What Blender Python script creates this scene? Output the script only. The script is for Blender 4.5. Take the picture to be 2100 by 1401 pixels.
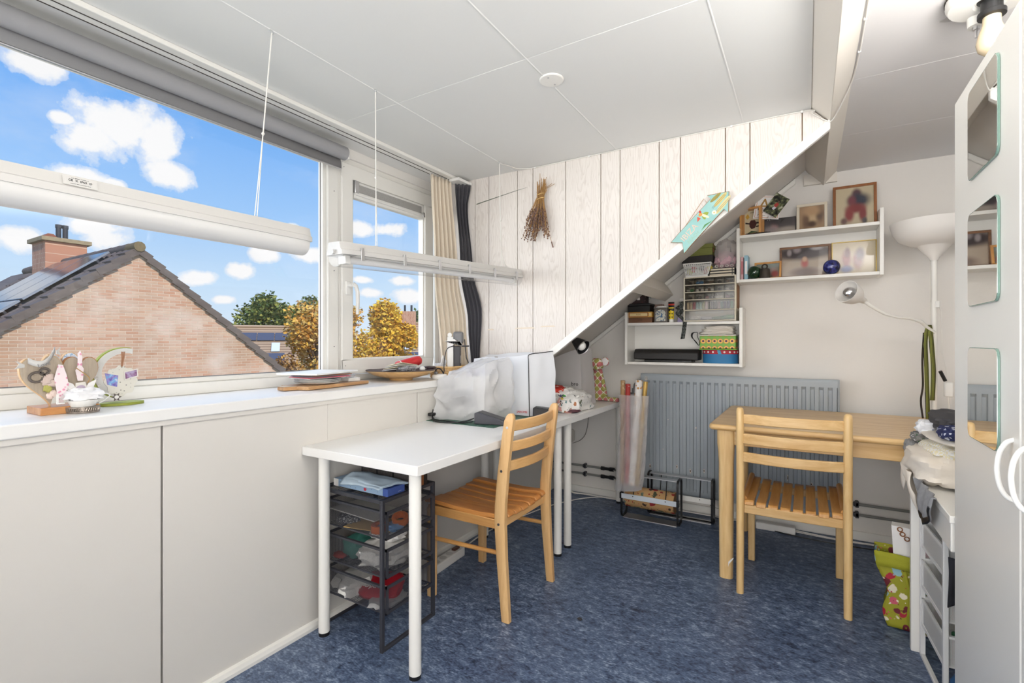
import bpy, bmesh, math, random
from mathutils import Vector, Matrix, Euler
random.seed(7)
R = math.radians
PI = math.pi
scene = bpy.context.scene
for o in list(bpy.data.objects): bpy.data.objects.remove(o)
COL = scene.collection

# ------------------------------------------------------------------ camera
cd = bpy.data.cameras.new('camera'); cam = bpy.data.objects.new('camera', cd); COL.objects.link(cam)
cam.location = (0, 0, 1.145); cam.rotation_euler = (R(90), 0, R(31.2))
cd.sensor_width = 36; cd.lens = 36*1000/2100; cd.clip_start = .02; cd.clip_end = 400
scene.camera = cam
scene.view_settings.view_transform = 'Standard'; scene.view_settings.look = 'None'
scene.view_settings.gamma = 1; scene.view_settings.use_curve_mapping = False
scene.view_settings.exposure = 0.0

# ------------------------------------------------------------------ node helpers
class NT:
    def __init__(s, tree): s.t = tree; s.t.nodes.clear()
    def n(s, typ, **kw):
        nd = s.t.nodes.new(typ)
        for k, v in kw.items():
            if k.startswith('i_'):
                key = k[2:]
                key = int(key) if key.isdigit() else key.replace('_', ' ')
                sock = nd.inputs[key]
                if isinstance(v, bpy.types.NodeSocket): s.t.links.new(v, sock)
                else: sock.default_value = v
            else: setattr(nd, k, v)
        return nd
    def link(s, a, b): s.t.links.new(a, b)
    def math(s, op, a, b=0.0, c=0.0, clamp=False):
        nd = s.t.nodes.new('ShaderNodeMath'); nd.operation = op; nd.use_clamp = clamp
        for i, v in enumerate((a, b, c)):
            if isinstance(v, bpy.types.NodeSocket): s.t.links.new(v, nd.inputs[i])
            else: nd.inputs[i].default_value = v
        return nd.outputs[0]
    def vmath(s, op, a, b=(0, 0, 0)):
        nd = s.t.nodes.new('ShaderNodeVectorMath'); nd.operation = op
        for i, v in enumerate((a, b)):
            if isinstance(v, bpy.types.NodeSocket): s.t.links.new(v, nd.inputs[i])
            else: nd.inputs[i].default_value = v
        return nd.outputs['Value'] if op in ('DOT_PRODUCT', 'LENGTH', 'DISTANCE') else nd.outputs['Vector']
    def ramp(s, fac, stops, interp='LINEAR'):
        nd = s.t.nodes.new('ShaderNodeValToRGB'); nd.color_ramp.interpolation = interp
        els = nd.color_ramp.elements
        while len(els) < len(stops): els.new(0.5)
        for e, (p, c) in zip(els, stops):
            e.position = p; e.color = (c[0], c[1], c[2], 1) if not isinstance(c, (int, float)) else (c, c, c, 1)
        s.t.links.new(fac, nd.inputs[0]); return nd.outputs[0]
    def mix(s, fac, a, b, blend='MIX'):
        nd = s.t.nodes.new('ShaderNodeMix'); nd.data_type = 'RGBA'; nd.blend_type = blend
        for sock, v in ((nd.inputs[0], fac), (nd.inputs[6], a), (nd.inputs[7], b)):
            if isinstance(v, bpy.types.NodeSocket): s.t.links.new(v, sock)
            elif isinstance(v, (int, float)): sock.default_value = v
            else: sock.default_value = (v[0], v[1], v[2], 1)
        return nd.outputs[2]

def hexc(r, g, b):                      # sRGB 0..255 -> linear
    f = lambda c: (c/255/12.92) if c/255 <= .04045 else ((c/255+.055)/1.055)**2.4
    return (f(r), f(g), f(b))

# ------------------------------------------------------------------ sky
W = bpy.data.worlds.new('sky'); scene.world = W; W.use_nodes = True
q = NT(W.node_tree)
gen = q.n('ShaderNodeTexCoord').outputs['Generated']
dirv = q.vmath('NORMALIZE', gen)
sep = q.n('ShaderNodeSeparateXYZ', i_0=dirv)
sky = q.ramp(q.math('MAXIMUM', sep.outputs[2], 0), [(0, hexc(222, 238, 253)), (.10, hexc(202, 229, 254)), (.22, hexc(160, 205, 254)), (.42, hexc(104, 172, 250)), (1, hexc(66, 130, 230))])
def pix_dir(u, v):
    al = R(31.2); r = (u-1050)/1000
    return Vector((r*math.cos(al)-math.sin(al), r*math.sin(al)+math.cos(al), (700.5-v)/1000)).normalized()
cl = None
for u, v, ru, rv in [(258, 258, 92, 42), (185, 290, 60, 38), (320, 285, 48, 42), (350, 358, 44, 26), (128, 243, 26, 12), (65, 128, 52, 26), (160, 366, 48, 24), (190, 466, 60, 20), (215, 492, 48, 24),
                     (38, 490, 48, 22), (410, 570, 34, 14), (494, 556, 28, 14), (630, 522, 40, 14), (545, 522, 30, 14), (740, 472, 32, 17), (795, 472, 32, 14), (745, 574, 26, 7), (828, 576, 28, 8),
                     (758, 600, 20, 9), (845, 608, 30, 13), (600, 470, 14, 8), (235, 380, 22, 10), (455, 615, 22, 8), (1400, 300, 120, 50), (-250, 300, 130, 55), (-500, 420, 160, 50), (2300, 360, 200, 60), (-900, 250, 200, 70)]:
    c = pix_dir(u, v); k = 1/math.sqrt(1+((u-1050)/1000)**2+((700.5-v)/1000)**2)
    t1 = Vector((0, 0, 1)).cross(c).normalized()*-1; t2 = t1.cross(c)
    sc = math.sqrt(1+((u-1050)/1000)**2)
    ra = ru/1000*k/sc; rb = rv/1000*k
    d = q.n('ShaderNodeCombineXYZ', i_0=q.vmath('DOT_PRODUCT', dirv, t1/ra), i_1=q.vmath('DOT_PRODUCT', dirv, t2/rb))
    val = q.math('SUBTRACT', 1.0, q.vmath('LENGTH', d.outputs[0]))
    cl = val if cl is None else q.math('MAXIMUM', cl, val)
nz = q.n('ShaderNodeTexNoise', i_Vector=dirv, i_Scale=17.0, i_Detail=8.0, i_Roughness=.62)
thin = q.n('ShaderNodeTexNoise', i_Vector=q.vmath('MULTIPLY', dirv, (1, 1, 2.4)), i_Scale=5.0, i_Detail=6.0, i_Roughness=.6)
dens = q.math('ADD', cl, q.math('MULTIPLY', q.math('SUBTRACT', nz.outputs[0], .5), 2.6))
dens = q.math('ADD', dens, .34)
cov = q.ramp(dens, [(.0, 0.0), (.22, .55), (.55, 1.0)], 'EASE')
veil = q.math('MULTIPLY', q.ramp(thin.outputs[0], [(.5, 0.0), (.8, 1.0)]), .35)
cov = q.math('MAXIMUM', cov, veil)
csh = q.ramp(dens, [(0, hexc(228, 238, 252)), (.7, hexc(254, 254, 255))])
skyc = q.mix(cov, sky, csh)
bg = q.n('ShaderNodeBackground', i_Color=skyc, i_Strength=1.0)
q.link(bg.outputs[0], q.n('ShaderNodeOutputWorld').inputs[0])

# ------------------------------------------------------------------ lights
def area(name, loc, target, sx, sy, power, col):
    l = bpy.data.lights.new(name, 'AREA'); l.shape = 'RECTANGLE'; l.size = sx; l.size_y = sy; l.energy = power; l.color = col
    o = bpy.data.objects.new(name, l); COL.objects.link(o); o.location = loc
    o.rotation_euler = (Vector(target)-Vector(loc)).to_track_quat('-Z', 'Y').to_euler(); return o
sun = bpy.data.lights.new('sun', 'SUN'); sun.energy = 3.3; sun.angle = R(2); sun.color = (1, .93, .82)
so = bpy.data.objects.new('sun', sun); COL.objects.link(so); so.rotation_euler = Vector((-.78, .22, -.58)).to_track_quat('-Z', 'Y').to_euler()
area('daylight_fill_front', (-5.2, 1.4, 6.2), (-.6, 1.6, .5), 5.5, 3.2, 260, (.95, .98, 1))  # added area light outside, above the view, strengthening the window's daylight
area('daylight_fill_side', (-6.6, -3.8, 1.1), (.2, 1.7, 1.6), 4.5, 3.0, 370, (.97, .985, 1))  # added softbox outside to the left, pushes low light in through the window
area('fill_rear', (-1.1, -1.9, 1.15), (.55, 1.9, .9), 1.6, 1.8, 33, (1, .975, .95))  # added fill behind the camera, brightens the wardrobe front
area('fill_bounce', (.95, -.6, 1.0), (.75, -.2, 2.1), 1.6, 1.4, 30, (1, .975, .95))  # added upward fill behind the camera, for soft light off the ceiling
area('fill_ceiling', (.45, -.4, 1.1), (.75, 2.3, 2.14), 1.0, .8, 36, (1, .975, .955))  # added fill aimed forward and up, lifts the ceilings and back wall
area('fill_wardrobe_top', (.64, .95, 1.83), (.64, 1.07, 2.83), .46, .8, 36, (1, .98, .96))  # unseen fill added over the wardrobe to brighten the right-hand ceiling

# ------------------------------------------------------------------ mesh builder
class MB:
    def __init__(s): s.v = []; s.f = []; s.xf = None
    def add(s, vs, fs, m=None):
        k = len(s.v)
        for p in vs:
            p = Vector(p)
            s.v.append(m @ p if m else p)
        s.f += [tuple(i+k for i in f) for f in fs]; return s
    def box(s, x0, y0, z0, x1, y1, z1, m=None):
        x0, x1 = min(x0, x1), max(x0, x1); y0, y1 = min(y0, y1), max(y0, y1); z0, z1 = min(z0, z1), max(z0, z1)
        return s.add([(x0, y0, z0), (x1, y0, z0), (x1, y1, z0), (x0, y1, z0), (x0, y0, z1), (x1, y0, z1), (x1, y1, z1), (x0, y1, z1)],
                     [(0, 3, 2, 1), (4, 5, 6, 7), (0, 1, 5, 4), (1, 2, 6, 5), (2, 3, 7, 6), (3, 0, 4, 7)], m)
    def cbox(s, c, d, m=None):
        return s.box(c[0]-d[0]/2, c[1]-d[1]/2, c[2]-d[2]/2, c[0]+d[0]/2, c[1]+d[1]/2, c[2]+d[2]/2, m)
    def tube(s, pts, r, n=8, cap=True, closed=False, flat=1.0):
        pts = [Vector(p) for p in pts]; N = len(pts)
        rs = r if isinstance(r, (list, tuple)) else [r]*N
        k = len(s.v); up = None
        for i, p in enumerate(pts):
            a = pts[(i-1) % N] if (i > 0 or closed) else p
            b = pts[(i+1) % N] if (i < N-1 or closed) else p
            t = (b-a).normalized() if (b-a).length > 1e-9 else Vector((0, 0, 1))
            if up is None:
                up = Vector((0, 0, 1)) if abs(t.z) < .9 else Vector((1, 0, 0))
            sd = t.cross(up).normalized(); up = sd.cross(t).normalized()
            for j in range(n):
                an = 2*PI*j/n
                s.v.append(p+sd*(math.cos(an)*rs[i])+up*(math.sin(an)*rs[i]*flat))
        for i in range(N if closed else N-1):
            for j in range(n):
                a = k+i*n+j; b = k+i*n+(j+1) % n; c = k+((i+1) % N)*n+(j+1) % n; d = k+((i+1) % N)*n+j
                s.f.append((a, b, c, d))
        if cap and not closed:
            s.f.append(tuple(k+j for j in range(n))[::-1]); s.f.append(tuple(k+(N-1)*n+j for j in range(n)))
        return s
    def lathe(s, prof, c=(0, 0, 0), n=24, m=None, ax=1.0, ay=1.0, cap=True):
        k = len(s.v); c = Vector(c)
        for r, z in prof:
            for j in range(n):
                p = Vector((r*ax*math.cos(2*PI*j/n), r*ay*math.sin(2*PI*j/n), z))
                p = (m @ p if m else p)+c
                s.v.append(p)
        for i in range(len(prof)-1):
            for j in range(n):
                s.f.append((k+i*n+j, k+i*n+(j+1) % n, k+(i+1)*n+(j+1) % n, k+(i+1)*n+j))
        if cap:
            if prof[0][0] > 1e-4: s.f.append(tuple(k+j for j in range(n))[::-1])
            if prof[-1][0] > 1e-4: s.f.append(tuple(k+(len(prof)-1)*n+j for j in range(n)))
        return s
    def prism(s, poly, t0, t1, axis='y', m=None):
        # poly in the plane normal to axis: x -> (y,z), y -> (x,z), z -> (x,y)
        P = {'x': lambda a, b, t: (t, a, b), 'y': lambda a, b, t: (a, t, b), 'z': lambda a, b, t: (a, b, t)}[axis]
        n = len(poly); area_ = sum(poly[i][0]*poly[(i+1) % n][1]-poly[(i+1) % n][0]*poly[i][1] for i in range(n))
        vs = [P(a, b, t0) for a, b in poly]+[P(a, b, t1) for a, b in poly]
        fl = (area_ > 0) ^ (axis == 'y') ^ (t1 < t0)
        fs = [tuple(range(n))[::-1], tuple(range(n, 2*n))]+[(i, (i+1) % n, n+(i+1) % n, n+i) for i in range(n)]
        if not fl: fs = [f[::-1] for f in fs]
        return s.add(vs, fs, m)
    def grid(s, nx, ny, fn, close=False, m=None):
        k = len(s.v)
        for j in range(ny+1):
            for i in range(nx+1):
                p = Vector(fn(i/nx, j/ny)); s.v.append(m @ p if m else p)
        for j in range(ny):
            for i in range(nx):
                a = k+j*(nx+1)+i; s.f.append((a, a+1, a+nx+2, a+nx+1))
        return s
    def ball(s, c, r, n=16, h=10, sx=1, sy=1, sz=1, m=None):
        prof = [(r*math.sin(PI*i/h), -r*math.cos(PI*i/h)) for i in range(h+1)]
        mm = Matrix.Diagonal((sx, sy, sz)); mm = (m.to_3x3() @ mm) if m else mm
        return s.lathe(prof, c, n, mm, cap=False)
    def mesh(s, name, smooth=None):
        me = bpy.data.meshes.new(name); vs = [s.xf @ v for v in s.v] if s.xf else s.v
        me.from_pydata([tuple(v) for v in vs], [], s.f); me.update()
        bm = bmesh.new(); bm.from_mesh(me); bmesh.ops.remove_doubles(bm, verts=bm.verts, dist=1e-6)
        if not getattr(s, 'keep', False): bmesh.ops.recalc_face_normals(bm, faces=bm.faces)
        bm.to_mesh(me); bm.free()
        if smooth is not None:
            for p in me.polygons: p.use_smooth = True
            me.set_sharp_from_angle(angle=R(smooth))
        return me
    def build(s, name, mat, parent=None, smooth=None, bevel=0, solid=0, sub=0, label=None, seg=2):
        me = s.mesh(name, smooth if smooth is not None else (35 if bevel else None))
        return link(name, me, mat, parent, bevel, solid, sub, label, seg)
def wloc(o):
    v = Vector((0, 0, 0))
    while o: v += o.location; o = o.parent
    return v
def link(name, me, mat, parent=None, bevel=0, solid=0, sub=0, label=None, seg=2):
    o = bpy.data.objects.new(name, me); COL.objects.link(o)
    if mat is not None and not me.materials:
        for mm in (mat if isinstance(mat, (list, tuple)) else [mat]): me.materials.append(mm)
    if parent:
        o.parent = parent; me.transform(Matrix.Translation(-wloc(parent)))
    if solid:
        md = o.modifiers.new('thick', 'SOLIDIFY'); md.thickness = solid; md.offset = 0
    if bevel:
        md = o.modifiers.new('edge', 'BEVEL'); md.width = bevel; md.segments = seg; md.limit_method = 'ANGLE'; md.angle_limit = R(40)
    if sub:
        md = o.modifiers.new('soft', 'SUBSURF'); md.levels = sub; md.render_levels = sub
    if label: o['label'] = label
    return o
def tag(o, label, cat, group=None, kind=None):
    o['label'] = label; o['category'] = cat
    if group: o['group'] = group
    if kind: o['kind'] = kind
    return o
def struct(o, label=None, cat=None):
    o['kind'] = 'structure'
    if label: o['label'] = label
    if cat: o['category'] = cat
    return o
def thing(name, label, cat, loc=(0, 0, 0), group=None, kind=None):
    o = bpy.data.objects.new(name, None); COL.objects.link(o); o.location = loc; o.empty_display_size = .05
    return tag(o, label, cat, group, kind)
def text_mb(body, size, m, depth=.0004, font=None, align='CENTER'):
    cu = bpy.data.curves.new('lettering', 'FONT'); cu.body = body; cu.size = size; cu.extrude = depth; cu.align_x = align; cu.align_y = 'CENTER'
    cu.resolution_u = 2
    t = bpy.data.objects.new('lettering', cu); COL.objects.link(t)
    bpy.context.view_layer.update()
    dg = bpy.context.evaluated_depsgraph_get(); me = bpy.data.meshes.new_from_object(t.evaluated_get(dg))
    b = MB(); b.keep = True
    b.add([v.co for v in me.vertices], [tuple(p.vertices) for p in me.polygons], m)
    bpy.data.objects.remove(t); bpy.data.curves.remove(cu); bpy.data.meshes.remove(me)
    return b
def frame_m(o, x, y):                    # matrix: local x,y along given directions at origin o
    x = Vector(x).normalized(); y = Vector(y); y = (y-x*y.dot(x)).normalized(); z = x.cross(y)
    return Matrix(((x.x, y.x, z.x, o[0]), (x.y, y.y, z.y, o[1]), (x.z, y.z, z.z, o[2]), (0, 0, 0, 1)))

# ------------------------------------------------------------------ materials
MATS = {}
def mat(name, col, rough=.5, metal=0.0, var=0.0, vscale=8.0, bump=0.0, bscale=60.0, spec=.5, sheen=0.0, trans=0.0, alpha=1.0, stretch=(1, 1, 1), coat=0.0, rnd=0.0):
    if name in MATS: return MATS[name]
    m = bpy.data.materials.new(name); m.use_nodes = True; q = NT(m.node_tree); MATS[name] = m
    out = q.n('ShaderNodeOutputMaterial'); b = q.n('ShaderNodeBsdfPrincipled')
    b.inputs['Roughness'].default_value = rough; b.inputs['Metallic'].default_value = metal
    b.inputs['Specular IOR Level'].default_value = spec; b.inputs['Sheen Weight'].default_value = sheen
    b.inputs['Transmission Weight'].default_value = trans; b.inputs['Alpha'].default_value = alpha; b.inputs['Coat Weight'].default_value = coat
    co = q.n('ShaderNodeTexCoord').outputs['Object']
    if stretch != (1, 1, 1): co = q.vmath('MULTIPLY', co, stretch)
    c = (col[0], col[1], col[2], 1); csock = None
    if var:
        nz = q.n('ShaderNodeTexNoise', i_Vector=co, i_Scale=vscale, i_Detail=5.0, i_Roughness=.6)
        csock = q.mix(q.math('MULTIPLY', q.math('SUBTRACT', nz.outputs[0], .25), 1.7, clamp=True), [x*(1-var) for x in col], [min(1, x*(1+var)) for x in col])
    if rnd:
        oi = q.n('ShaderNodeObjectInfo').outputs['Random']
        hs = q.n('ShaderNodeHueSaturation', i_Color=csock if csock else c, i_Value=q.math('ADD', 1-rnd, q.math('MULTIPLY', oi, 2*rnd)), i_Hue=q.math('ADD', .5-rnd*.03, q.math('MULTIPLY', oi, rnd*.06)))
        csock = hs.outputs[0]
    if csock: q.link(csock, b.inputs['Base Color'])
    else: b.inputs['Base Color'].default_value = c
    if bump:
        bn = q.n('ShaderNodeTexNoise', i_Vector=co, i_Scale=bscale, i_Detail=4.0)
        bp = q.n('ShaderNodeBump', i_Strength=bump, i_Distance=.004, i_Height=bn.outputs[0]); q.link(bp.outputs[0], b.inputs['Normal'])
    q.link(b.outputs[0], out.inputs[0]); return m
def glassmat(name, tint=(1, 1, 1), gloss=.06, rough=.02, tfac=1.0):
    m = bpy.data.materials.new(name); m.use_nodes = True; q = NT(m.node_tree); MATS[name] = m
    tr = q.n('ShaderNodeBsdfTransparent', i_Color=(tint[0], tint[1], tint[2], 1)); gl = q.n('ShaderNodeBsdfGlossy', i_Roughness=rough)
    ge = q.n('ShaderNodeNewGeometry'); c = q.math('ABSOLUTE', q.vmath('DOT_PRODUCT', ge.outputs['Incoming'], ge.outputs['Normal']))
    fr = q.math('ADD', gloss*.5, q.math('MULTIPLY', q.math('POWER', q.math('SUBTRACT', 1.0, c), 5.0), .8))     # Schlick reflection at each face
    mx = q.n('ShaderNodeMixShader', i_0=fr, i_1=tr.outputs[0], i_2=gl.outputs[0])
    q.link(mx.outputs[0], q.n('ShaderNodeOutputMaterial').inputs[0]); return m
def film(name, col, opac, rough=.35, var=0.0):    # thin cloudy plastic: partly see-through
    m = bpy.data.materials.new(name); m.use_nodes = True; q = NT(m.node_tree); MATS[name] = m
    tr = q.n('ShaderNodeBsdfTransparent'); pr = q.n('ShaderNodeBsdfPrincipled', i_Roughness=rough); pr.inputs['Base Color'].default_value = (*col, 1)
    tl = q.n('ShaderNodeBsdfTranslucent'); tl.inputs[0].default_value = (*col, 1)
    a = q.n('ShaderNodeMixShader', i_0=.35, i_1=pr.outputs[0], i_2=tl.outputs[0])
    fac = opac
    if var:
        nz = q.n('ShaderNodeTexNoise', i_Vector=q.n('ShaderNodeTexCoord').outputs['Object'], i_Scale=9.0, i_Detail=4.0)
        fac = q.math('ADD', opac-var, q.math('MULTIPLY', nz.outputs[0], 2*var), clamp=True)
    mx = q.n('ShaderNodeMixShader', i_0=fac, i_1=tr.outputs[0], i_2=a.outputs[0])
    q.link(mx.outputs[0], q.n('ShaderNodeOutputMaterial').inputs[0]); return m
def wood(name, c0, c1, axis='x', scale=1.0, rough=.35, coat=.25, rnd=.05):
    m = bpy.data.materials.new(name); m.use_nodes = True; q = NT(m.node_tree); MATS[name] = m
    b = q.n('ShaderNodeBsdfPrincipled', i_Roughness=rough); b.inputs['Coat Weight'].default_value = coat; b.inputs['Coat Roughness'].default_value = .25
    co = q.n('ShaderNodeTexCoord').outputs['Object']
    st = {'x': (1.2, 14, 14), 'y': (14, 1.2, 14), 'z': (14, 14, 1.2)}[axis]
    v = q.vmath('MULTIPLY', co, tuple(t*scale for t in st))
    n1 = q.n('ShaderNodeTexNoise', i_Vector=v, i_Scale=2.2, i_Detail=6.0, i_Roughness=.65, i_Distortion=.6)
    n2 = q.n('ShaderNodeTexNoise', i_Vector=co, i_Scale=3.0, i_Detail=2.0)
    col = q.mix(q.math('MULTIPLY', q.math('SUBTRACT', n1.outputs[0], .28), 2.2, clamp=True), c0, c1)
    oi = q.n('ShaderNodeObjectInfo').outputs['Random']
    hs = q.n('ShaderNodeHueSaturation', i_Color=col, i_Value=q.math('ADD', q.math('ADD', 1-rnd+.03, q.math('MULTIPLY', oi, 2*rnd)), q.math('MULTIPLY', n2.outputs[0], .12)))
    q.link(hs.outputs[0], b.inputs['Base Color'])
    bp = q.n('ShaderNodeBump', i_Strength=.08, i_Distance=.002, i_Height=n1.outputs[0]); q.link(bp.outputs[0], b.inputs['Normal'])
    q.link(b.outputs[0], q.n('ShaderNodeOutputMaterial').inputs[0]); return m
def patmat(name, fn, rough=.6, spec=.4, coat=0.0):          # material whose colour comes from a node-building function fn(q, object_coords)
    m = bpy.data.materials.new(name); m.use_nodes = True; q = NT(m.node_tree); MATS[name] = m
    b = q.n('ShaderNodeBsdfPrincipled', i_Roughness=rough); b.inputs['Specular IOR Level'].default_value = spec; b.inputs['Coat Weight'].default_value = coat
    q.link(fn(q, q.n('ShaderNodeTexCoord').outputs['Object']), b.inputs['Base Color'])
    q.link(b.outputs[0], q.n('ShaderNodeOutputMaterial').inputs[0]); return m

M_white = mat('white_paint', hexc(236, 233, 227), .45, bump=.03, bscale=40)
M_gloss = mat('white_gloss_paint', hexc(240, 238, 232), .3)
M_panel = mat('white_panel', hexc(222, 218, 211), .42, var=.012, vscale=1.5)
M_ceil = mat('ceiling_paint', hexc(232, 232, 229), .7, bump=.03, bscale=90)
M_ceil2 = mat('grey_ceiling_board', hexc(230, 228, 227), .7, bump=.02, bscale=60)
M_wall = mat('wall_plaster', hexc(231, 227, 221), .75, bump=.12, bscale=70, var=.012, vscale=3)
M_desk = mat('white_laminate', hexc(240, 239, 236), .32)
M_black = mat('black_plastic', hexc(26, 26, 27), .4)
M_dgrey = mat('dark_grey_plastic', hexc(62, 62, 66), .45)
M_grey = mat('grey_plastic', hexc(122, 122, 124), .4)
M_wplas = mat('white_plastic', hexc(238, 237, 233), .35)
M_cream = mat('cream_plastic', hexc(225, 218, 198), .45)
M_chrome = mat('bright_metal', (.75, .75, .76), .22, 1.0)
M_alu = mat('brushed_aluminium', (.62, .62, .63), .38, 1.0)
M_gap = mat('dark_gap', hexc(70, 64, 58), .9)
M_paper = mat('white_paper', hexc(243, 241, 238), .7)
M_cord_w = mat('white_cord', hexc(232, 229, 222), .5)
M_clear = glassmat('clear_glass')
M_cplas = glassmat('clear_plastic', (.93, .95, .96), .09, .12)
M_mirror = mat('mirror_glass', (.9, .91, .9), .015, 1.0)
# ================================================================== STRUCTURE
CE = 2.144                               # ceiling height
def fl_fn(q, co):
    n0 = q.n('ShaderNodeTexNoise', i_Vector=q.vmath('MULTIPLY', co, (1, 1.6, 1)), i_Scale=22.0, i_Detail=8.0, i_Roughness=.72, i_Distortion=.4)
    n1 = q.n('ShaderNodeTexNoise', i_Vector=co, i_Scale=4.0, i_Detail=4.0)
    n2 = q.n('ShaderNodeTexNoise', i_Vector=q.vmath('MULTIPLY', co, (1, 2.2, 1)), i_Scale=75.0, i_Detail=4.0)
    f = q.math('ADD', q.math('ADD', q.math('MULTIPLY', n0.outputs[0], .9), q.math('MULTIPLY', n1.outputs[0], .25)), q.math('MULTIPLY', n2.outputs[0], .5))
    return q.ramp(f, [(.54, hexc(28, 34, 48)), (.68, hexc(56, 68, 92)), (.80, hexc(80, 96, 124)), (.90, hexc(104, 120, 146)), (1.0, hexc(142, 158, 182))])
M_floor = patmat('blue_marbled_linoleum', fl_fn, .42, .4)
struct(MB().box(-1.75, -2.2, -.1, 2.35, 3.5, 0).build('floor', M_floor), 'blue marbled linoleum floor', 'floor')

wl = struct(MB().box(-2.2, -2.25, -.1, -1.712, 3.5, .9).build('wall_left', M_gap), 'low white panelled wall under the window', 'wall')
for y0, y1, g in ((-2.25, .719, 0), (.7255, 1.3245, 0), (1.3255, 1.862, 0), (1.868, 3.46, 0)):
    MB().box(-1.722, y0, 0, -1.69, y1, .897).build('wall_panel', M_panel, wl, bevel=.0012)
struct(MB().prism([(-1.69, 0), (-1.672, 0), (-1.672, .012), (-1.678, .026), (-1.69, .03)], -2.2, 2.9, 'y').build('baseboard_left', M_gloss), 'thin white skirting strip along the panelled wall', 'skirting')
sill = struct(MB().box(-2.04, -2.2, .903, -1.675, 2.458, .94).build('trim_1', M_desk, bevel=.004), 'wide white windowsill board', 'windowsill')
struct(MB().box(-1.69, -2.2, .888, -1.682, 2.455, .903).build('trim_2', M_panel), 'narrow strip under the windowsill', 'trim')

# window wall: parapet, head, end pier
wo = struct(MB().box(-2.2, -2.25, .9, -2.1, 3.5, .94).box(-2.2, -2.25, 2.095, -2.03, 2.55, 2.35).box(-2.2, -2.25, .9, -2.03, -1.25, 2.3).build('wall_window', M_white), 'white window wall above the sill', 'wall')
# window 1: large fixed light
def frame_box(y0, y1, z0, z1, w, x0, x1):
    b = MB(); b.box(x0, y0, z0, x1, y1, z0+w).box(x0, y0, z1-w, x1, y1, z1).box(x0, y0, z0+w, x1, y0+w, z1-w).box(x0, y1-w, z0+w, x1, y1, z1-w); return b
w1 = struct(thing('window_1', 'large fixed window with white frame looking onto the brick gable', 'window', (-2.06, -1.25, .94)))
MB().box(-2.10, -1.25, .94, -2.035, 1.66, .985).box(-2.10, -1.25, 2.06, -2.035, 1.66, 2.098).box(-2.10, -1.25, .985, -2.035, -1.17, 2.06).box(-2.10, 1.597, .985, -2.035, 1.66, 2.06).build('window_frame', M_gloss, w1, bevel=.003)
frame_box(-1.17, 1.597, .985, 2.06, .019, -2.085, -2.05).build('glazing_bead', M_gloss, w1, bevel=.003)
MB().box(-2.075, -1.16, .995, -2.069, 1.586, 2.05).build('pane', M_clear, w1)
MB().box(-2.0675, -1.15, 1.0, -2.066, 1.58, 1.0075).box(-2.0675, 1.574, 1.0, -2.066, 1.58, 2.04).build('glazing_seal', M_grey, w1)
# window 2: opening casement
w2 = struct(thing('window_2', 'narrow opening window with white frame, handle and vent grille', 'window', (-2.06, 1.66, .94)))
frame_box(1.6605, 2.455, .94, 2.098, .03, -2.10, -2.045).build('window_frame', M_gloss, w2, bevel=.003)
sash = frame_box(1.678, 2.385, .975, 2.066, .072, -2.09, -2.03).build('sash', M_gloss, w2, bevel=.004)
frame_box(1.748, 2.317, 1.045, 1.997, .012, -2.08, -2.042).build('glazing_bead', M_gloss, sash, bevel=.002)
MB().box(-2.072, 1.755, 1.05, -2.066, 2.31, 1.99).build('pane', M_clear, w2)
g = MB().box(-2.07, 1.762, 1.90, -2.035, 2.305, 1.99).build('vent_grille', M_wplas, w2, bevel=.004)
M_mesh_g = patmat('fine_grey_mesh', lambda q, co: q.mix(q.ramp(q.n('ShaderNodeTexChecker', i_Vector=co, i_Scale=420.0).outputs[1], [(0, 0.0), (1, 1.0)]), hexc(110, 110, 110), hexc(205, 203, 198)))
MB().box(-2.036, 1.79, 1.935, -2.032, 2.28, 1.975).build('grille_mesh', M_mesh_g, g)
MB().box(-2.034, 1.762, 1.915, -2.026, 2.305, 1.925).build('grille_lip', M_wplas, g)
MB().box(-2.04, 1.757, 1.925, -2.022, 1.785, 1.99).box(-2.03, 2.282, 1.912, -2.02, 2.3, 1.94).build('end_cap', M_alu, g, bevel=.003)
h = MB().box(-2.032, 1.698, 1.385, -2.02, 1.728, 1.455).build('handle_plate', M_wplas, w2, bevel=.003)
MB().tube([(-2.022, 1.713, 1.435), (-1.985, 1.713, 1.435)], .010, 10).build('handle_neck', M_wplas, h, smooth=40)
MB().tube([(-1.985, 1.711, 1.44), (-1.982, 1.725, 1.43), (-1.982, 1.737, 1.40), (-1.984, 1.740, 1.34), (-1.987, 1.740, 1.285)], [.011, .011, .0105, .010, .008], 10).build('handle_lever', M_wplas, h, smooth=50)
for y in (1.70, 1.70): pass
sc = MB()
for (y, z) in ((1.63, 1.12), (1.63, 1.5), (1.63, 1.9), (1.70, 1.02), (1.69, 2.04)): sc.tube([(-2.031, y, z), (-2.0285, y, z)], .0022, 6)
sc.build('screw', M_dgrey, w2)

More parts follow.
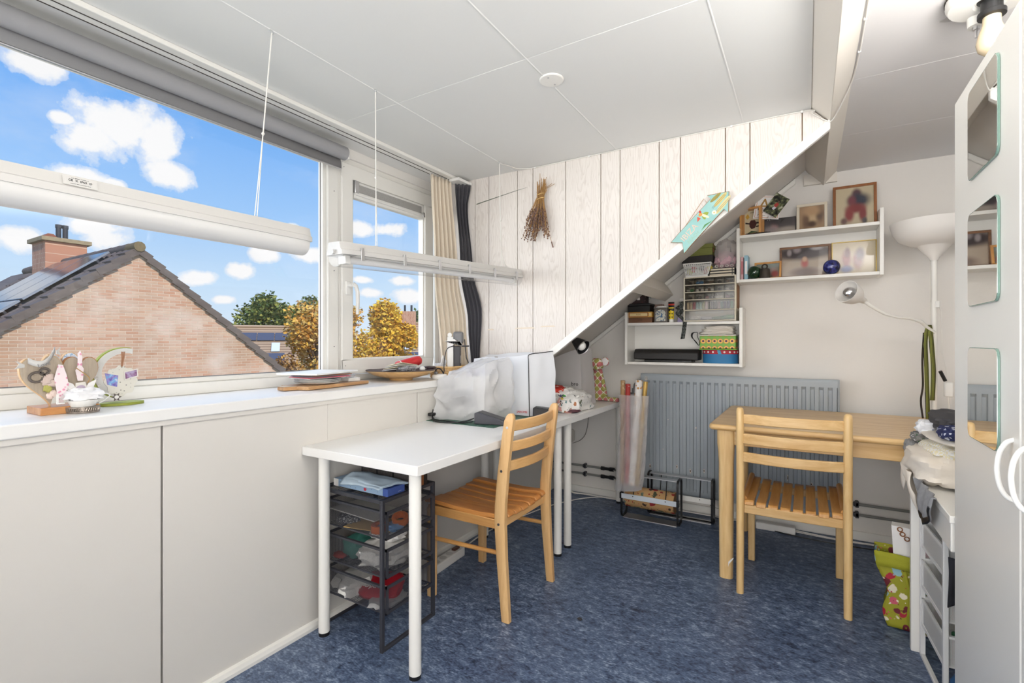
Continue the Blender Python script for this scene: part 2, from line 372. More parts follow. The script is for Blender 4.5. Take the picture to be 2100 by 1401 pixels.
# ceiling panels with open joints
ce = struct(MB().box(-2.2, -2.25, CE+.008, .05, 2.476, CE+.06).build('ceiling', M_gap), 'white board ceiling of the dormer', 'ceiling')
xs = [-2.12, -1.47, -.85, -.25, .0165]
for i in range(4):
    for y0, y1 in ((-2.2, -1.0), (-1.0, .25), (.25, 1.5), (1.5, 2.47)):
        MB().box(xs[i]+.0012, y0+.0008, CE, xs[i+1]-.0012, y1-.0008, CE+.012).build('ceiling_panel', M_ceil, ce, bevel=.0015)
for x in xs[1:4]:                         # half-round cover strips
    MB().tube([(x, -2.2, CE+.002), (x, 2.46, CE+.002)], .0042, 8).build('cover_strip', M_ceil, ce, smooth=60)
c2 = struct(MB().box(.1, -2.25, CE+.006, 2.35, 3.5, CE+.06).build('ceiling_right', M_ceil2), 'grey board ceiling beyond the beam', 'ceiling')
ys = [-2.2, -1.27, -.68, -.09, .5, 1.09, 1.68, 2.27, 2.86, 3.46]
for a, b in zip(ys, ys[1:]):
    MB().box(.12, a+.0005, CE, 2.35, b-.0005, CE+.01).build('ceiling_board', M_ceil2, c2, bevel=.0015)
# purlins
M_beam = mat('painted_beam', hexc(230, 224, 214), .5, bump=.04, bscale=30)
struct(MB().prism([(.083, 2.075), (.148, 2.146), (.148, 2.3), (-.09, 2.3), (.006, 2.158)], -2.2, 3.45, 'y').build('beam_upper', M_beam, bevel=.002), 'white painted roof beam between the two ceilings', 'beam')
struct(MB().prism([(-.844, 1.423), (-.788, 1.466), (-.85, 1.56), (-.92, 1.51)], 2.47, 3.45, 'y').build('beam_lower', M_beam, bevel=.002), 'white boxed purlin under the roof slope above the lower shelf', 'beam')
# roof slope and rafter behind the cheek
rp = lambda x: 2.19+.75*x
struct(MB().prism([(-1.75, rp(-1.75)), (.05, rp(.05)), (.05, rp(.05)+.08), (-1.75, rp(-1.75)+.08)], 2.47, 3.5, 'y').build('ceiling_slope', M_wall), 'sloping white roof underside beyond the panelled cheek', 'sloping ceiling')
tl = lambda x: 1.092+.75*(x+1.218)        # lower edge of the cheek boards
struct(MB().prism([(-1.72, tl(-1.72)-.026), (.083, tl(.083)-.026), (.083, tl(.083)+.02), (-1.72, tl(-1.72)+.02)], 2.452, 2.475, 'y').build('trim_3', M_gloss, bevel=.0015), 'slanting white edge trim under the wood panelled cheek', 'trim')
struct(MB().prism([(-1.75, tl(-1.75)-.0), (.06, tl(.06)-.0), (.06, tl(.06)+.2), (-1.75, tl(-1.75)+.2)], 2.4755, 2.53, 'y').build('beam_rafter', M_wall), 'white rafter face behind the slanting trim', 'rafter')
struct(MB().prism([(-1.66, rp(-1.66)-.038), (-.06, rp(-.06)-.038), (-.06, rp(-.06)-.004), (-1.66, rp(-1.66)-.004)], 3.428, 3.452, 'y').build('trim_4', M_gloss, bevel=.006), 'slanting white moulding where the roof slope meets the back wall', 'trim')
struct(MB().box(-.018, 3.43, 2.085, .15, 3.449, 2.15).build('trim_5', M_beam), 'small filler block at the beam end', 'trim')
# back, right, rear walls
struct(MB().box(-1.75, 3.45, -.1, 2.35, 3.6, 2.3).build('wall_back', M_wall), 'off-white plaster wall behind the radiator', 'wall')
bb = struct(MB().box(-1.69, 3.432, 0, 2.3, 3.45, .05).build('baseboard_back', M_gloss, bevel=.003), 'white skirting board behind the radiator', 'skirting')
struct(MB().box(2.3, -2.25, -.1, 2.4, 3.5, 2.3).build('wall_right', M_white), 'white side wall', 'wall')
struct(MB().box(-2.2, -2.3, -.1, 2.4, -2.2, 2.3).build('wall_rear', M_white), 'white rear wall', 'wall')
struct(MB().box(-2.3, -2.3, 2.3, 2.4, 3.6, 2.36).build('roof_deck', M_gap), 'roof deck', 'roof')

# wood panelled cheek: each plank its own piece
def plank_fn(q, co):
    s = q.n('ShaderNodeSeparateXYZ', i_0=co); rnd = q.n('ShaderNodeObjectInfo').outputs['Random']
    nz = q.n('ShaderNodeTexNoise', i_Vector=q.vmath('ADD', q.vmath('MULTIPLY', co, (6, 1, 1.4)), q.n('ShaderNodeCombineXYZ', i_0=q.math('MULTIPLY', rnd, 50.0), i_2=q.math('MULTIPLY', rnd, 31.0)).outputs[0]), i_Scale=2.6, i_Detail=3.0)
    xo = q.math('ADD', s.outputs[0], q.math('MULTIPLY', q.math('SUBTRACT', rnd, .5), .05))
    t = q.math('ADD', q.math('ADD', q.math('MULTIPLY', q.math('ABSOLUTE', xo), 34.0), q.math('MULTIPLY', s.outputs[2], q.math('MULTIPLY', q.math('SUBTRACT', rnd, .45), 11.0))), q.math('MULTIPLY', nz.outputs[0], 7.0))
    t = q.math('ADD', t, q.math('MULTIPLY', q.math('MULTIPLY', xo, xo), 260.0))
    fr = q.math('FRACT', q.math('MULTIPLY', t, 1.25))
    line = q.ramp(fr, [(0, 0.0), (.25, 0.15), (.62, 1.0), (.72, .2), (1, 0.0)])
    fine = q.n('ShaderNodeTexNoise', i_Vector=q.vmath('MULTIPLY', co, (240, 1, 7)), i_Scale=1.6, i_Detail=3.0)
    f = q.math('MULTIPLY', q.math('MULTIPLY', line, q.math('MULTIPLY', fine.outputs[0], 1.5)), .85, clamp=True)
    big = q.n('ShaderNodeTexNoise', i_Vector=co, i_Scale=3.0)
    base = q.mix(big.outputs[0], hexc(228, 221, 214), hexc(235, 229, 223))
    return q.mix(q.math('MULTIPLY', f, .85), base, hexc(206, 197, 188))
M_plank = patmat('whitewashed_oak_panel', plank_fn, .5, .35)
M_groove = mat('brown_groove', hexc(158, 132, 104), .8)
wc = struct(MB().prism([(-2.06, tl(-2.06)+.01), (.06, tl(.06)+.01), (.012, CE+.004), (-2.06, CE+.004)], 2.466, 2.4755, 'y').build('wall_cheek', M_groove), 'whitewashed wood panelled dormer cheek wall', 'wall')
gx = [-2.06, -1.955, -1.754, -1.651, -1.45, -1.347, -1.141, -.937, -.832, -.631, -.529, -.326, -.223, -.019, .078]
for a, b in zip(gx, gx[1:]):
    a += .0022; b -= .0022; cx = (a+b)/2; cz = (tl(cx)+CE)/2
    topb = CE if b < .012 else min(CE, 2.15-(b-.006)*1.08)
    m = MB(); m.prism([(a-cx, tl(a)-cz), (b-cx, tl(b)-cz), (b-cx, topb-cz), ((min(.012, b))-cx, CE-cz), (a-cx, CE-cz)] if b > .012 else [(a-cx, tl(a)-cz), (b-cx, tl(b)-cz), (b-cx, CE-cz), (a-cx, CE-cz)], -.0045, .0055, 'y')
    o = link('plank', m.mesh('plank'), M_plank); o.location = (cx, 2.4605, cz); o.parent = wc
MB().prism([(-1.742, 1.986), (-1.715, 1.991), (-1.45, 2.028), (-1.38, 2.036), (-1.45, 2.0305), (-1.715, 1.9965), (-1.742, 1.993)], 2.4548, 2.4558, 'y').build('scratch', mat('scratch_green_brown', hexc(104, 112, 96), .8), wc)
for (xa, xb, za) in ((-1.665, -1.61, 1.213), (-1.47, -1.33, 1.218), (-1.30, -1.20, 1.226)): MB().prism([(xa, za), (xb, za+.001), (xb-.015, za+.009), (xa+.01, za+.008)], 2.4550, 2.4558, 'y').build('tape_residue', mat('tape_residue', hexc(226, 212, 192), .6), wc)

# curtain track
ct = thing('curtain_track', 'white double curtain track fixed along the ceiling by the window', 'curtain rail', (-1.86, -2.1, CE-.02))
MB().box(-1.897, -2.15, CE-.018, -1.817, 2.40, CE).build('profile', M_gloss, ct, bevel=.003)
for x in (-1.893, -1.858): MB().box(x, -2.15, CE-.0195, x+.004, 2.39, CE-.0175).build('slot', M_gap, ct)
MB().box(-1.85, 2.32, CE-.035, -1.775, 2.455, CE-.018).build('end_piece', M_wplas, ct, bevel=.003)
for y in (.86, 1.47, 1.92): MB().box(-1.875, y, CE-.0205, -1.855, y+.03, CE-.0175).build('track_joint', M_wplas, ct)
# roller blind
M_blind = mat('grey_blind_fabric', hexc(158, 158, 160), .8, bump=.15, bscale=900)
rb = thing('roller_blind', 'grey roller blind rolled up at the top of the large window', 'blind', (-1.98, -1.2, 2.06))
MB().tube([(-1.98, -1.22, 2.085), (-1.98, 1.655, 2.085)], .033, 20).build('roll', M_blind, rb, smooth=50)
MB().grid(1, 12, lambda u, v: (-2.013+.018*v+.004*math.sin(v*PI)*1, -1.2+2.845*u, 2.085-.078*v), ).build('hem', M_blind, rb, smooth=60, solid=.004)
MB().tube([(-1.992, -1.2, 2.007), (-1.992, 1.642, 2.007)], .0045, 8).build('bottom_bar', M_alu, rb, smooth=50)
MB().cbox((-1.985, 1.665, 2.085), (.05, .012, .055)).build('bracket', M_wplas, rb, bevel=.004)

# ================================================================== OUTSIDE
XG = -11.7
M_mortar = mat('mortar', hexc(212, 194, 174), .9)
def brick_fn(q, co):
    rnd = q.n('ShaderNodeObjectInfo').outputs['Random']; g = q.n('ShaderNodeNewGeometry').outputs['Random Per Island']
    f = q.math('FRACT', q.math('ADD', rnd, q.math('MULTIPLY', g, 3.7)))
    nz = q.n('ShaderNodeTexNoise', i_Vector=co, i_Scale=9.0, i_Detail=5.0)
    c = q.ramp(f, [(0, hexc(188, 136, 108)), (.3, hexc(202, 154, 126)), (.55, hexc(198, 162, 138)), (.8, hexc(208, 174, 148)), (1, hexc(186, 150, 126))])
    pos = q.n('ShaderNodeNewGeometry').outputs['Position']
    w1 = q.n('ShaderNodeTexNoise', i_Vector=pos, i_Scale=.9, i_Detail=4.0); w2 = q.n('ShaderNodeTexNoise', i_Vector=q.vmath('ADD', pos, (7, 3, 5)), i_Scale=1.4, i_Detail=5.0)
    c = q.mix(q.math('MULTIPLY', nz.outputs[0], .4), c, hexc(214, 186, 162))
    c = q.mix(q.ramp(w1.outputs[0], [(.45, 0.0), (.7, .6)]), c, hexc(170, 136, 108))
    return q.mix(q.ramp(w2.outputs[0], [(.5, 0.0), (.72, .6)]), c, hexc(226, 212, 198))
M_brick = patmat('weathered_brick', brick_fn, .9, .2)
gh = thing('brick_gable_house', 'brick gable house with tiled roof opposite the large window', 'house', (XG-4, 4.56, -3))
apz, apy, pit = 3.02, 4.56, .825
MB().prism([(apy-4.6, -3), (apy+4.6, -3), (apy+4.6, apz-4.6*pit), (apy, apz), (apy-4.6, apz-4.6*pit)], XG-8, XG, 'x').build('wall', M_mortar, gh)
bl, bh, bj = .212, .0505, .0115
bmesh0 = MB().box(-.03, 0, 0, .004, bl, bh).mesh('brick'); bmesh0.materials.append(M_brick)
cand = []
k = 0; z = .18
while z < apz-.1:
    hw = (apz-(z+bh))/pit-.09
    y = apy-4.0-(.111 if k % 2 else 0)
    while y < apy+4.0:
        y0, y1 = max(y, apy-hw), min(y+bl, apy+hw)
        if y1-y0 > .04 and y1 > 2.05 and (y1 < 8.2): cand.append((y0, y1, z))
        y += bl+bj
    z += bh+bj; k += 1
cand.sort(key=lambda t: t[0])
rest = MB()
for i, (y0, y1, z) in enumerate(cand):
    if i < 300:
        o = bpy.data.objects.new('brick', bmesh0); COL.objects.link(o); o.parent = gh
        o.location = Vector((XG+random.uniform(-.001, .0015), y0, z))-wloc(gh); o.scale = (1, (y1-y0)/bl, 1)
    else: rest.box(XG-.03, y0, z, XG+.004+random.uniform(-.001, .001), y1, z+bh)
o = rest.build('brickwork', M_brick, gh); o['kind'] = 'stuff'
# verge tiles and roof
M_tile = mat('weathered_roof_tile', hexc(112, 100, 92), .85, var=.25, vscale=6, rnd=.12)
tl_ = .30
sl = math.hypot(1, pit)
vt = MB().box(-.34, 0, -.05, .05, .345, .015).box(.02, 0, -.12, .055, .345, -.03).mesh('verge_tile'); vt.materials.append(M_tile)
for side in (-1, 1):
    for i in range(14 if side > 0 else 11):
        ang = math.atan(pit)
        s0 = (i+1)*tl_+.02
        o = bpy.data.objects.new('verge_tile', vt); COL.objects.link(o); o.parent = gh
        y = apy+side*s0/sl; zz = apz+.085-s0/sl*pit
        o.location = Vector((XG+.03+random.uniform(-.004, .004), y, zz))-wloc(gh)
        o.rotation_euler = (ang-R(7), 0, 0)
        if side > 0: o.rotation_euler[0] = PI-ang+R(7); o.scale = (1, 1, -1)
M_lichen = mat('lichen_ridge', hexc(128, 112, 82), .9, var=.3, vscale=25)
for i in range(16):
    MB().tube([(XG+.10-i*.42, apy, apz+.055), (XG-.36-i*.42, apy, apz+.045)], .105, 10).build('ridge_tile', M_lichen if i == 0 else M_tile, gh, smooth=50)
rt = MB().grid(8, 1, lambda u, v: (-.27*u, .345*v, .02*math.sin(u*2*PI)+.012-.02*(1-v)*0)).mesh('roof_tile', 60); rt.materials.append(M_tile)
ang = math.atan(pit)
for r in range(11):
    for c in range(20):
        if r*20+c >= 300: break
        o = bpy.data.objects.new('roof_tile', rt); COL.objects.link(o); o.parent = gh
        s0 = (r+1)*.30
        o.location = Vector((XG-.22-c*.265, apy-s0/sl, apz+.05-s0/sl*pit+.012))-wloc(gh); o.rotation_euler = (ang-R(2.5), 0, 0)
o = MB().prism([(apy-5, apz-5*pit), (apy, apz+.02), (apy+5, apz-5*pit), (apy+5, apz-5*pit-.1), (apy, apz-.1), (apy-5, apz-5*pit-.1)], XG-8, XG-.02, 'x').build('roof', M_tile, gh)
# solar panels on the near slope
M_sol = patmat('solar_cell', lambda q, co: q.mix(q.ramp(q.n('ShaderNodeTexBrick', i_Vector=q.vmath('MULTIPLY', co, (1, 1.25, 1)), i_Scale=3.1, i_Mortar_Size=.012, i_offset=0.0).outputs[1] if False else q.n('ShaderNodeTexNoise', i_Scale=1.0, i_Vector=co).outputs[0], [(0, 0.0), (1, .3)]), hexc(34, 42, 62), hexc(60, 68, 92)), .12, .6)
def slope_m(x, s, lift): return Matrix.Translation((x, apy-s/sl, apz-s/sl*pit+lift)) @ Matrix.Rotation(ang, 4, 'X')
for j, s0 in enumerate((2.02, 3.75)):
    for i in range(3):
        m = slope_m(XG-.62-i*1.03, s0, .19)
        p = MB().box(-1.0, 0, -.02, 0, 1.68, .015, m).build('solar_panel', M_alu, gh)
        MB().box(-.985, .015, .0151, -.015, 1.665, .017, m).build('cell_sheet', M_sol, p)
        if i == 0:
            for yy in (.3, 1.35): MB().box(-.9, yy, -.1, .08, yy+.04, -.02, m).build('mounting_rail', M_dgrey, p)
# chimney
def bt_fn(q, co):
    b = q.n('ShaderNodeTexBrick', i_Vector=q.n('ShaderNodeMapping', i_Vector=co, i_Rotation=(PI/2, 0, PI/2)).outputs[0], i_Scale=1.0)
    b.inputs['Color1'].default_value = (*hexc(186, 128, 102), 1); b.inputs['Color2'].default_value = (*hexc(205, 154, 126), 1); b.inputs['Mortar'].default_value = (*hexc(215, 190, 165), 1)
    b.inputs['Brick Width'].default_value = .22; b.inputs['Row Height'].default_value = .0625; b.inputs['Mortar Size'].default_value = .006
    return b.outputs[0]
M_bt = patmat('chimney_brickwork', bt_fn, .9, .2)
ch = MB().box(-16.45, 4.18, 2.3, -15.55, 4.97, 3.56).build('chimney', M_bt, gh)
MB().box(-16.52, 4.1, 3.56, -15.48, 5.05, 3.66).build('chimney_cap', mat('lichen_concrete', hexc(168, 150, 118), .9, var=.3, vscale=9), ch, bevel=.01)
for dy in (0, .13): MB().tube([(-16.0, 4.55+dy, 3.66), (-16.0, 4.55+dy, 3.98)], .055, 12).tube([(-16.0, 4.55+dy, 3.98), (-16.0, 4.55+dy, 4.06)], .065, 12).build('flue', M_dgrey, ch, smooth=40)
MB().prism([(4.18, 3.66), (4.52, 3.66), (4.40, 3.78), (4.3, 3.78)], -16.2, -15.8, 'x').build('cowl', mat('rusty_cowl', hexc(150, 92, 70), .8), ch)
MB().prism([(4.16, 2.6), (4.99, 2.6), (4.99, 3.02), (4.72, 3.12), (4.72, 3.02), (4.45, 3.02), (4.45, 2.9), (4.16, 2.9)], -15.56, -15.53, 'x').build('lead_flashing', mat('lead_flashing', hexc(214, 214, 214), .6), ch)

# ground far below and distant houses
struct(MB().box(-120, -60, -3.2, -2.3, 120, -3).build('ground_outside', mat('garden_ground', hexc(120, 124, 92), .95, var=.3, vscale=.3)), 'garden ground below the window', 'ground')
def far_at(u, d, z):                      # a point at depth d along the view, for laying out distant buildings
    al = R(31.2); r = (u-1050)/1000
    return Vector(((r*math.cos(al)-math.sin(al))*d, (r*math.sin(al)+math.cos(al))*d, z))
M_rt = patmat('distant_roof_tiles', lambda q, co: q.mix(q.ramp(q.n('ShaderNodeTexWave', i_Vector=co, i_Scale=1.6, bands_direction='Z').outputs[1], [(.3, 0.0), (.7, 1.0)]), hexc(150, 124, 100), hexc(190, 164, 136)), .9, .2)
M_wf = mat('distant_wall', hexc(205, 180, 152), .9)
M_dsol = mat('distant_solar', hexc(86, 92, 108), .25)
M_dsky = mat('skylight_pane', hexc(226, 234, 236), .1)
def far_house(label, u, d, width, ridge_z, yaw, sols, lights, chim=None):
    c = far_at(u, d, 0); h = thing('distant_house', label, 'house', (c.x, c.y, -3), 'houses beyond the trees')
    m = Matrix.Translation(c) @ Matrix.Rotation(yaw, 4, 'Z')
    w = width/2
    MB().box(-w+.2, -.2, -3, w-.2, 7.5, ridge_z-4.2, m).build('wall', M_wf, h)
    rf = MB().add([(-w, -1, ridge_z-4.4), (w, -1, ridge_z-4.4), (w, 4, ridge_z), (-w, 4, ridge_z), (w, 9, ridge_z-4.4), (-w, 9, ridge_z-4.4)], [(0, 1, 2, 3), (3, 2, 4, 5), (1, 4, 2), (0, 3, 5)], m).build('roof', M_rt, h)
    sm = lambda x, s: m @ Matrix.Translation((x, 4-s*.75, ridge_z-s*.66+.08)) @ Matrix.Rotation(math.atan2(4.4, 5), 4, 'X')
    MB().tube([m @ Vector((-w, 4, ridge_z)), m @ Vector((w, 4, ridge_z))], .14, 8).build('ridge', M_rt, rf)
    for (x, s, a, b) in sols: MB().box(x, -b, 0, x+a, 0, .05, sm(x*0, s)).build('solar_panel', M_dsol, h)
    for (x, s, a, b) in lights: MB().box(x, -b, 0, x+a, 0, .06, sm(0, s)).build('skylight', M_dsky, h)
    if chim:
        x, wd, ht = chim
        cc = MB().box(x, 3.4, ridge_z-1.2, x+wd, 4.3, ridge_z+ht, m).build('chimney', M_bt, h)
        for k in (.25, .7): MB().tube([m @ Vector((x+wd*k, 3.9, ridge_z+ht)), m @ Vector((x+wd*k, 3.9, ridge_z+ht+.5))], .08, 8).build('flue', M_dgrey, cc)
    return h
far_house('low distant house with solar panels and skylight seen past the brick gable', 545, 36, 9, 2.32, R(54), [(-1.95, .9, 1.1, .9), (-.8, .9, 1.2, .9), (.45, .9, 1.2, .9), (1.9, .35, 2.2, .9), (-.4, 3.3, 1.6, 1.1)], [(.25, 2.1, .6, 1.0)])
far_house('distant house with chimney behind the golden tree at the casement', 872, 34, 8.4, 2.5, R(40), [(-1.9, 3.4, 3.4, 1.7)], [(-1.5, 2.2, .8, .9)], (-1.9, 1.1, .95))

# trees
def leafmat(name, cols):
    def fn(q, co):
        g = q.n('ShaderNodeNewGeometry').outputs['Random Per Island']
        return q.ramp(g, [(i/(len(cols)-1), hexc(*c)) for i, c in enumerate(cols)])
    m = patmat(name, fn, .7, .2); return m
M_green = leafmat('green_foliage', [(60, 84, 48), (88, 110, 58), (116, 130, 70), (176, 172, 88), (74, 96, 54)])
M_gold = leafmat('golden_foliage', [(214, 150, 66), (240, 184, 76), (250, 208, 100), (226, 170, 92), (196, 158, 86), (246, 214, 128), (168, 150, 84)])
M_gold2 = leafmat('yellow_green_foliage', [(246, 196, 56), (252, 212, 84), (232, 182, 66), (200, 180, 74), (234, 164, 56)])
M_brown = leafmat('brown_foliage', [(118, 88, 74), (156, 116, 80), (206, 160, 86), (180, 142, 92), (230, 180, 90)])
M_bark = mat('bark', hexc(96, 78, 62), .9)
def tree(name, label, u, d, z0, z1, rad, material, n, leaf, seedv, squash=1.0, trunk=.16):
    rg = random.Random(seedv); c = far_at(u, d, 0)
    t = thing(name, label, 'tree', (c.x, c.y, -3), 'trees outside the window')
    tb = MB(); top = Vector((c.x, c.y, z0+(z1-z0)*.75)); tb.tube([(c.x, c.y, -3), ((c.x+.1), c.y, z0), top], [trunk, trunk*.8, trunk*.25], 7)
    blobs = []
    for i in range(26):
        f = rg.random(); zz = z0+(z1-z0)*(.12+.8*f); rr = rad*math.sin(PI*min(1, .22+.75*f))**.8
        an = rg.random()*2*PI; q_ = rr*math.sqrt(rg.random())*.85
        b = Vector((c.x+q_*math.cos(an), c.y+q_*math.sin(an), zz)); blobs.append((b, rad*rg.uniform(.22, .42)))
        s = Vector((c.x, c.y, max(z0-.5, zz-rad*.6))); tb.tube([s, (s+b)/2+Vector((0, 0, .1)), b], [trunk*.3, trunk*.2, trunk*.06], 5)
    tb.build('trunk', M_bark, t)
    cb = MB()
    for i in range(n):
        b, r = blobs[rg.randrange(len(blobs))]
        v = Vector((rg.gauss(0, 1), rg.gauss(0, 1), rg.gauss(0, 1))).normalized()*(r*rg.random()**.45); v.z *= squash
        p = b+v; s = leaf*rg.uniform(.6, 1.3)
        a = Vector((rg.gauss(0, 1), rg.gauss(0, 1), rg.gauss(0, .6))).normalized(); bb_ = a.cross(Vector((rg.gauss(0, 1), rg.gauss(0, 1), 1))).normalized()
        k = len(cb.v); cb.v += [p-a*s, p-bb_*s*.6, p+a*s, p+bb_*s*.6]; cb.f.append((k, k+1, k+2, k+3))
    cb.keep = True
    me = bpy.data.meshes.new('foliage'); me.from_pydata([tuple(v) for v in cb.v], [], cb.f)
    link('foliage', me, material, t)
    return t
tree('leafy_tree', 'dense green tree rising behind the distant solar roof', 540, 52, .5, 6.0, 3.6, M_green, 5200, .22, 3)
tree('leafy_tree', 'taller olive green tree right of the dense green one', 622, 66, 0, 7.4, 4.4, M_green, 6200, .26, 9)
tree('autumn_tree', 'golden autumn tree filling the right corner of the large window', 648, 21, -2.8, 2.7, 2.15, M_gold, 20000, .085, 4, 1.3)
tree('autumn_shrub', 'brown leafed shrub low beside the gable verge', 592, 17.0, -2.9, .55, 1.3, M_brown, 10000, .06, 12, 1.3)
tree('autumn_tree', 'bright golden tree in the middle of the casement window', 795, 21, -2.6, 3.0, 1.7, M_gold2, 15000, .085, 5, 1.2)
tree('autumn_tree', 'sparse golden tree beside the casement handle', 722, 25.5, -2.6, 3.0, 1.3, M_gold, 8000, .085, 6, 1.3)
tree('autumn_shrub', 'low orange shrub below the bright golden tree', 758, 17, -2.9, .55, 1.5, M_gold, 11000, .07, 8, 1.0)
tree('leafy_tree', 'small far tree behind the chimney of the distant house', 855, 60, 1.5, 4.6, 2.6, M_green, 1800, .24, 15)
from mathutils import noise as mnoise
def lump(c, size, seed=0, amp=.18, freq=2.0, n=26, h=16, zmin=None, pw=.8, m=None):
    b = MB(); k = len(b.v); sd = Vector((seed*3.1, seed*1.7, seed*.9))
    prof = []
    for i in range(h+1):
        for j in range(n):
            th = PI*i/h; ph = 2*PI*j/n
            d = Vector((math.sin(th)*math.cos(ph), math.sin(th)*math.sin(ph), -math.cos(th)))
            q_ = Vector([math.copysign(abs(t)**pw, t) for t in d])
            f = 1+amp*mnoise.noise(d*freq+sd)+amp*.5*mnoise.noise(d*freq*2.7+sd*2)
            p = Vector((q_.x*size[0], q_.y*size[1], q_.z*size[2]))*f
            p = (m @ p if m else p)+Vector(c)
            if zmin is not None: p.z = max(p.z, zmin)
            b.v.append(p)
    for i in range(h):
        for j in range(n): b.f.append((i*n+j, i*n+(j+1) % n, (i+1)*n+(j+1) % n, (i+1)*n+j))
    return b
def drape(bot, top, n=12, amp=.012, freq=7.0, seed=0, sag=0.0, ridge=0.0):
    # soft cover over a box: bot = 4 (x,y,z), top = 4 (x,y,z), sides and top wrinkled
    b = MB(); bot = [Vector(p) for p in bot]; top = [Vector(p) for p in top]
    cen = sum(bot+top, Vector())/8; sd = Vector((seed*5.3, seed*2.1, seed))
    def disp(p, w):
        d = (p-cen).normalized(); s = mnoise.noise(Vector((p.x*freq, p.y*freq, p.z*freq*.55))+sd)+.5*mnoise.noise(p*freq*2.3+sd)
        if ridge: s = s*(1-ridge)+ridge*(1.1-3.2*abs(mnoise.noise(Vector((p.x*freq*1.1+p.z*3, p.y*freq*1.1-p.z*4, p.z*freq*.8))+sd*1.3)))
        return p+d*(amp*s*w)
    for i in range(4):
        a, c, d, e = bot[i], bot[(i+1) % 4], top[(i+1) % 4], top[i]
        b.grid(n, n, lambda u, v: disp((a*(1-u)+c*u)*(1-v)+(e*(1-u)+d*u)*v, min(1, v*4+.15)))
    a, c, d, e = top
    def tp(u, v):
        p = (a*(1-u)+c*u)*(1-v)+(e*(1-u)+d*u)*v; p = disp(p, 1)
        p.z -= sag*math.sin(PI*u)*math.sin(PI*v); return p
    b.grid(n, n, tp)
    return b
def ribbon(pts, w, side):
    b = MB(); side = Vector(side).normalized()*w/2
    b.grid(len(pts)-1, 1, lambda u, v: Vector(pts[round(u*(len(pts)-1))])+side*(2*v-1)); return b
def smoothpath(pts, n=6):
    P = [Vector(p) for p in pts]; out = []
    for i in range(len(P)-1):
        p0, p1, p2, p3 = P[max(0, i-1)], P[i], P[i+1], P[min(len(P)-1, i+2)]
        for k in range(n):
            t = k/n; out.append(.5*((2*p1)+(p2-p0)*t+(2*p0-5*p1+4*p2-p3)*t*t+(3*p1-p0-3*p2+p3)*t**3))
    return out+[P[-1]]

# ================================================================== LARGE FURNITURE
M_wood = wood('light_beech', hexc(196, 152, 92), hexc(232, 200, 146), 'x')
M_woodz = wood('light_beech_upright', hexc(200, 158, 98), hexc(234, 204, 150), 'z')
M_woody = wood('honey_slat_y', hexc(178, 120, 56), hexc(214, 164, 96), 'y')
M_honeyx = wood('honey_slat_x', hexc(176, 108, 48), hexc(212, 150, 84), 'x')
M_pine = wood('pale_rubberwood', hexc(202, 156, 100), hexc(228, 190, 136), 'z')
M_piney = wood('pale_rubberwood_rail', hexc(200, 150, 92), hexc(226, 184, 126), 'y')
M_pinex = wood('pale_rubberwood_apron', hexc(176, 120, 62), hexc(212, 164, 102), 'x')

def desk(label, y0, y1, ly):
    t = thing('white_desk', label, 'desk', (-1.39, (y0+y1)/2, 0), 'white desks under the window')
    MB().box(-1.689, y0, .701, -1.092, y1, .735).build('desk_top', M_desk, t, bevel=.002)
    for x in (-1.615, -1.143):
        for y in ly:
            l = MB().tube([(x, y, .014), (x, y, .7008)], .0212, 20).build('leg', M_gloss, t, smooth=40)
            MB().tube([(x, y, 0), (x, y, .014)], .0205, 20).build('foot', M_black, l, smooth=40)
    return t
desk('white laminate desk nearest the camera with black-footed tube legs', 1.2055, 2.4265, (1.25, 2.36))
desk('second white desk standing against the back wall under the roof slope', 2.4285, 3.428, (2.485, 3.355))

# ---- chair at the desk (faces the window wall)
def arc_slat(y0, y1, xc, z0, z1, th, bow, n=12, axis='x'):
    b = MB()
    def ring(t, s, z): 
        y = y0+(y1-y0)*t; o = xc+bow*(1-(2*t-1)**2)+s*th/2
        return (o, y, z) if axis == 'x' else (y, o, z)
    for s, za, zb in ((1, z0, z1), (-1, z1, z0)):
        b.grid(n, 1, lambda u, v: ring(u, s, za+(zb-za)*v))
    for z, f in ((z1, 1), (z0, -1)):
        b.grid(n, 1, lambda u, v: ring(u, 1-2*v, z))
    for t in (0, 1):
        b.grid(1, 1, lambda u, v: ring(t, 1-2*u, z0+(z1-z0)*v))
    return b
def curved_post(pts, wx, wy, round_top=True):
    b = MB(); k = 0
    sec = [(-.5, -.38), (-.38, -.5), (.38, -.5), (.5, -.38), (.5, .38), (.38, .5), (-.38, .5), (-.5, .38)]
    for (x, y, z, s) in pts:
        for a, c in sec: b.v.append(Vector((x+a*wx*s, y+c*wy*(1 if s > .9 else .5+.5*s), z)))
    n = len(sec)
    for i in range(len(pts)-1):
        for j in range(n): b.f.append((i*n+j, i*n+(j+1) % n, (i+1)*n+(j+1) % n, (i+1)*n+j))
    b.f.append(tuple(range(n))[::-1]); b.f.append(tuple((len(pts)-1)*n+j for j in range(n)))
    return b
c1 = thing('wooden_chair', 'wooden chair with orange slatted seat pushed up to the white desk', 'chair', (-1.25, 1.893, 0))
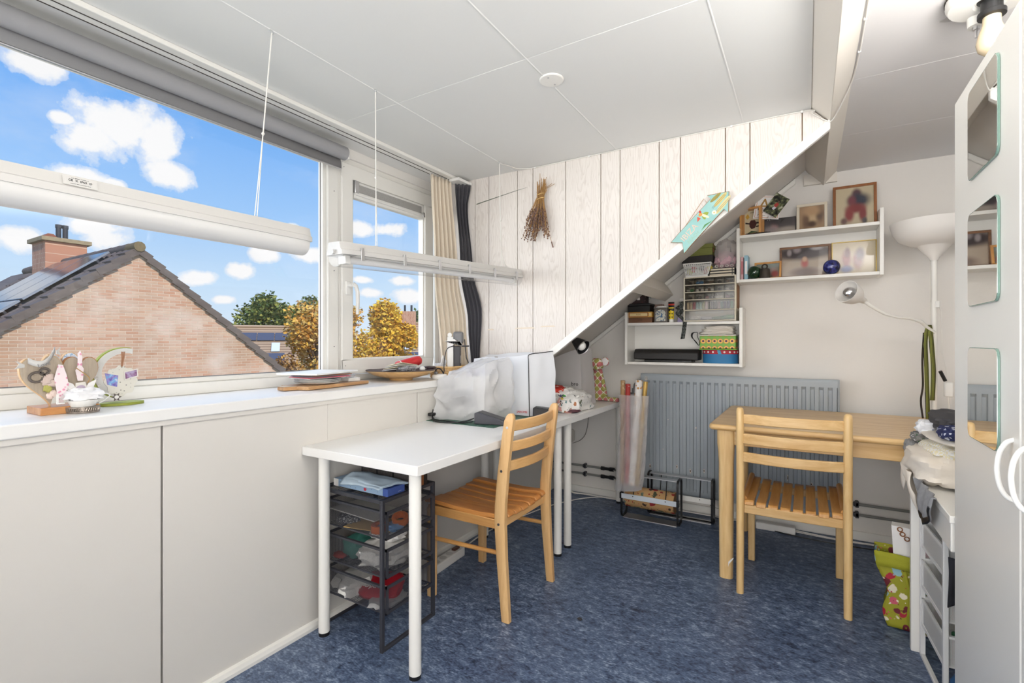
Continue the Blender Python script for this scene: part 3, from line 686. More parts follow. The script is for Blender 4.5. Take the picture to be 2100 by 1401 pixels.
for y in (1.693, 2.093):
    sidewise = 1
    p = curved_post([(-1.052, y, 0, .82), (-1.060, y, .10, .9), (-1.072, y, .25, 1), (-1.080, y, .40, 1.12), (-1.078, y, .47, 1.1), (-1.066, y, .60, 1.05), (-1.048, y, .74, 1), (-1.036, y, .82, .95), (-1.031, y, .842, .75), (-1.029, y, .852, .35)], .044, .027).build('back_post', M_pine, c1, smooth=50)
    sg = -1 if y < 1.9 else 1
    for xx, z in ((-1.04, .795), (-1.068, .615), (-1.082, .395)):
        MB().lathe([(.0055, 0), (.0055, .002), (.002, .0026)], (xx, y+sg*.0135, z), 10, Matrix.Rotation(R(90)*(1 if sg < 0 else -1), 3, 'X')).build('bolt', M_dgrey if z < .7 else M_alu, p, smooth=40)
for z0, z1, x in ((.776, .82, -1.042), (.69, .732, -1.053), (.608, .65, -1.064)):
    arc_slat(1.704, 2.082, x, z0, z1, .017, .03).build('back_slat', M_piney, c1, bevel=.004, smooth=45)
for y in (1.694, 2.092):
    MB().prism([(-1.463, 0), (-1.431, 0), (-1.428, .40), (-1.466, .40)], y-.016, y+.016, 'y').build('front_leg', M_pine, c1, bevel=.003)
    MB().box(-1.462, y-.0125, .372, -1.098, y+.0125, .412).build('side_apron', M_pinex, c1, bevel=.003)
    MB().tube([(-1.448, y, .262), (-1.075, y, .272)], .0095, 10).build('stretcher', M_pinex, c1, smooth=50)
for x in (-1.452, -1.092): MB().box(x-.010, 1.706, .368, x+.010, 2.08, .402).build('cross_apron', M_piney, c1, bevel=.003)
NS = 7
for i in range(NS):
    y = 1.71+(2.076-1.71)*i/(NS-1); dip = .016*(1-((i-3)/3)**2)
    b = MB(); prof = [(-1.485, .424), (-1.478, .436), (-1.44, .438), (-1.30, .430), (-1.18, .428), (-1.10, .433), (-1.082, .430), (-1.072, .420), (-1.073, .412), (-1.10, .414), (-1.18, .410), (-1.30, .412), (-1.44, .420), (-1.478, .418)]
    wv = .0255
    b.prism([(x, z-dip) for x, z in prof], y-wv, y+wv, 'y'); b.build('seat_slat', M_honeyx, c1, bevel=.0035, smooth=40)

# ---- chair at the wooden table (faces the back wall)
c2c = thing('wooden_chair', 'light wooden chair with open slatted seat at the wooden table', 'chair', (-.06, 2.63, 0))
for x in (-.262, .144):
    MB().tube([(x, 2.44, 0), (x, 2.446, .2), (x, 2.452, .43), (x, 2.446, .62), (x, 2.436, .825), (x, 2.436, .84), (x, 2.436, .846)], [.0155, .0165, .017, .017, .0165, .014, .007], 14).build('back_post', M_woodz, c2c, smooth=50)
for z0, z1 in ((.772, .816), (.682, .728), (.600, .644)):
    arc_slat(-.25, .132, 2.441, z0, z1, .017, -.03, axis='y').build('back_slat', M_wood, c2c, bevel=.004, smooth=45)
for x in (-.250, .134):
    MB().prism([(2.826, 0), (2.858, 0), (2.862, .405), (2.822, .405)], x-.016, x+.016, 'x').build('front_leg', M_woodz, c2c, bevel=.004)
    MB().box(x-.012, 2.46, .365, x+.012, 2.83, .405).build('side_apron', M_woody, c2c, bevel=.004)
    MB().tube([(x, 2.47, .425), (x, 2.60, .428), (x, 2.75, .436), (x, 2.86, .44)], .014, 10).build('side_rail', M_woody, c2c, smooth=50)
arc_slat(-.248, .130, 2.462, .362, .402, .02, -.006, axis='y').build('back_apron', M_wood, c2c, bevel=.004)
MB().box(-.235, 2.842, .368, .118, 2.862, .402).build('front_apron', M_wood, c2c, bevel=.003)
for i in range(8):
    x = -.226+.0478*i; dip = .012*(1-((i-3.5)/3.5)**2)
    prof = [(2.447, .402), (2.449, .416), (2.458, .424), (2.50, .424), (2.60, .419), (2.72, .424), (2.82, .434), (2.862, .434), (2.872, .428), (2.872, .420), (2.82, .422), (2.72, .412), (2.60, .408), (2.50, .412), (2.458, .408)]
    MB().prism([(y, z-dip) for y, z in prof], x-.0195, x+.0195, 'x').build('seat_slat', M_woody, c2c, bevel=.003, smooth=40)

# ---- wooden table
def round_rect(x0, y0, x1, y1, r, n=6):
    P = []
    for cx, cy, a0 in ((x1-r, y0+r, -90), (x1-r, y1-r, 0), (x0+r, y1-r, 90), (x0+r, y0+r, 180)):
        for k in range(n+1): a = R(a0+90*k/n); P.append((cx+r*math.cos(a), cy+r*math.sin(a)))
    return P
tw = thing('wooden_table', 'light wooden table with bullnose edge in front of the radiator', 'table', (.2, 2.93, 0))
MB().prism(round_rect(-.412, 2.515, .86, 3.33, .035), .718, .746, 'z').build('table_top', M_wood, tw, bevel=.012, seg=4, smooth=60)
for x in (-.338, .79):
    for y in (2.578, 3.27):
        b = MB(); prof = [(0, .031, .031), (.30, .033, .033), (.56, .034, .034), (.61, .037, .035), (.65, .041, .036), (.7175, .042, .036)]
        b.lathe([(1, z) for z, a, c in prof], (0, 0, 0), 16, cap=True)
        for k, (z, a, c) in enumerate(prof):
            for j in range(16):
                an = 2*PI*j/16; ca, sa = math.cos(an), math.sin(an)
                b.v[k*16+j] = Vector((x+a*math.copysign(abs(ca)**.7, ca), y+c*math.copysign(abs(sa)**.7, sa), z))
        b.build('leg', M_woodz, tw, smooth=50)
for y in (2.56, 3.285): MB().box(-.30, y-.011, .648, .75, y+.011, .7178).build('apron', M_wood, tw, bevel=.003)
for x in (-.33, .78): MB().box(x-.011, 2.61, .648, x+.011, 3.24, .7178).build('apron', M_woody, tw, bevel=.003)
MB().prism([(-.325, .085), (-.308, .105), (-.300, .11), (-.305, .10), (-.322, .075), (-.326, .06)], 2.5455, 2.5465, 'y').build('paint_scuff', M_paper, tw)

# ---- radiator
M_rad = mat('blue_grey_radiator_enamel', hexc(158, 166, 172), .38)
ra = thing('panel_radiator', 'blue grey ribbed panel radiator on the back wall', 'radiator', (-.41, 3.38, .13))
RX0, RX1, RZ0, RZ1, RY = -.985, .158, .13, .925, 3.335
rib = .0435; nr = 25
def radf(x):
    f = ((x-(RX0+.045)) / rib); n_ = math.floor(f)
    if n_ < 0 or n_ >= nr: return 0
    f -= n_; return .011*(1 if f < .38 else (1-(f-.38)/.08 if f < .46 else (0 if f < .92 else (f-.92)/.08)))
xs_ = sorted({RX0, RX1, *[RX0+.045+rib*(i+f) for i in range(nr) for f in (0, .001, .38, .46, .6, .92, .999)], RX0+.045+rib*nr})
zs_ = [RZ0, RZ0+.012, RZ0+.035, RZ0+.05, .3, .5, .7, RZ1-.062, RZ1-.045, RZ1-.02, RZ1-.014, RZ1]
wz = [0, 0, 0, 1, 1, 1, 1, 1, 0, 0, 0, 0]
b = MB()
nx_ = len(xs_)-1; nz_ = len(zs_)-1
def radp(u, v):
    x = xs_[round(u*nx_)]; k = round(v*nz_)
    return (x, RY+radf(x)*wz[k]+(.006 if k in (0, nz_) else 0)+(.006 if x in (RX0, RX1) else 0), zs_[k])
b.grid(nx_, nz_, radp)
b.build('front_panel', M_rad, ra, smooth=32)
MB().box(RX0+.01, RY+.085, RZ0+.01, RX1-.01, RY+.10, RZ1-.012).build('rear_panel', M_rad, ra, bevel=.004)
MB().box(RX0, RY+.006, RZ0+.004, RX0+.006, RY+.03, RZ1-.004).box(RX1-.006, RY+.006, RZ0+.004, RX1, RY+.03, RZ1-.004).box(RX0, RY+.006, RZ1-.006, RX1, RY+.03, RZ1).build('edge_fold', M_rad, ra, bevel=.002)
b = MB()
for i in range(34): x = RX0+.03+i*.0325; b.box(x, RY+.03, RZ0+.03, x+.002, RY+.085, RZ1-.03)
b.build('convector_fins', M_rad, ra)
ring = [(-.945+.0125*math.cos(a*PI/10), RY-.0008, .892+.0125*math.sin(a*PI/10)) for a in range(20)]
em = MB().tube(ring, .0013, 5, closed=True); em.prism([(-.953, .882), (-.948, .888), (-.9475, .90), (-.9425, .90), (-.942, .888), (-.937, .882)], RY-.0012, RY-.0004, 'y')
em.build('maker_emblem', mat('cream_print', hexc(222, 214, 200), .6), ra)
M_chipw = mat('chipped_primer', hexc(214, 206, 194), .8); M_chipd = mat('chipped_bare_metal', hexc(70, 62, 56), .8)
for x, z, w_, h_ in ((-.918, .295, .010, .034), (-.74, .315, .009, .026), (-.655, .297, .010, .030), (-.57, .31, .009, .026), (-.475, .315, .009, .02), (-.19, .30, .012, .02), (-.10, .33, .008, .04), (-.03, .29, .01, .018), (.02, .31, .012, .016)):
    rr = random.Random(int(x*1000)); P = [(x+w_*.6*math.cos(a)*rr.uniform(.7, 1.1), z+h_*.55*math.sin(a)*rr.uniform(.75, 1.1)) for a in [k*PI/5 for k in range(10)]]
    yy = RY+radf(x)
    c_ = MB().prism(P, yy-.0009, yy-.0002, 'y').build('paint_chip', M_chipw, ra)
    MB().prism([(x+(p[0]-x)*.55, z+(p[1]-z)*.6) for p in P], yy-.0015, yy-.0009, 'y').build('bare_spot', M_chipd, c_)
for x, z, s in ((-.80, .62, .004), (-.62, .58, .009), (-.83, .42, .004), (-.5, .68, .004), (.05, .74, .006), (.12, .87, .005), (-.33, .7, .004), (-.2, .66, .004), (.06, .62, .005)):
    yy = RY+radf(x); MB().prism([(x-s, z), (x, z-s*.7), (x+s, z+.3*s), (x, z+s*.9)], yy-.0009, yy-.0002, 'y').build('paint_chip', M_chipw, ra)
vp = MB().tube([(RX0+.004, RY+.04, .875), (RX0-.03, RY+.045, .868), (RX0-.05, RY+.05, .84), (RX0-.055, RY+.05, .79), (RX0-.057, RY+.05, .21)], .0125, 12).build('supply_pipe', mat('grey_painted_pipe', hexc(110, 114, 116), .45), ra, smooth=50)
MB().tube([(RX0-.056, RY+.05, .815), (RX0-.056, RY+.05, .78)], .018, 12).build('valve_nut', M_grey, vp, smooth=30)
kn = MB().tube([(RX0-.06, RY+.05, .765), (RX0-.115, RY+.05, .765)], .019, 14).build('valve_knob', M_grey, vp, smooth=30)
for k in range(6): MB().tube([(RX0-.072-.008*k, RY+.05, .765), (RX0-.0745-.008*k, RY+.05, .765)], .0205, 14).build('knob_ridge', M_dgrey, kn)
# heating pipes along the wall
for nm, z in (('upper of the two grey heating pipes low on the back wall', .212), ('lower of the two grey heating pipes low on the back wall', .152)):
    t = thing('heating_pipe', nm, 'pipe', (-1.68, 3.41, z), 'heating pipes on the back wall')
    MB().tube([(-1.69, 3.415, z), (2.28, 3.415, z)], .0078, 10).build('pipe_run', mat('grey_pipe_paint', hexc(128, 128, 124), .4), t, smooth=50)
    for x in (-1.43, .24, 1.2): MB().cbox((x, 3.418, z), (.026, .026, .024)).box(x-.005, 3.405, z-.018, x+.012, 3.435, z+.018).build('clip', M_dgrey, t, bevel=.003)
    MB().tube([(-1.30, 3.415, z), (-1.275, 3.415, z)], .014, 10).tube([(-1.275, 3.415, z), (-1.235, 3.415, z)], .011, 10).tube([(-1.235, 3.415, z), (-1.205, 3.415, z)], .015, 10).tube([(-1.25, 3.40, z+.004), (-1.19, 3.395, z+.012)], .007, 8).build('valve', M_black, t, smooth=30)

# ---- wardrobe with mirror tiles
KX = .335; ks = KX/.36; kz = lambda z: 1.145+(z-1.145)*ks
wd = thing('white_wardrobe', 'tall white wardrobe front with square mirrors at the right edge', 'wardrobe', (KX+.3, .9, 0))
MB().box(KX+.022, -.16, .06, KX+.58, 1.716, 1.772).build('carcass', M_gloss, wd, bevel=.003)
MB().box(KX+.03, -.15, 0, KX+.55, 1.70, .06).build('plinth', M_gloss, wd)
M_edge = mat('green_glass_edge', hexc(120, 150, 138), .15)
for di, (y0, y1) in enumerate(((1.252, 1.720), (.78, 1.248), (.308, .776), (-.164, .304))):
    d = MB().box(KX, y0, .065, KX+.021, y1, 1.777).build('door', M_gloss, wd, bevel=.004)
    ym = y0+.106
    if di < 3:
        for (za, zb) in ((1.556, 1.783), (1.234, 1.470), (.902, 1.13)):
            P = round_rect(ym, kz(za), ym+.216, kz(zb), .02)
            MB().prism(P, KX-.0006, KX-.0045, 'x').build('mirror', [M_edge], d)
            MB().prism([(ym+.108+(p[0]-ym-.108)*.985, (kz(za)+kz(zb))/2+(p[1]-(kz(za)+kz(zb))/2)*.985) for p in P], KX-.0046, KX-.0050, 'x').build('mirror', M_mirror, d)
    yh = y0+.036 if di % 2 == 0 else y1-.036
    pts = smoothpath([(KX+.002, yh, .958), (KX-.009, yh, .952), (KX-.018, yh, .934), (KX-.022, yh, .91), (KX-.022, yh, .89), (KX-.018, yh, .866), (KX-.009, yh, .848), (KX+.002, yh, .842)], 3)
    MB().tube(pts, .0045, 12).build('handle', M_wplas, d, smooth=60)

# ---- white side table with drawers underneath, right edge
tb = thing('white_side_table', 'white table carrying the pile of clothes beside the wardrobe', 'table', (.6, 2.05, 0))
MB().box(.328, 1.735, .655, .90, 2.338, .675).build('table_top', M_gloss, tb, bevel=.002)
MB().box(.332, 1.745, .575, .352, 2.328, .655).box(.352, 2.308, .575, .89, 2.328, .655).build('apron', M_gloss, tb, bevel=.002)
for x, y in ((.340, 2.322), (.88, 2.322), (.88, 1.75)): MB().box(x-.012, y-.012, 0, x+.016, y+.012, .655).build('leg', M_gloss, tb, bevel=.002)
# ---- floor lamp
fx, fy = .556, 3.26
M_shade = mat('white_lamp_shade', hexc(238, 234, 228), .45)
lp = thing('floor_lamp', 'white uplighter floor lamp with reading arm against the back wall', 'lamp', (fx, fy, 0))
MB().lathe([(.13, 0), (.13, .012), (.12, .02), (.02, .03)], (fx, fy, 0), 28).build('base', M_gloss, lp, smooth=40)
MB().tube([(fx, fy, .02), (fx, fy, 1.60)], .0125, 14).tube([(fx, fy, 1.35), (fx, fy, 1.355)], .0145, 14).build('pole', M_gloss, lp, smooth=40)
MB().lathe([(.016, 1.56), (.022, 1.575), (.05, 1.61), (.068, 1.635), (.072, 1.638), (.10, 1.645), (.145, 1.67), (.17, 1.71), (.182, 1.76), (.179, 1.76), (.166, 1.712), (.143, 1.676), (.10, 1.651), (.02, 1.64)], (fx, fy, 0), 36, cap=False).build('uplight_shade', M_shade, lp, smooth=50)
arm = [(fx, fy-.01, 1.19), (fx-.03, fy-.03, 1.215), (fx-.06, fy-.06, 1.245), (fx-.11, fy-.10, 1.262), (fx-.17, fy-.13, 1.27), (fx-.22, fy-.16, 1.285), (fx-.28, fy-.20, 1.325), (fx-.325, fy-.23, 1.36)]
ar = MB().tube(arm, [.0085]*3+[.007]*3+[.008]*2, 10).build('reading_arm', M_gloss, lp, smooth=60)
hd = Vector((-.50, -.62, .28)).normalized()
mh = hd.to_track_quat('Z', 'Y').to_matrix()
MB().lathe([(.014, -.03), (.018, 0), (.03, .02), (.045, .045), (.054, .08), (.057, .11), (.055, .11), (.052, .08), (.04, .045), (.014, .02)], arm[-1], 28, mh, cap=False).build('reading_shade', M_shade, lp, smooth=50)
MB().ball(Vector(arm[-1])+hd*.085, .03, 18, 12).build('bulb', M_chrome, lp, smooth=60)
MB().tube([(fx+.016, fy+.005, 1.335), (fx+.03, fy+.01, 1.3), (fx+.032, fy+.012, 1.1), (fx+.05, fy+.02, 1.0), (fx+.058, fy+.02, .94)], .0028, 6).tube([(fx+.06, fy+.02, .86), (fx+.07, fy+.03, .7), (fx+.09, fy+.05, .62)], .0028, 6).build('cord', M_cord_w, lp)
MB().cbox((fx+.06, fy+.02, .90), (.036, .022, .075)).build('inline_switch', M_wplas, lp, bevel=.005)
MB().cbox((fx+.012, fy-.004, 1.335), (.02, .02, .035)).build('pole_switch', M_wplas, lp, bevel=.004)
# ================================================================== WINDOW SIDE, SILL AND DESK OBJECTS
# ---- curtains
def curtain(name, label, left, right, z0, z1, folds, amp, material, n=90, ph=0.0):
    # left/right: list of (z, x, y) edges from top to bottom
    def ed(E, z):
        for (za, xa, ya), (zb, xb, yb) in zip(E, E[1:]):
            if z <= za and z >= zb: t = (za-z)/(za-zb); t = t*t*(3-2*t); return Vector((xa+(xb-xa)*t, ya+(yb-ya)*t, z))
        return Vector((E[-1][1], E[-1][2], z)) if z < E[-1][0] else Vector((E[0][1], E[0][2], z))
    t = thing(name, label, 'curtain', (left[-1][1], left[-1][2], z0))
    def f(u, v):
        z = z1+(z0-z1)*v; a = ed(left, z); c = ed(right, z); p = a*(1-u)+c*u
        nrm = Vector((c.y-a.y, -(c.x-a.x), 0)).normalized()
        s = math.sin(u*folds*2*PI+ph+.6*math.sin(v*3+u*4))*amp*(.55+.45*math.sin(PI*min(1, v*1.3+.2)))+.25*amp*mnoise.noise(Vector((u*9, v*4, ph)))
        p += nrm*s; return p
    MB().grid(n, 30, f).build('curtain_fabric', material, t, smooth=70, solid=.0025)
    hk = MB()
    for k in range(folds+2):
        u = k/(folds+1); a = f(u, 0); hk.tube([(a.x, a.y, a.z-.005), (a.x, a.y, a.z+.014)], .0022, 5)
    hk.build('curtain_hooks', M_wplas, t)
    return t
M_cur1 = mat('cream_curtain_cloth', hexc(226, 213, 193), .9, bump=.1, bscale=700, sheen=.2)
M_cur2 = mat('charcoal_curtain_cloth', hexc(62, 61, 67), .9, bump=.1, bscale=700, sheen=.2)
curtain('curtain', 'cream curtain drawn back at the right end of the window', [(2.118, -1.878, 2.185), (1.6, -1.872, 2.205), (.96, -1.885, 2.29)], [(2.118, -1.855, 2.355), (1.55, -1.83, 2.39), (1.25, -1.80, 2.425), (.96, -1.79, 2.438)], .962, 2.118, 6, .016, M_cur1)
curtain('curtain', 'charcoal curtain bunched against the wood panelled wall', [(2.112, -1.845, 2.372), (1.6, -1.825, 2.40), (1.25, -1.785, 2.432), (.96, -1.765, 2.44)], [(2.105, -1.775, 2.438), (1.98, -1.803, 2.442), (1.6, -1.765, 2.442), (1.32, -1.694, 2.444), (.96, -1.712, 2.444)], .962, 2.112, 4, .011, M_cur2, ph=1.0)

# ---- fluorescent lamp fittings on cords
M_fit = mat('lamp_housing_white', hexc(208, 206, 202), .4)
M_dif = mat('prismatic_diffuser', hexc(228, 227, 224), .25, trans=.0, alpha=1)
M_dif2 = glassmat('clear_diffuser', (.97, .97, .97), .12, .25)
M_tubew = mat('fluorescent_tube', hexc(244, 244, 244), .3)
def fitting(label, y0, y1, zc0, zc1, x0, x1, clear, hooks, lab):
    t = thing('fluorescent_lamp', label, 'lamp', (x0, (y0+y1)/2, (zc0+zc1)/2), 'hanging fluorescent fittings')
    d = Vector((x1-x0, y1-y0, zc1-zc0)); L = d.length
    m = frame_m((x0, y0, zc0), d, Vector((0, 0, 1)).cross(d))          # local x along lamp, y sideways, z up
    def body(prof, name, material, e0, e1, smooth=40, cap=True):
        b = MB(); secs = []
        for sx, k in ((e0, .82), (e0+.018, .97), (e0+.035, 1), (L-e1-.035, 1), (L-e1-.018, .97), (L-e1, .82)):
            secs.append([m @ Vector((sx, y*k, z if z*0 == 0 else z)) for y, z in prof])
        n = len(prof)
        for s in secs: b.v += s
        for i in range(5):
            for j in range(n): b.f.append((i*n+j, i*n+(j+1) % n, (i+1)*n+(j+1) % n, (i+1)*n+j))
        b.f.append(tuple(range(n))[::-1]); b.f.append(tuple(5*n+j for j in range(n)))
        return b.build(name, material, t, smooth=smooth)
    hs = body([(-.052, -.004), (-.052, .012), (-.044, .016), (-.036, .042), (.036, .042), (.044, .016), (.052, .012), (.052, -.004)], 'housing', M_fit, 0, 0)
    arc = [(.048*math.cos(a), -.004-.042*abs(math.sin(a))**.8) for a in [PI*k/12 for k in range(13)]]
    body(arc, 'diffuser', M_dif2 if clear else M_dif, .006, .006, 60)
    if clear:
        MB().tube([m @ Vector((.05, 0, -.018)), m @ Vector((L-.05, 0, -.018))], .013, 14).build('tube', M_tubew, t, smooth=60)
        for e in (.045, L-.045): MB().box(e-.012, -.02, -.034, e+.012, .02, -.004, m).build('lamp_holder', M_wplas, t, bevel=.002)
        MB().box(.07, -.044, -.007, L-.07, .044, -.0045, m).build('reflector_tray', M_gloss, t)
        for k in range(6):
            for s in (-1, 1):
                e = .085+(L-.17)*k/5
                MB().box(e-.008, s*.0525, -.022, e+.008, s*.0555, .016, m).box(e-.006, s*.046, .014, e+.006, s*.0555, .024, m).build('clip', M_alu, t, bevel=.001)
    for e in (-.004, L+.004): MB().tube([m @ Vector((e-.006, 0, .006)), m @ Vector((e+.006, 0, .006))], .009, 10).build('cable_gland', M_fit, t, smooth=40)
    for (hy, hx, e, w) in hooks:
        a = m @ Vector((e, 0, .043))
        MB().box(e-.03, -.02, .0425, e+.03, .02, .047, m).build('hanger_plate', M_fit, t)
        top = Vector((hx, hy, CE-.012))
        mid = top+(a-top)*.55
        sg = MB()
        for s in (-.004, .004): sg.tube([a+Vector((0, s, 0)), mid], .0016, 5)
        sg.tube([mid, top], .0022, 6); sg.ball(mid, .005, 8, 6)
        sg.build('hanging_string', M_cord_w, t)
        ring_ = [Vector((hx, hy+.006*math.cos(k*PI/6), CE-.008+.006*math.sin(k*PI/6))) for k in range(12)]
        MB().tube(ring_, .0013, 5, closed=True).build('ceiling_hook', M_alu, t)
    if lab:
        MB().box(lab, .0475, -.0, lab+.06, .0525, .014, m)
        mm = m @ frame_m((lab, -.0485, .0145), (1, 0, 0), (0, .35, 1))
        st = MB().box(0, 0, 0, .062, .024, .0006, m @ frame_m((lab, -.0465, .017), (1, 0, 0), (0, .31, 1))).build('rating_label', mat('silver_label', hexc(214, 212, 208), .4), t)
        text_mb('CE  X  IP65  O', .007, m @ frame_m((lab+.031, -.0465, .017), (1, 0, 0), (0, .31, 1)) @ Matrix.Translation((0, .0125, .0011))).build('lettering', M_dgrey, st)
        text_mb('--- ------ ------ --', .005, m @ frame_m((lab+.031, -.0465, .017), (1, 0, 0), (0, .31, 1)) @ Matrix.Translation((0, .019, .0011))).build('lettering', M_dgrey, st)
        text_mb('------ --- ------- ----', .005, m @ frame_m((lab+.031, -.0465, .017), (1, 0, 0), (0, .31, 1)) @ Matrix.Translation((0, .005, .0011))).build('lettering', M_dgrey, st)
    return t
fitting('long white fluorescent fitting hanging in front of the large window', -.22, 1.05, 1.476, 1.482, -1.46, -1.46, False, [(.936, -1.465, 1.10, 0), (-.1, -1.465, .15, 0)], .63)
f2 = fitting('clipped clear fluorescent fitting hanging across the casement window', 1.172, 2.43, 1.462, 1.515, -1.46, -1.438, True, [(1.369, -1.46, .20, 0), (2.276, -1.46, 1.10, 0)], 0)
MB().tube(smoothpath([(-1.44, 2.36, 1.556), (-1.447, 2.31, 1.58), (-1.452, 2.285, 1.66), (-1.458, 2.279, 1.9), (-1.46, 2.278, 2.13)]), .0024, 6).build('flex', M_cord_w, f2)
cb_ = thing('wall_cable', 'thin white cable clipped along the top of the wood panelled wall', 'cable', (-1.45, 2.45, 2.14))
MB().tube(smoothpath([(-1.46, 2.285, 2.134), (-1.44, 2.36, 2.138), (-1.42, 2.42, 2.139), (-1.33, 2.45, 2.139), (-1.0, 2.4515, 2.14), (-.5, 2.4515, 2.14), (-.02, 2.4515, 2.139), (.02, 2.4505, 2.118), (.06, 2.4495, 2.085), (.088, 2.445, 2.072), (.12, 2.36, 2.105), (.147, 2.24, 2.138), (.154, 2.0, 2.141), (.154, 1.72, 2.141), (.17, 1.6, 2.1405), (.26, 1.5, 2.1405), (.5, 1.42, 2.1405)], 8), .0026, 6).build('cable_run', M_cord_w, cb_, smooth=60)
for p in ((-1.33, 2.451, 2.138), (-1.0, 2.451, 2.139), (-.62, 2.451, 2.139), (-.3, 2.451, 2.139), (-.02, 2.451, 2.138), (.153, 2.05, 2.141), (.153, 1.85, 2.141)): MB().cbox(p, (.009, .007, .009)).build('cable_clip', M_wplas, cb_, bevel=.001)
cp = thing('ceiling_plate', 'round white blanking plate on the ceiling', 'ceiling rose', (-.834, 1.668, CE))
MB().lathe([(.046, CE), (.046, CE-.004), (.043, CE-.006), (.0, CE-.0065)], (-.834, 1.668, 0), 32).build('disc', M_gloss, cp, smooth=30)
MB().lathe([(.004, CE-.0064), (.004, CE-.008), (.0, CE-.008)], (-.834, 1.640, 0), 8).lathe([(.004, CE-.0064), (.004, CE-.008), (.0, CE-.008)], (-.834, 1.696, 0), 8).build('screw', M_alu, cp)

# ---- heart ornament on the sill
def heart(cy, cz, w, h, n=40, tilt=0.0):
    P = []
    for k in range(n):
        t = 2*PI*k/n; a = 16*math.sin(t)**3/17; b_ = (13*math.cos(t)-5*math.cos(2*t)-2*math.cos(3*t)-math.cos(4*t)+2.5)/15
        y, z = a*w/2, b_*h/2
        P.append((cy+y*math.cos(tilt)-z*math.sin(tilt), cz+y*math.sin(tilt)+z*math.cos(tilt)))
    return P
M_rust = mat('rustic_wood', hexc(176, 162, 144), .8, var=.15, vscale=14, stretch=(1, 12, 1))
M_obase = wood('ornament_base_wood', hexc(170, 106, 54), hexc(206, 150, 92), 'y')
M_blueprint = patmat('blue_scroll_paper', lambda q, co: q.mix(q.ramp(q.n('ShaderNodeTexNoise', i_Vector=co, i_Scale=60.0, i_Detail=2.0, i_Distortion=2.5).outputs[0], [(.52, 0.0), (.58, 1.0)]), hexc(214, 224, 236), hexc(150, 180, 212)), .7)
M_pinkpr = patmat('pink_print_card', lambda q, co: q.mix(q.ramp(q.n('ShaderNodeTexVoronoi', i_Vector=co, i_Scale=90.0).outputs[0], [(.25, 1.0), (.4, 0.0)]), hexc(240, 226, 228), hexc(226, 150, 178)), .7)
M_flowr = mat('dusty_paper_flower', hexc(206, 186, 176), .8); M_olive = mat('olive_felt', hexc(176, 172, 96), .9)
xo = -1.862
ho = thing('heart_ornament', 'wooden hearts ornament on a chunky wood block at the far left of the sill', 'ornament', (xo, .52, .94))
MB().box(xo-.05, .474, .94, xo+.062, .605, .961).build('wood_block', M_obase, ho, bevel=.002)
def dheart(cy, cz, w, h, x, tilt, m_f, m_e):
    P = heart(cy, cz, w, h, 44, tilt)
    hh = MB().prism(P, x-.016, x, 'x').build('heart', m_e, ho, smooth=50)
    MB().prism([(cy+(p[0]-cy)*.97, cz+(p[1]-cz)*.97) for p in P], x, x+.0015, 'x').build('heart_face', m_f, hh); return hh
M_hedge = mat('heart_edge_wood', hexc(208, 172, 128), .7); M_hedge2 = mat('heart_edge_brown', hexc(168, 112, 62), .7)
dheart(.492, 1.032, .100, .15, xo+.03, R(10), M_rust, M_hedge)
dheart(.537, 1.052, .090, .125, xo+.005, R(4), M_blueprint, M_hedge)
dheart(.572, 1.04, .090, .125, xo+.022, R(-2), M_rust, M_hedge2)
# banner
MB().grid(14, 1, lambda u, v: (xo+.052-.018*(2*u-1)**2, .456+.056*u, 1.086+.03*u-.022*math.sin(PI*u)+.016*(v-.5)+.006)).build('banner', mat('grey_banner', hexc(196, 194, 190), .5), ho, solid=.0012, smooth=50)
text_mb('Love', .014, frame_m((xo+.0535, .484, 1.081), (0, 1, .3), (0, -.3, 1)), .0003).build('lettering', M_grey, ho)
for y, z, dy in ((.450, 1.082, -.018), (.516, 1.118, .009)):
    MB().prism([(y, z), (y+dy, z+.010), (y+dy*.6, z), (y+dy*1.1, z-.012), (y, z-.008)], xo+.03, xo+.032, 'x').build('banner_tail', mat('grey_banner', hexc(196, 194, 190), .5), ho)
for i, (y, z) in enumerate(((.474, 1.045), (.490, 1.060))):
    MB().tube([(xo+.034, y+(.018-.007*i)*math.cos(a*PI/7)*(1-.02*a), z+(.016-.006*i)*math.sin(a*PI/7)*(1-.02*a)) for a in range(15)], .0035, 6).build('wire_scroll', mat('dark_metal_scroll', hexc(112, 104, 98), .5, .6), ho, smooth=50)
for y, z, r, mm_ in ((.495, 1.034, .012, M_flowr), (.506, 1.028, .010, M_flowr), (.500, 1.044, .009, M_flowr), (.495, 1.014, .009, M_olive), (.498, 1.009, .007, M_olive), (.507, .998, .009, mat('blush_paper', hexc(232, 212, 202), .8)), (.500, .992, .008, mat('blush_paper', hexc(232, 212, 202), .8)), (.529, .985, .006, M_olive)):
    lump((xo+.038, y, z), (.005, r, r), int(z*999), .5, 3.5, 14, 8).build('flower', mm_, ho, smooth=40)
MB().prism([(.513, .968), (.527, .966), (.531, .99), (.540, 1.02), (.535, 1.05), (.527, 1.078), (.517, 1.08), (.508, 1.04), (.514, 1.0)], xo+.042, xo+.0435, 'x').build('card_figure', M_pinkpr, ho)
MB().prism([(.562, 1.03), (.574, 1.03), (.576, 1.065), (.572, 1.072), (.573, 1.10), (.568, 1.118), (.562, 1.11), (.562, 1.073), (.557, 1.06)], xo+.035, xo+.0365, 'x').build('card_figure', M_pinkpr, ho)
MB().prism([(.556, .985), (.582, .985), (.583, 1.012), (.579, 1.026), (.557, 1.024)], xo+.036, xo+.038, 'x').build('photo_tag', mat('pale_tag', hexc(226, 222, 214), .6), ho)
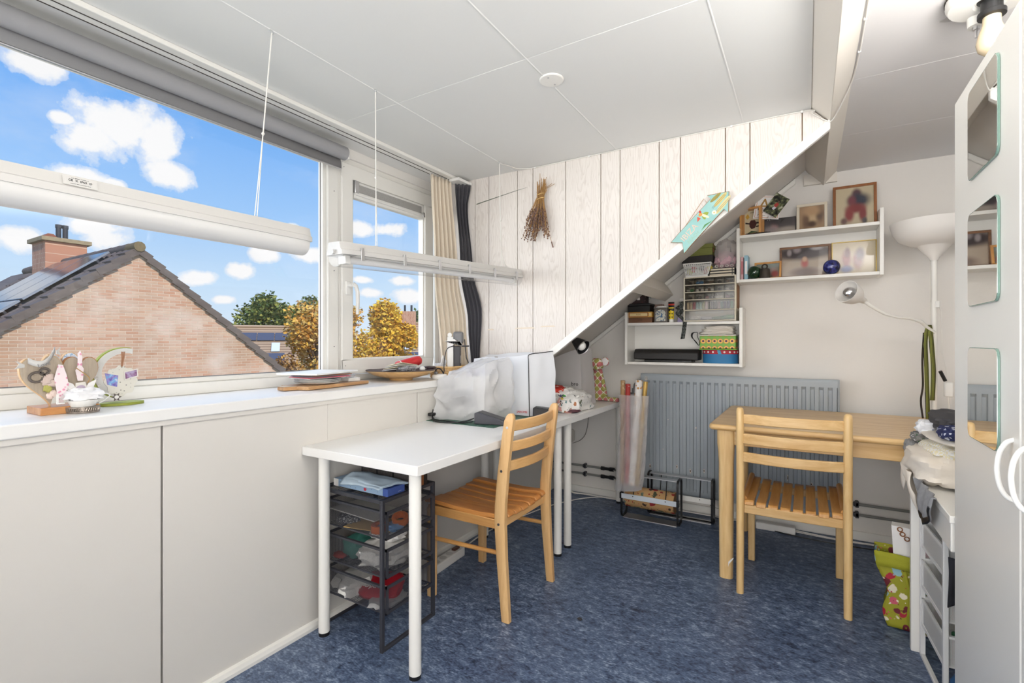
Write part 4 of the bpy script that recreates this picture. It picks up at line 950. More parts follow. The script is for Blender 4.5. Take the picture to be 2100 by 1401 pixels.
MB().lathe([(.012, 0), (0, .0004)], (xo+.0385, .569, 1.005), 18, Matrix.Rotation(R(90), 3, 'Y')).build('photo_print', mat('lilac_print', hexc(186, 170, 190), .5), ho)
for s in (-1, 1):
    MB().prism([(.569+s*.012, 1.01), (.569+s*.018, 1.022), (.569+s*.036, 1.032), (.569+s*.033, 1.018), (.569+s*.028, 1.008), (.569+s*.022, 1.003)], xo+.037, xo+.0385, 'x').build('paper_wing', M_paper, ho)
MB().tube(smoothpath([(xo+.04, .557, 1.068), (xo+.042, .576, 1.05), (xo+.042, .587, 1.036), (xo+.04, .583, 1.022)]), .0012, 5).build('twine', mat('twine', hexc(176, 138, 84), .9), ho)
text_mb('LOVE', .042, frame_m((xo+.0595, .556, .981), (0, 1, 0), (0, 0, 1)), .003).build('letters', M_wplas, ho)
# ---- silver coaster with white cloth bundle
sx, sy = -1.795, .565
st = thing('pierced_silver_tray', 'small pierced silver tray on the sill in front of the hearts', 'tray', (sx, sy, .94))
M_silv = mat('tarnished_silver', hexc(150, 140, 130), .35, .8)
MB().lathe([(.032, .9405), (.037, .9405), (.0375, .9455), (.0355, .9465)], (sx, sy, 0), 36, ax=1, ay=1).lathe([(.036, .954), (.0385, .955), (.0385, .9575), (.034, .9575)], (sx, sy, 0), 36).build('rim', M_silv, st, smooth=40)
b = MB()
for k in range(40): a = 2*PI*k/40; b.tube([(sx+.0368*math.cos(a), sy+.0368*math.sin(a), .946), (sx+.0372*math.cos(a+.08), sy+.0372*math.sin(a+.08), .955)], .0014, 5)
b.build('fretwork', M_silv, st)
MB().lathe([(0, .9405), (.034, .9405), (.034, .956), (0, .956)], (sx, sy, 0), 28).build('dish', M_silv, st, smooth=30)
wc_ = thing('white_cloth_bundle', 'white boat-shaped dish filled with crumpled cloth on the silver tray', 'dish', (sx, sy, .9575))
MB().lathe([(.026, .958), (.031, .97), (.034, .976)], (sx, sy, 0), 28, ay=1.05).build('dish_wall', M_wplas, wc_, smooth=40)
b = lump((sx, sy+.002, .991), (.03, .043, .018), 5, .35, 3.0, 30, 16, .9765); b.build('crumpled_cloth', mat('white_cotton', hexc(240, 240, 242), .9), wc_, smooth=60)
MB().tube(smoothpath([(sx, sy+.036, .985), (sx+.004, sy+.052, .99), (sx+.004, sy+.062, .984), (sx, sy+.05, .97), (sx, sy+.036, .962)]), .0016, 6).build('wire_handle', M_wplas, wc_)
# ---- moon ornament
mx_, my_ = -1.905, .675
mo = thing('moon_ornament', 'green and white crescent stand with hanging scalloped photo ornament', 'ornament', (mx_, my_+.01, .94))
M_lime = mat('lime_green_paint', hexc(150, 160, 62), .55); M_cresc = mat('pale_grey_card', hexc(212, 212, 208), .6)
MB().lathe([(.062, .9405), (.062, .9485), (0, .949)], (mx_, my_+.022, 0), 36, ax=.62).build('base', M_lime, mo, smooth=35)
def crescent(cy, cz, ro, ri, off, a0, a1, n=28):
    O = [(cy+ro*math.cos(R(a0+(a1-a0)*k/n)), cz+ro*math.sin(R(a0+(a1-a0)*k/n))) for k in range(n+1)]
    I = [(cy+off+ri*math.cos(R(a0+(a1-a0)*k/n)), cz+ri*math.sin(R(a0+(a1-a0)*k/n))) for k in range(n+1)]
    return O+I[::-1]
MB().prism(crescent(.703, 1.043, .083, .0705, .004, 78, 258), mx_-.012, mx_+.006, 'x').build('crescent', M_lime, mo, smooth=50)
MB().prism(crescent(.704, 1.043, .0805, .064, .0025, 74, 250), mx_+.006, mx_+.009, 'x').build('crescent_face', M_cresc, mo)
sp = [(.691+(.042+.0035*math.cos(8*a))*math.cos(a), 1.018+(.048+.0035*math.cos(8*a))*math.sin(a)) for a in [2*PI*k/64 for k in range(64)]]
M_dots = patmat('dotted_pale_card', lambda q, co: q.mix(q.ramp(q.n('ShaderNodeTexVoronoi', i_Vector=co, i_Scale=75.0).outputs[0], [(.12, 1.0), (.17, 0.0)]), hexc(222, 219, 208), hexc(140, 140, 134)), .7)
MB().prism(sp, mx_+.012, mx_+.015, 'x').build('scalloped_disc', M_dots, mo, smooth=60)
M_viol = patmat('violet_blue_print', lambda q, co: q.ramp(q.n('ShaderNodeTexNoise', i_Vector=co, i_Scale=70.0, i_Detail=3.0).outputs[0], [(.35, hexc(84, 80, 170)), (.5, hexc(150, 140, 200)), (.6, hexc(96, 176, 222)), (.7, hexc(206, 200, 220))]), .6)
MB().prism([(.648, 1.045), (.683, 1.036), (.68, 1.0), (.655, 1.008)], mx_+.0152, mx_+.0162, 'x').build('print_patch', M_viol, mo)
MB().prism([(.697, 1.048), (.735, 1.056), (.736, 1.03), (.699, 1.02)], mx_+.018, mx_+.0192, 'x').build('photo_card', mat('pale_tag', hexc(226, 222, 214), .6), mo)
M_vphoto = patmat('purple_photo', lambda q, co: q.ramp(q.n('ShaderNodeTexNoise', i_Vector=co, i_Scale=45.0).outputs[0], [(.4, hexc(66, 52, 84)), (.5, hexc(138, 92, 132)), (.6, hexc(176, 160, 192))]), .5)
MB().prism([(.7, 1.045), (.732, 1.052), (.733, 1.033), (.7015, 1.024)], mx_+.0192, mx_+.0197, 'x').build('photo_print', M_vphoto, mo)
for k in range(4): MB().tube([(mx_+.012, .702-.003*k, 1.112), (mx_+.017, .698-.002*k, 1.09), (mx_+.016, .694-.001*k, 1.064)], .0011, 5).build('hanging_thread', mat('brown_thread', hexc(168, 124, 96), .9), mo)
fl = [(.676+(.014 if k % 2 == 0 else .007)*math.cos(2*PI*k/12), .968+(.014 if k % 2 == 0 else .007)*math.sin(2*PI*k/12)) for k in range(12)]
MB().prism(fl, mx_+.022, mx_+.024, 'x').build('metal_flower', mat('dark_metal_scroll', hexc(112, 104, 98), .5, .6), mo)
MB().lathe([(.006, 0), (0, .002)], (mx_+.0245, .676, .968), 12, Matrix.Rotation(R(90), 3, 'Y')).build('flower_centre', M_wplas, mo)
for y, z in ((.633, 1.06), (.630, 1.03), (.637, 1.005)): MB().lathe([(.005, 0), (.004, .003), (0, .0035)], (mx_+.0095, y, z), 12, Matrix.Rotation(R(90), 3, 'Y')).build('card_button', M_cresc, mo)

# ---- cutting board and stacked papers/plates
cbx = thing('serving_board', 'wooden serving board with handle on the sill under the plates', 'board', (-1.84, 1.45, .94))
M_brd = wood('oak_board', hexc(160, 116, 72), hexc(200, 158, 110), 'y')
MB().prism([(-1.768, 1.29), (-1.815, 1.66), (-1.965, 1.66), (-1.93, 1.275), (-1.90, 1.275), (-1.88, 1.225), (-1.83, 1.222), (-1.82, 1.278)], .942, .957, 'z').build('board', M_brd, cbx, bevel=.003)
MB().prism([(-1.895, 1.27), (-1.878, 1.224), (-1.834, 1.221), (-1.822, 1.274)], .9575, .9585, 'z').build('pale_handle_patch', mat('pale_wood_end', hexc(206, 192, 172), .8), cbx)
pz = .9575
for k in range(3):
    pl = thing('white_plate', 'white plate %s in the stack on the serving board' % ('at the bottom', 'in the middle', 'at the top')[k], 'plate', (-1.86, 1.40, pz), 'plates on the serving board')
    MB().lathe([(.055, pz), (.06, pz+.001), (.098, pz+.010), (.10, pz+.012), (.096, pz+.0115), (.06, pz+.004), (0, pz+.004)], (-1.865, 1.41, 0), 40).build('plate_body', M_wplas, pl, smooth=40)
    pz += .0062
pz += .0065
rg = random.Random(3)
sheets = [('folded white leaflet', (240, 240, 238), .13, .19, .003), ('pink magazine', (206, 96, 110), .15, .21, .0035), ('blue edged leaflet', (170, 182, 204), .15, .20, .002), ('brown covered booklet', (150, 104, 78), .16, .20, .004), ('grey magazine', (176, 172, 172), .15, .22, .003), ('thick white brochure', (244, 244, 242), .20, .30, .006)]
for i, (nm, c_, a_, b_, h_) in enumerate(sheets):
    m = Matrix.Translation((-1.87+rg.uniform(-.008, .008), 1.42+rg.uniform(-.02, .02), pz)) @ Matrix.Rotation(rg.uniform(-.14, .14)+(.05 if i < 5 else .18), 4, 'Z')
    o = MB().box(-a_/2, -b_/2, 0, a_/2, b_/2, h_, m).build('magazine', mat('paper_%d' % i, hexc(*c_), .5)); tag(o, nm+' in the paper stack on the white plates', 'magazine', 'papers stacked on the sill'); pz += h_+.0012
bx_ = thing('small_white_box', 'small white box on the right end of the serving board', 'box', (-1.85, 1.60, .9575))
MB().box(-1.90, 1.555, .9575, -1.835, 1.625, .973).build('box_body', M_wplas, bx_, bevel=.002)
lump((-1.865, 1.585, .982), (.02, .028, .009), 8, .4, 3, 18, 10, .9735).build('crumpled_wrap', film('clear_wrap', (.9, .9, .9), .5), bx_, smooth=40)
# ---- wooden bowl with things
bcx, bcy = -1.86, 1.925
bo = thing('wooden_bowl', 'shallow turned wooden bowl on the sill by the casement', 'bowl', (bcx, bcy, .94))
M_bowl = wood('turned_maple', hexc(196, 150, 92), hexc(226, 188, 132), 'y')
MB().lathe([(0, .9402), (.06, .9402), (.063, .952), (.085, .953), (.14, .967), (.175, .985), (.182, .992), (.176, .992), (.13, .975), (.08, .964), (0, .962)], (bcx, bcy, 0), 48).build('bowl', M_bowl, bo, smooth=35)
MB().lathe([(.165, .9835), (.1835, .9925), (.1815, .9955), (.17, .9935)], (bcx, bcy, 0), 48).build('dark_rim', mat('dark_bark_rim', hexc(92, 78, 72), .9, bump=.5, bscale=120), bo, smooth=30)
ca = thing('red_case', 'red rounded case leaning in the wooden bowl', 'case', (bcx, bcy+.06, .99))
a0 = Vector((bcx-.02, bcy-.02, 1.010)); a1 = Vector((bcx+.01, bcy+.145, 1.043))
dd_ = (a1-a0).normalized()
MB().tube([a0, a0+dd_*.006, a0+dd_*.02, a1-dd_*.03, a1-dd_*.012, a1], [.012, .022, .027, .027, .025, .012], 20).build('case_shell', mat('red_leatherette', hexc(206, 48, 50), .35), ca, smooth=50)
MB().tube([a0+dd_*.024, a0+dd_*.03], .0275, 20).build('case_seam', mat('pale_seam', hexc(236, 214, 210), .4), ca, smooth=50)
ph_ = thing('folded_papers', 'bundle of folded papers and foil in the left half of the bowl', 'papers', (bcx+.06, bcy-.09, .985))
for k in range(4):
    m = Matrix.Translation((bcx+.05, bcy-.06+.006*k, 1.001+.006*k)) @ Euler((R(2-3*k), R(-7-2*k), R(8*k-10))).to_matrix().to_4x4()
    MB().box(-.045, -.08, 0, .045, .08, .0022, m).build('sheet', (M_paper, mat('cream_sheet', hexc(232, 222, 196), .7), M_paper, mat('cream_sheet', hexc(232, 222, 196), .7))[k], ph_)
lump((bcx+.11, bcy-.07, 1.004), (.022, .06, .014), 3, .5, 4, 26, 12).build('foil_pack', mat('crumpled_foil', hexc(190, 190, 194), .25, .7, var=.3, vscale=30), ph_, smooth=30)
sg_ = thing('dark_sunglasses_case', 'dark glossy glasses case at the right rim of the bowl', 'case', (bcx+.08, bcy+.12, .985))
lump((bcx+.08, bcy+.125, .998), (.03, .055, .014), 12, .12, 2, 26, 12).build('case_body', mat('glossy_plum', hexc(48, 30, 40), .15), sg_, smooth=50)
eg = thing('white_ball', 'small white ball in front of the red case', 'ball', (bcx+.11, bcy+.045, .985))
MB().ball((bcx+.11, bcy+.045, .999), .014, 18, 12, 1, 1.3, 1).build('ball_body', M_wplas, eg, smooth=60)
# ---- wicker basket, white dock, scanner-like lamp
M_wick = mat('wicker', hexc(202, 164, 112), .75, rnd=.1)
bk = thing('wicker_basket', 'low rectangular wicker basket at the right end of the sill', 'basket', (-1.76, 2.23, .94))
bx0, bx1, by0, by1, bz0, bz1 = -1.835, -1.688, 2.125, 2.335, .941, 1.0
for r in range(7):
    z = bz0+.006+r*.008; P = []
    for i, (xa, ya) in enumerate(round_rect(bx0, by0, bx1, by1, .02, 4)): P.append((xa, ya, z))
    Q = []
    for i in range(len(P)):
        a_, c_ = Vector(P[i]), Vector(P[(i+1) % len(P)]); nn = max(1, int((c_-a_).length/.008))
        for k in range(nn): Q.append(a_+(c_-a_)*k/nn)
    cc_ = Vector(((bx0+bx1)/2, (by0+by1)/2, z))
    Q = [p+(p-cc_).normalized()*(.002*(1 if (k+r) % 2 else -1)) for k, p in enumerate(Q)]
    MB().tube(Q, .0034, 5, closed=True).build('woven_strand', M_wick, bk, smooth=60)
b = MB()
for i, (xa, ya) in enumerate(round_rect(bx0, by0, bx1, by1, .02, 4)): b.tube([(xa, ya, bz0), (xa, ya, bz1)], .003, 5)
for k in range(1, 16):
    for (xa, ya) in ((bx0, by0+(by1-by0)*k/16), (bx1, by0+(by1-by0)*k/16)): b.tube([(xa, ya, bz0), (xa, ya, bz1)], .003, 5)
for k in range(1, 12):
    for (xa, ya) in ((bx0+(bx1-bx0)*k/12, by0), (bx0+(bx1-bx0)*k/12, by1)): b.tube([(xa, ya, bz0), (xa, ya, bz1)], .003, 5)
b.build('stakes', M_wick, bk)
MB().tube([(x, y, bz1) for x, y in round_rect(bx0, by0, bx1, by1, .02, 4)], .006, 7, closed=True).build('rim', M_wick, bk, smooth=60)
MB().box(bx0+.004, by0+.004, bz0, bx1-.004, by1-.004, bz0+.005).build('base', M_wick, bk)
fo = thing('folded_lamp', 'folded grey and white desk lamp standing in the wicker basket', 'lamp', (-1.765, 2.28, .947))
ML_ = Matrix.Translation((-1.765, 2.275, .948)) @ Matrix.Rotation(R(32), 4, 'Z')
MB().box(-.045, -.03, .03, -.01, .03, .225, ML_).prism([(-.045, .2), (.03, .2), (.045, .175), (.03, .17), (-.005, .21)], -.033, -.029, 'y', ML_).build('white_arm', M_wplas, fo, bevel=.003)
MB().box(-.008, -.026, .0, .03, .03, .17, ML_).build('grey_stem', M_dgrey, fo, bevel=.004)
MB().box(-.012, -.028, .185, .045, .032, .255, ML_).build('grey_head', M_grey, fo, bevel=.012, seg=3)
MB().lathe([(.013, 0), (.013, .004), (0, .005)], (ML_ @ Vector((-.03, -.031, .235))), 16, ML_.to_3x3() @ Matrix.Rotation(R(90), 3, 'X')).build('pivot', M_wplas, fo, smooth=30)
MB().box(-.05, -.05, .035, .03, -.024, .045, ML_).box(-.035, -.075, .02, .035, -.05, .03, ML_).build('clamp_plate', M_wplas, fo, bevel=.002)
MB().tube([ML_ @ Vector((.04, -.025, .17)), ML_ @ Vector((.075, .035, .17))], .004, 8).tube([ML_ @ Vector((.05, .03, .21)), ML_ @ Vector((.06, .04, .1)), ML_ @ Vector((.09, .045, .03))], .003, 6).build('hinge_rod', M_dgrey, fo)
MB().box(.0303, -.016, .07, .0308, .014, .115, ML_).build('rating_sticker', M_paper, fo)
MB().tube(smoothpath([ML_ @ Vector((-.005, -.03, .172)), (-1.745, 2.175, 1.105), (-1.72, 2.12, 1.06), (-1.705, 2.095, 1.01), (-1.70, 2.09, .985), (-1.70, 2.085, .968)]), .0026, 6).build('cord', M_black, fo, smooth=60)
dk = thing('white_power_block', 'white oval socket block on the sill in front of the wicker basket', 'socket block', (-1.717, 2.07, .94))
MB().prism(round_rect(-1.752, 2.03, -1.683, 2.116, .03, 8), .9405, .9665, 'z').build('block_body', M_wplas, dk, bevel=.01, seg=3)
MB().box(-1.735, 2.045, .9665, -1.718, 2.06, .982).build('plug', M_grey, dk, bevel=.003)
MB().tube(smoothpath([(-1.727, 2.052, .982), (-1.726, 2.056, .995), (-1.722, 2.07, .998), (-1.716, 2.085, .99), (-1.71, 2.098, .967)]), .0032, 6).build('plug_cord', M_black, dk, smooth=60)
wb = thing('plastic_wrapped_packet', 'clear wrapped white packet sticking out of the wicker basket', 'packet', (-1.79, 2.16, .947))
lump((-1.795, 2.17, .985), (.026, .036, .036), 6, .35, 3, 20, 12, .947).build('wrap', film('cloudy_wrap', (.93, .93, .94), .75), wb, smooth=40)
MB().box(-.002, -.04, 0, .002, .04, .11, Matrix.Translation((-1.80, 2.175, .95)) @ Euler((R(-28), R(6), R(20))).to_matrix().to_4x4()).build('card', M_paper, wb)

# ---- on the desks
mt_ = patmat('green_cutting_mat', lambda q, co: q.mix(q.ramp(q.n('ShaderNodeTexNoise', i_Vector=co, i_Scale=40.0).outputs[0], [(0, 0.0), (1, .4)]), hexc(38, 78, 64), hexc(60, 104, 86)), .6)
cm = thing('cutting_mat', 'dark green cutting mat lying under the covered sewing machines', 'cutting mat', (-1.48, 2.17, .735))
MB().box(-1.684, 1.925, .7352, -1.268, 2.405, .738).build('mat_sheet', mt_, cm)
b = MB()
for k in range(9): x = -1.67+.05*k; b.box(x, 1.935, .738, x+.0008, 2.395, .7382)
for k in range(10): y = 1.935+.05*k; b.box(-1.68, y, .738, -1.272, y+.0008, .7382)
b.build('grid_print', mat('mat_print', hexc(190, 200, 180), .6), cm)
# front machine under translucent cover
M_pl = film('milky_plastic_cover', (.93, .93, .935), .62, .25, .12)
c1m = thing('covered_overlock', 'small sewing machine under a crinkled milky plastic cover', 'sewing machine', (-1.5, 2.1, .738))
MB().box(-1.62, 2.06, .7382, -1.42, 2.22, .80).box(-1.47, 2.07, .80, -1.42, 2.21, .97).box(-1.62, 2.07, .88, -1.45, 2.20, .96).build('machine_body', mat('machine_white', hexc(222, 220, 216), .4), c1m, bevel=.01)
for k in range(3): MB().lathe([(.012, 1.0), (.02, 1.0), (.016, 1.03), (.008, 1.033)], (-1.58+.05*k, 2.16, -.038), 14).build('thread_cone', mat('lavender_thread', hexc(170, 170, 196), .8), c1m)
drape([(-1.668, 1.965, .741), (-1.40, 2.03, .741), (-1.358, 2.245, .741), (-1.665, 2.265, .741)], [(-1.65, 1.99, .93), (-1.405, 2.06, 1.035), (-1.365, 2.235, 1.05), (-1.645, 2.25, 1.03)], 30, .028, 9, 4, .008, .75).build('plastic_cover', M_pl, c1m, smooth=28)
# second machine under grey-white fabric cover with black piping
M_cov = mat('grey_white_vinyl', hexc(226, 228, 232), .5, bump=.05, bscale=20)
c2m = thing('covered_sewing_machine', 'sewing machine under a white fabric cover with black piping', 'sewing machine', (-1.45, 2.35, .738))
bt_ = [(-1.662, 2.285, .741), (-1.29, 2.305, .741), (-1.196, 2.432, .741), (-1.64, 2.440, .741)]
tp_ = [(-1.655, 2.30, 1.05), (-1.302, 2.315, 1.07), (-1.208, 2.425, 1.085), (-1.635, 2.432, 1.075)]
drape(bt_, tp_, 16, .018, 6, 9, .03).build('fabric_cover', M_cov, c2m, smooth=40)
pth = [Vector(bt_[1])+(Vector(tp_[1])-Vector(bt_[1]))*k/10+Vector((.008, -.006, 0)) for k in range(11)]
MB().tube(smoothpath(pth+[Vector(tp_[1])+(Vector(tp_[2])-Vector(tp_[1]))*k/5+Vector((.007, -.004, .006)) for k in range(1, 6)], 3), .0024, 6).build('piping', M_black, c2m, smooth=60)
text_mb('JANOME', .0165, frame_m((-1.325, 2.293, .762), (1, .054, 0), (0, .02, 1)), .0006).build('lettering', mat('red_print', hexc(206, 52, 54), .5), c2m)
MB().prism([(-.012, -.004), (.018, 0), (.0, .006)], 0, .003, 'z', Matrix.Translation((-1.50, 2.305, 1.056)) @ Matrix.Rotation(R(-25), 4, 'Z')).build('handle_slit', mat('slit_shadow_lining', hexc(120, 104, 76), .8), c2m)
# foot pedals and cords
def pedal(label, m, dims, material):
    t = thing('foot_pedal', label, 'foot pedal', tuple(m.translation), 'sewing machine foot pedals')
    L_, Wd, h0, h1 = dims
    MB().prism([(0, 0), (L_, 0), (L_, h1*.6), (L_*.97, h1), (L_*.1, h0), (0, h0*.93)], 0, Wd, 'y', m).build('pedal_body', material, t, bevel=.004)
    MB().prism([(L_*.12, h0*.97), (L_*.95, h1*.99), (L_*.95, h1*.99+.004), (L_*.12, h0*.97+.004)], Wd*.1, Wd*.9, 'y', m).build('tread', M_dgrey, t, bevel=.001)
    MB().box(-.002, Wd*.2, h0*.3, .001, Wd*.8, h0*.8, m).build('end_plate', mat('pale_grey_plate', hexc(170, 170, 176), .4), t)
    return t
pedal('dark grey foot pedal at the front corner of the green mat', Matrix.Translation((-1.402, 1.955, .7384)) @ Matrix.Rotation(R(14), 4, 'Z'), (.155, .075, .058, .022), mat('pedal_grey', hexc(74, 74, 80), .45))
pedal('black foot pedal behind the chair back', Matrix.Translation((-1.262, 2.30, .7384)) @ Matrix.Rotation(R(20), 4, 'Z'), (.085, .07, .052, .042), mat('pedal_black', hexc(48, 46, 48), .5))
cd_ = thing('black_power_cords', 'two black cords running from the wall plug across the desk to the pedal', 'cord', (-1.6, 1.95, .736))
MB().tube(smoothpath([(-1.667, 1.955, .775), (-1.655, 1.94, .75), (-1.62, 1.915, .7405), (-1.56, 1.905, .7405), (-1.50, 1.925, .7415), (-1.45, 1.95, .75), (-1.41, 1.965, .765)]), .0032, 6).build('cord', M_black, cd_, smooth=60)
MB().tube(smoothpath([(-1.672, 1.965, .79), (-1.66, 1.945, .757), (-1.625, 1.93, .745), (-1.575, 1.945, .7415), (-1.53, 1.935, .7425), (-1.46, 1.94, .7415), (-1.41, 1.95, .75)]), .0032, 6).build('cord', M_black, cd_, smooth=60)
MB().box(-1.685, 1.935, .758, -1.655, 1.975, .775, None).build('plug', M_black, cd_, bevel=.005)
for yy, r_ in ((1.42, .0), (1.46, .01)): MB().tube([(-1.66, yy, .762), (-1.70, yy, .762)], .002, 5)
# machine in carrier bag on the far desk
c3m = thing('bagged_sewing_machine', 'sewing machine under a translucent white dust cover below the roof slope', 'sewing machine', (-1.36, 2.88, .735))
MB().box(-1.53, 2.89, .7352, -1.25, 3.03, .80).box(-1.30, 2.90, .80, -1.25, 3.02, 1.02).box(-1.5, 2.90, .88, -1.28, 3.01, .97).build('machine_body', mat('machine_rose_white', hexc(206, 196, 196), .4), c3m, bevel=.01)
drape([(-1.58, 2.86, .737), (-1.212, 2.86, .737), (-1.205, 3.07, .737), (-1.58, 3.07, .737)], [(-1.55, 2.88, .985), (-1.235, 2.875, 1.105), (-1.235, 3.05, 1.095), (-1.53, 3.05, .99)], 14, .012, 7, 17, .0).build('dust_cover', film('thin_white_cover', (.86, .84, .83), .82, .5, .05), c3m, smooth=40)
text_mb('bro', .034, frame_m((-1.262, 2.852, .875), (1, .02, 0), (0, .03, 1)), .0006).build('lettering', M_black, c3m)
# floral fabric pile
def floral_fn(bg, cols, sc, thr=.36):
    def fn(q, co):
        w = q.vmath('ADD', co, q.vmath('MULTIPLY', q.n('ShaderNodeTexNoise', i_Vector=co, i_Scale=sc*.9).outputs[1], (.035, .035, .035)))
        v = q.n('ShaderNodeTexVoronoi', i_Vector=w, i_Scale=sc); a = q.ramp(v.outputs['Distance'], [(thr-.06, 1.0), (thr, 0.0)])
        s = q.n('ShaderNodeSeparateXYZ', i_0=v.outputs['Color'])
        c = q.ramp(s.outputs[0], [(i/len(cols), hexc(*cc)) for i, cc in enumerate(cols)], 'CONSTANT')
        v2 = q.n('ShaderNodeTexVoronoi', i_Vector=q.vmath('ADD', w, (.31, .2, .11)), i_Scale=sc*2.1); b2 = q.ramp(v2.outputs['Distance'], [(thr*.55-.05, 1.0), (thr*.55, 0.0)])
        s2 = q.n('ShaderNodeSeparateXYZ', i_0=v2.outputs['Color'])
        c2 = q.ramp(s2.outputs[1], [(i/len(cols), hexc(*cc)) for i, cc in enumerate(cols[::-1])], 'CONSTANT')
        return q.mix(b2, q.mix(a, hexc(*bg), c), c2)
    return fn
M_flor = patmat('white_leaf_print_cloth', floral_fn((236, 234, 230), [(70, 100, 92), (110, 120, 96), (236, 234, 230), (92, 96, 98), (180, 120, 84), (236, 234, 230), (84, 130, 132)], 26, .30), .9)
fp = thing('floral_fabric_pile', 'rumpled white leaf-print fabric heaped on the far desk', 'fabric', (-1.23, 2.72, .735))
lump((-1.225, 2.69, .775), (.105, .15, .075), 21, .30, 2.2, 40, 22, .7365, .7).build('fabric', M_flor, fp, smooth=50)
lump((-1.27, 2.66, .84), (.075, .10, .03), 23, .4, 2.6, 30, 16, .80, .7).build('top_fold', M_flor, fp, smooth=50)
rc = thing('red_fabric_scrap', 'folded red patterned fabric on the floral heap', 'fabric', (-1.28, 2.60, .86))
lump((-1.285, 2.60, .862), (.06, .065, .022), 31, .35, 3, 24, 12).build('fabric', patmat('red_print_cloth', floral_fn((196, 58, 44), [(226, 180, 160), (150, 40, 36), (232, 214, 200)], 40, .28), .9), rc, smooth=50)
pc = thing('beaded_pouch', 'pink pouch embroidered with coloured beads beside the chair back', 'pouch', (-1.19, 2.535, .735))
mp = Matrix.Translation((-1.20, 2.54, .738)) @ Euler((R(-28), R(20), R(28))).to_matrix().to_4x4()
drape([mp @ Vector(p) for p in ((-.05, -.012, 0), (.055, -.012, 0), (.055, .012, 0), (-.05, .012, 0))], [mp @ Vector(p) for p in ((-.045, -.005, .10), (.03, -.005, .10), (.03, .005, .10), (-.045, .005, .10))], 10, .006, 18, 3).build('pouch_cloth', mat('pink_glitter_cloth', hexc(196, 144, 136), .8, var=.3, vscale=160), pc, smooth=50)
for k, (a_, z_, r_, c_) in enumerate(((-.03, .03, .014, (228, 228, 224)), (-.018, .052, .017, (36, 30, 30)), (.004, .058, .013, (206, 66, 44)), (-.022, .078, .014, (226, 196, 40)), (-.02, .094, .010, (76, 150, 76)), (-.04, .086, .008, (78, 66, 120)))):
    bb2 = MB()
    rg = random.Random(k)
    for j in range(16):
        an = rg.random()*2*PI; rr = r_*math.sqrt(rg.random()); bb2.ball(mp @ Vector((a_+rr*math.cos(an), -.017, z_+rr*math.sin(an)*.7)), .0032, 7, 5)
    bb2.build('bead_flower', mat('bead_%d' % k, hexc(*c_), .3), pc, smooth=60)
pk = thing('patterned_purse', 'small dark patterned fabric purse lying under the floral heap', 'purse', (-1.15, 2.60, .735))
lump((-1.155, 2.60, .745), (.035, .05, .010), 41, .25, 3, 24, 10, .7355).build('purse_cloth', patmat('maroon_print_cloth', floral_fn((96, 60, 66), [(60, 84, 110), (150, 110, 80), (70, 50, 60)], 60, .34), .9), pk, smooth=50)
# plush animal
M_plush = patmat('ogee_print_cotton', lambda q, co: (lambda s: q.mix(
    q.ramp(q.math('ABSOLUTE', q.math('ADD', q.math('SINE', q.math('MULTIPLY', s.outputs[0], 150.0)), q.math('SINE', q.math('MULTIPLY', s.outputs[2], 130.0)))), [(.12, 1.0), (.3, 0.0)]),
    q.mix(q.ramp(q.math('ADD', q.math('SINE', q.math('MULTIPLY', s.outputs[0], 150.0)), q.math('SINE', q.math('MULTIPLY', s.outputs[2], 130.0))), [(.45, 0.0), (.55, 1.0)]), hexc(166, 160, 84), hexc(196, 116, 116)), hexc(232, 224, 214)))(q.n('ShaderNodeSeparateXYZ', i_0=co)), .9)
ty = thing('plush_animal', 'patterned cloth animal with round white ears sitting on the far desk', 'plush toy', (-1.27, 3.22, .735))
tx, tyy = -1.252, 3.215
MB().lathe([(.0, .738), (.058, .74), (.066, .77), (.056, .84), (.04, .90), (.032, .935), (.03, .95)], (tx+.005, tyy, 0), 22, ay=.75).build('body', M_plush, ty, smooth=60)
lump((tx+.002, tyy-.015, .985), (.043, .046, .045), 2, .05, 2, 22, 14).build('head', M_plush, ty, smooth=60)
MB().ball((tx+.022, tyy-.058, .967), .02, 14, 10, 1, 1.1, .9).build('muzzle', M_plush, ty, smooth=60)
M_ear = mat('white_terry', hexc(238, 234, 232), .95)
for s, z in ((-1, .99), (1, 1.005)):
    e_ = MB().ball((tx+s*.056, tyy+.005, z), .031, 16, 10, .9, .28, 1).build('ear', M_plush, ty, smooth=60)
    MB().ball((tx+s*.056, tyy-.0035, z), .027, 16, 10, .9, .18, 1).build('ear_lining', M_ear, e_, smooth=60)
MB().tube(smoothpath([(tx+.03, tyy-.02, .765), (tx+.06, tyy-.03, .756), (tx+.11, tyy-.03, .752), (tx+.165, tyy-.035, .751)]), .015, 12).build('leg', M_plush, ty, smooth=60)
MB().tube(smoothpath([(tx-.01, tyy-.03, .765), (tx+.0, tyy-.08, .755), (tx+.02, tyy-.13, .752)]), .016, 12).build('leg', M_plush, ty, smooth=60)
MB().tube(smoothpath([(tx-.042, tyy-.02, .91), (tx-.062, tyy-.03, .86), (tx-.058, tyy-.045, .80)]), .012, 10).tube([], .01) if False else MB().tube(smoothpath([(tx-.034, tyy-.02, .91), (tx-.055, tyy-.03, .86), (tx-.052, tyy-.045, .80)]), .012, 10).build('arm', M_plush, ty, smooth=60)
MB().tube(smoothpath([(tx+.036, tyy-.02, .91), (tx+.055, tyy-.03, .86), (tx+.06, tyy-.04, .81)]), .012, 10).build('arm', M_plush, ty, smooth=60)
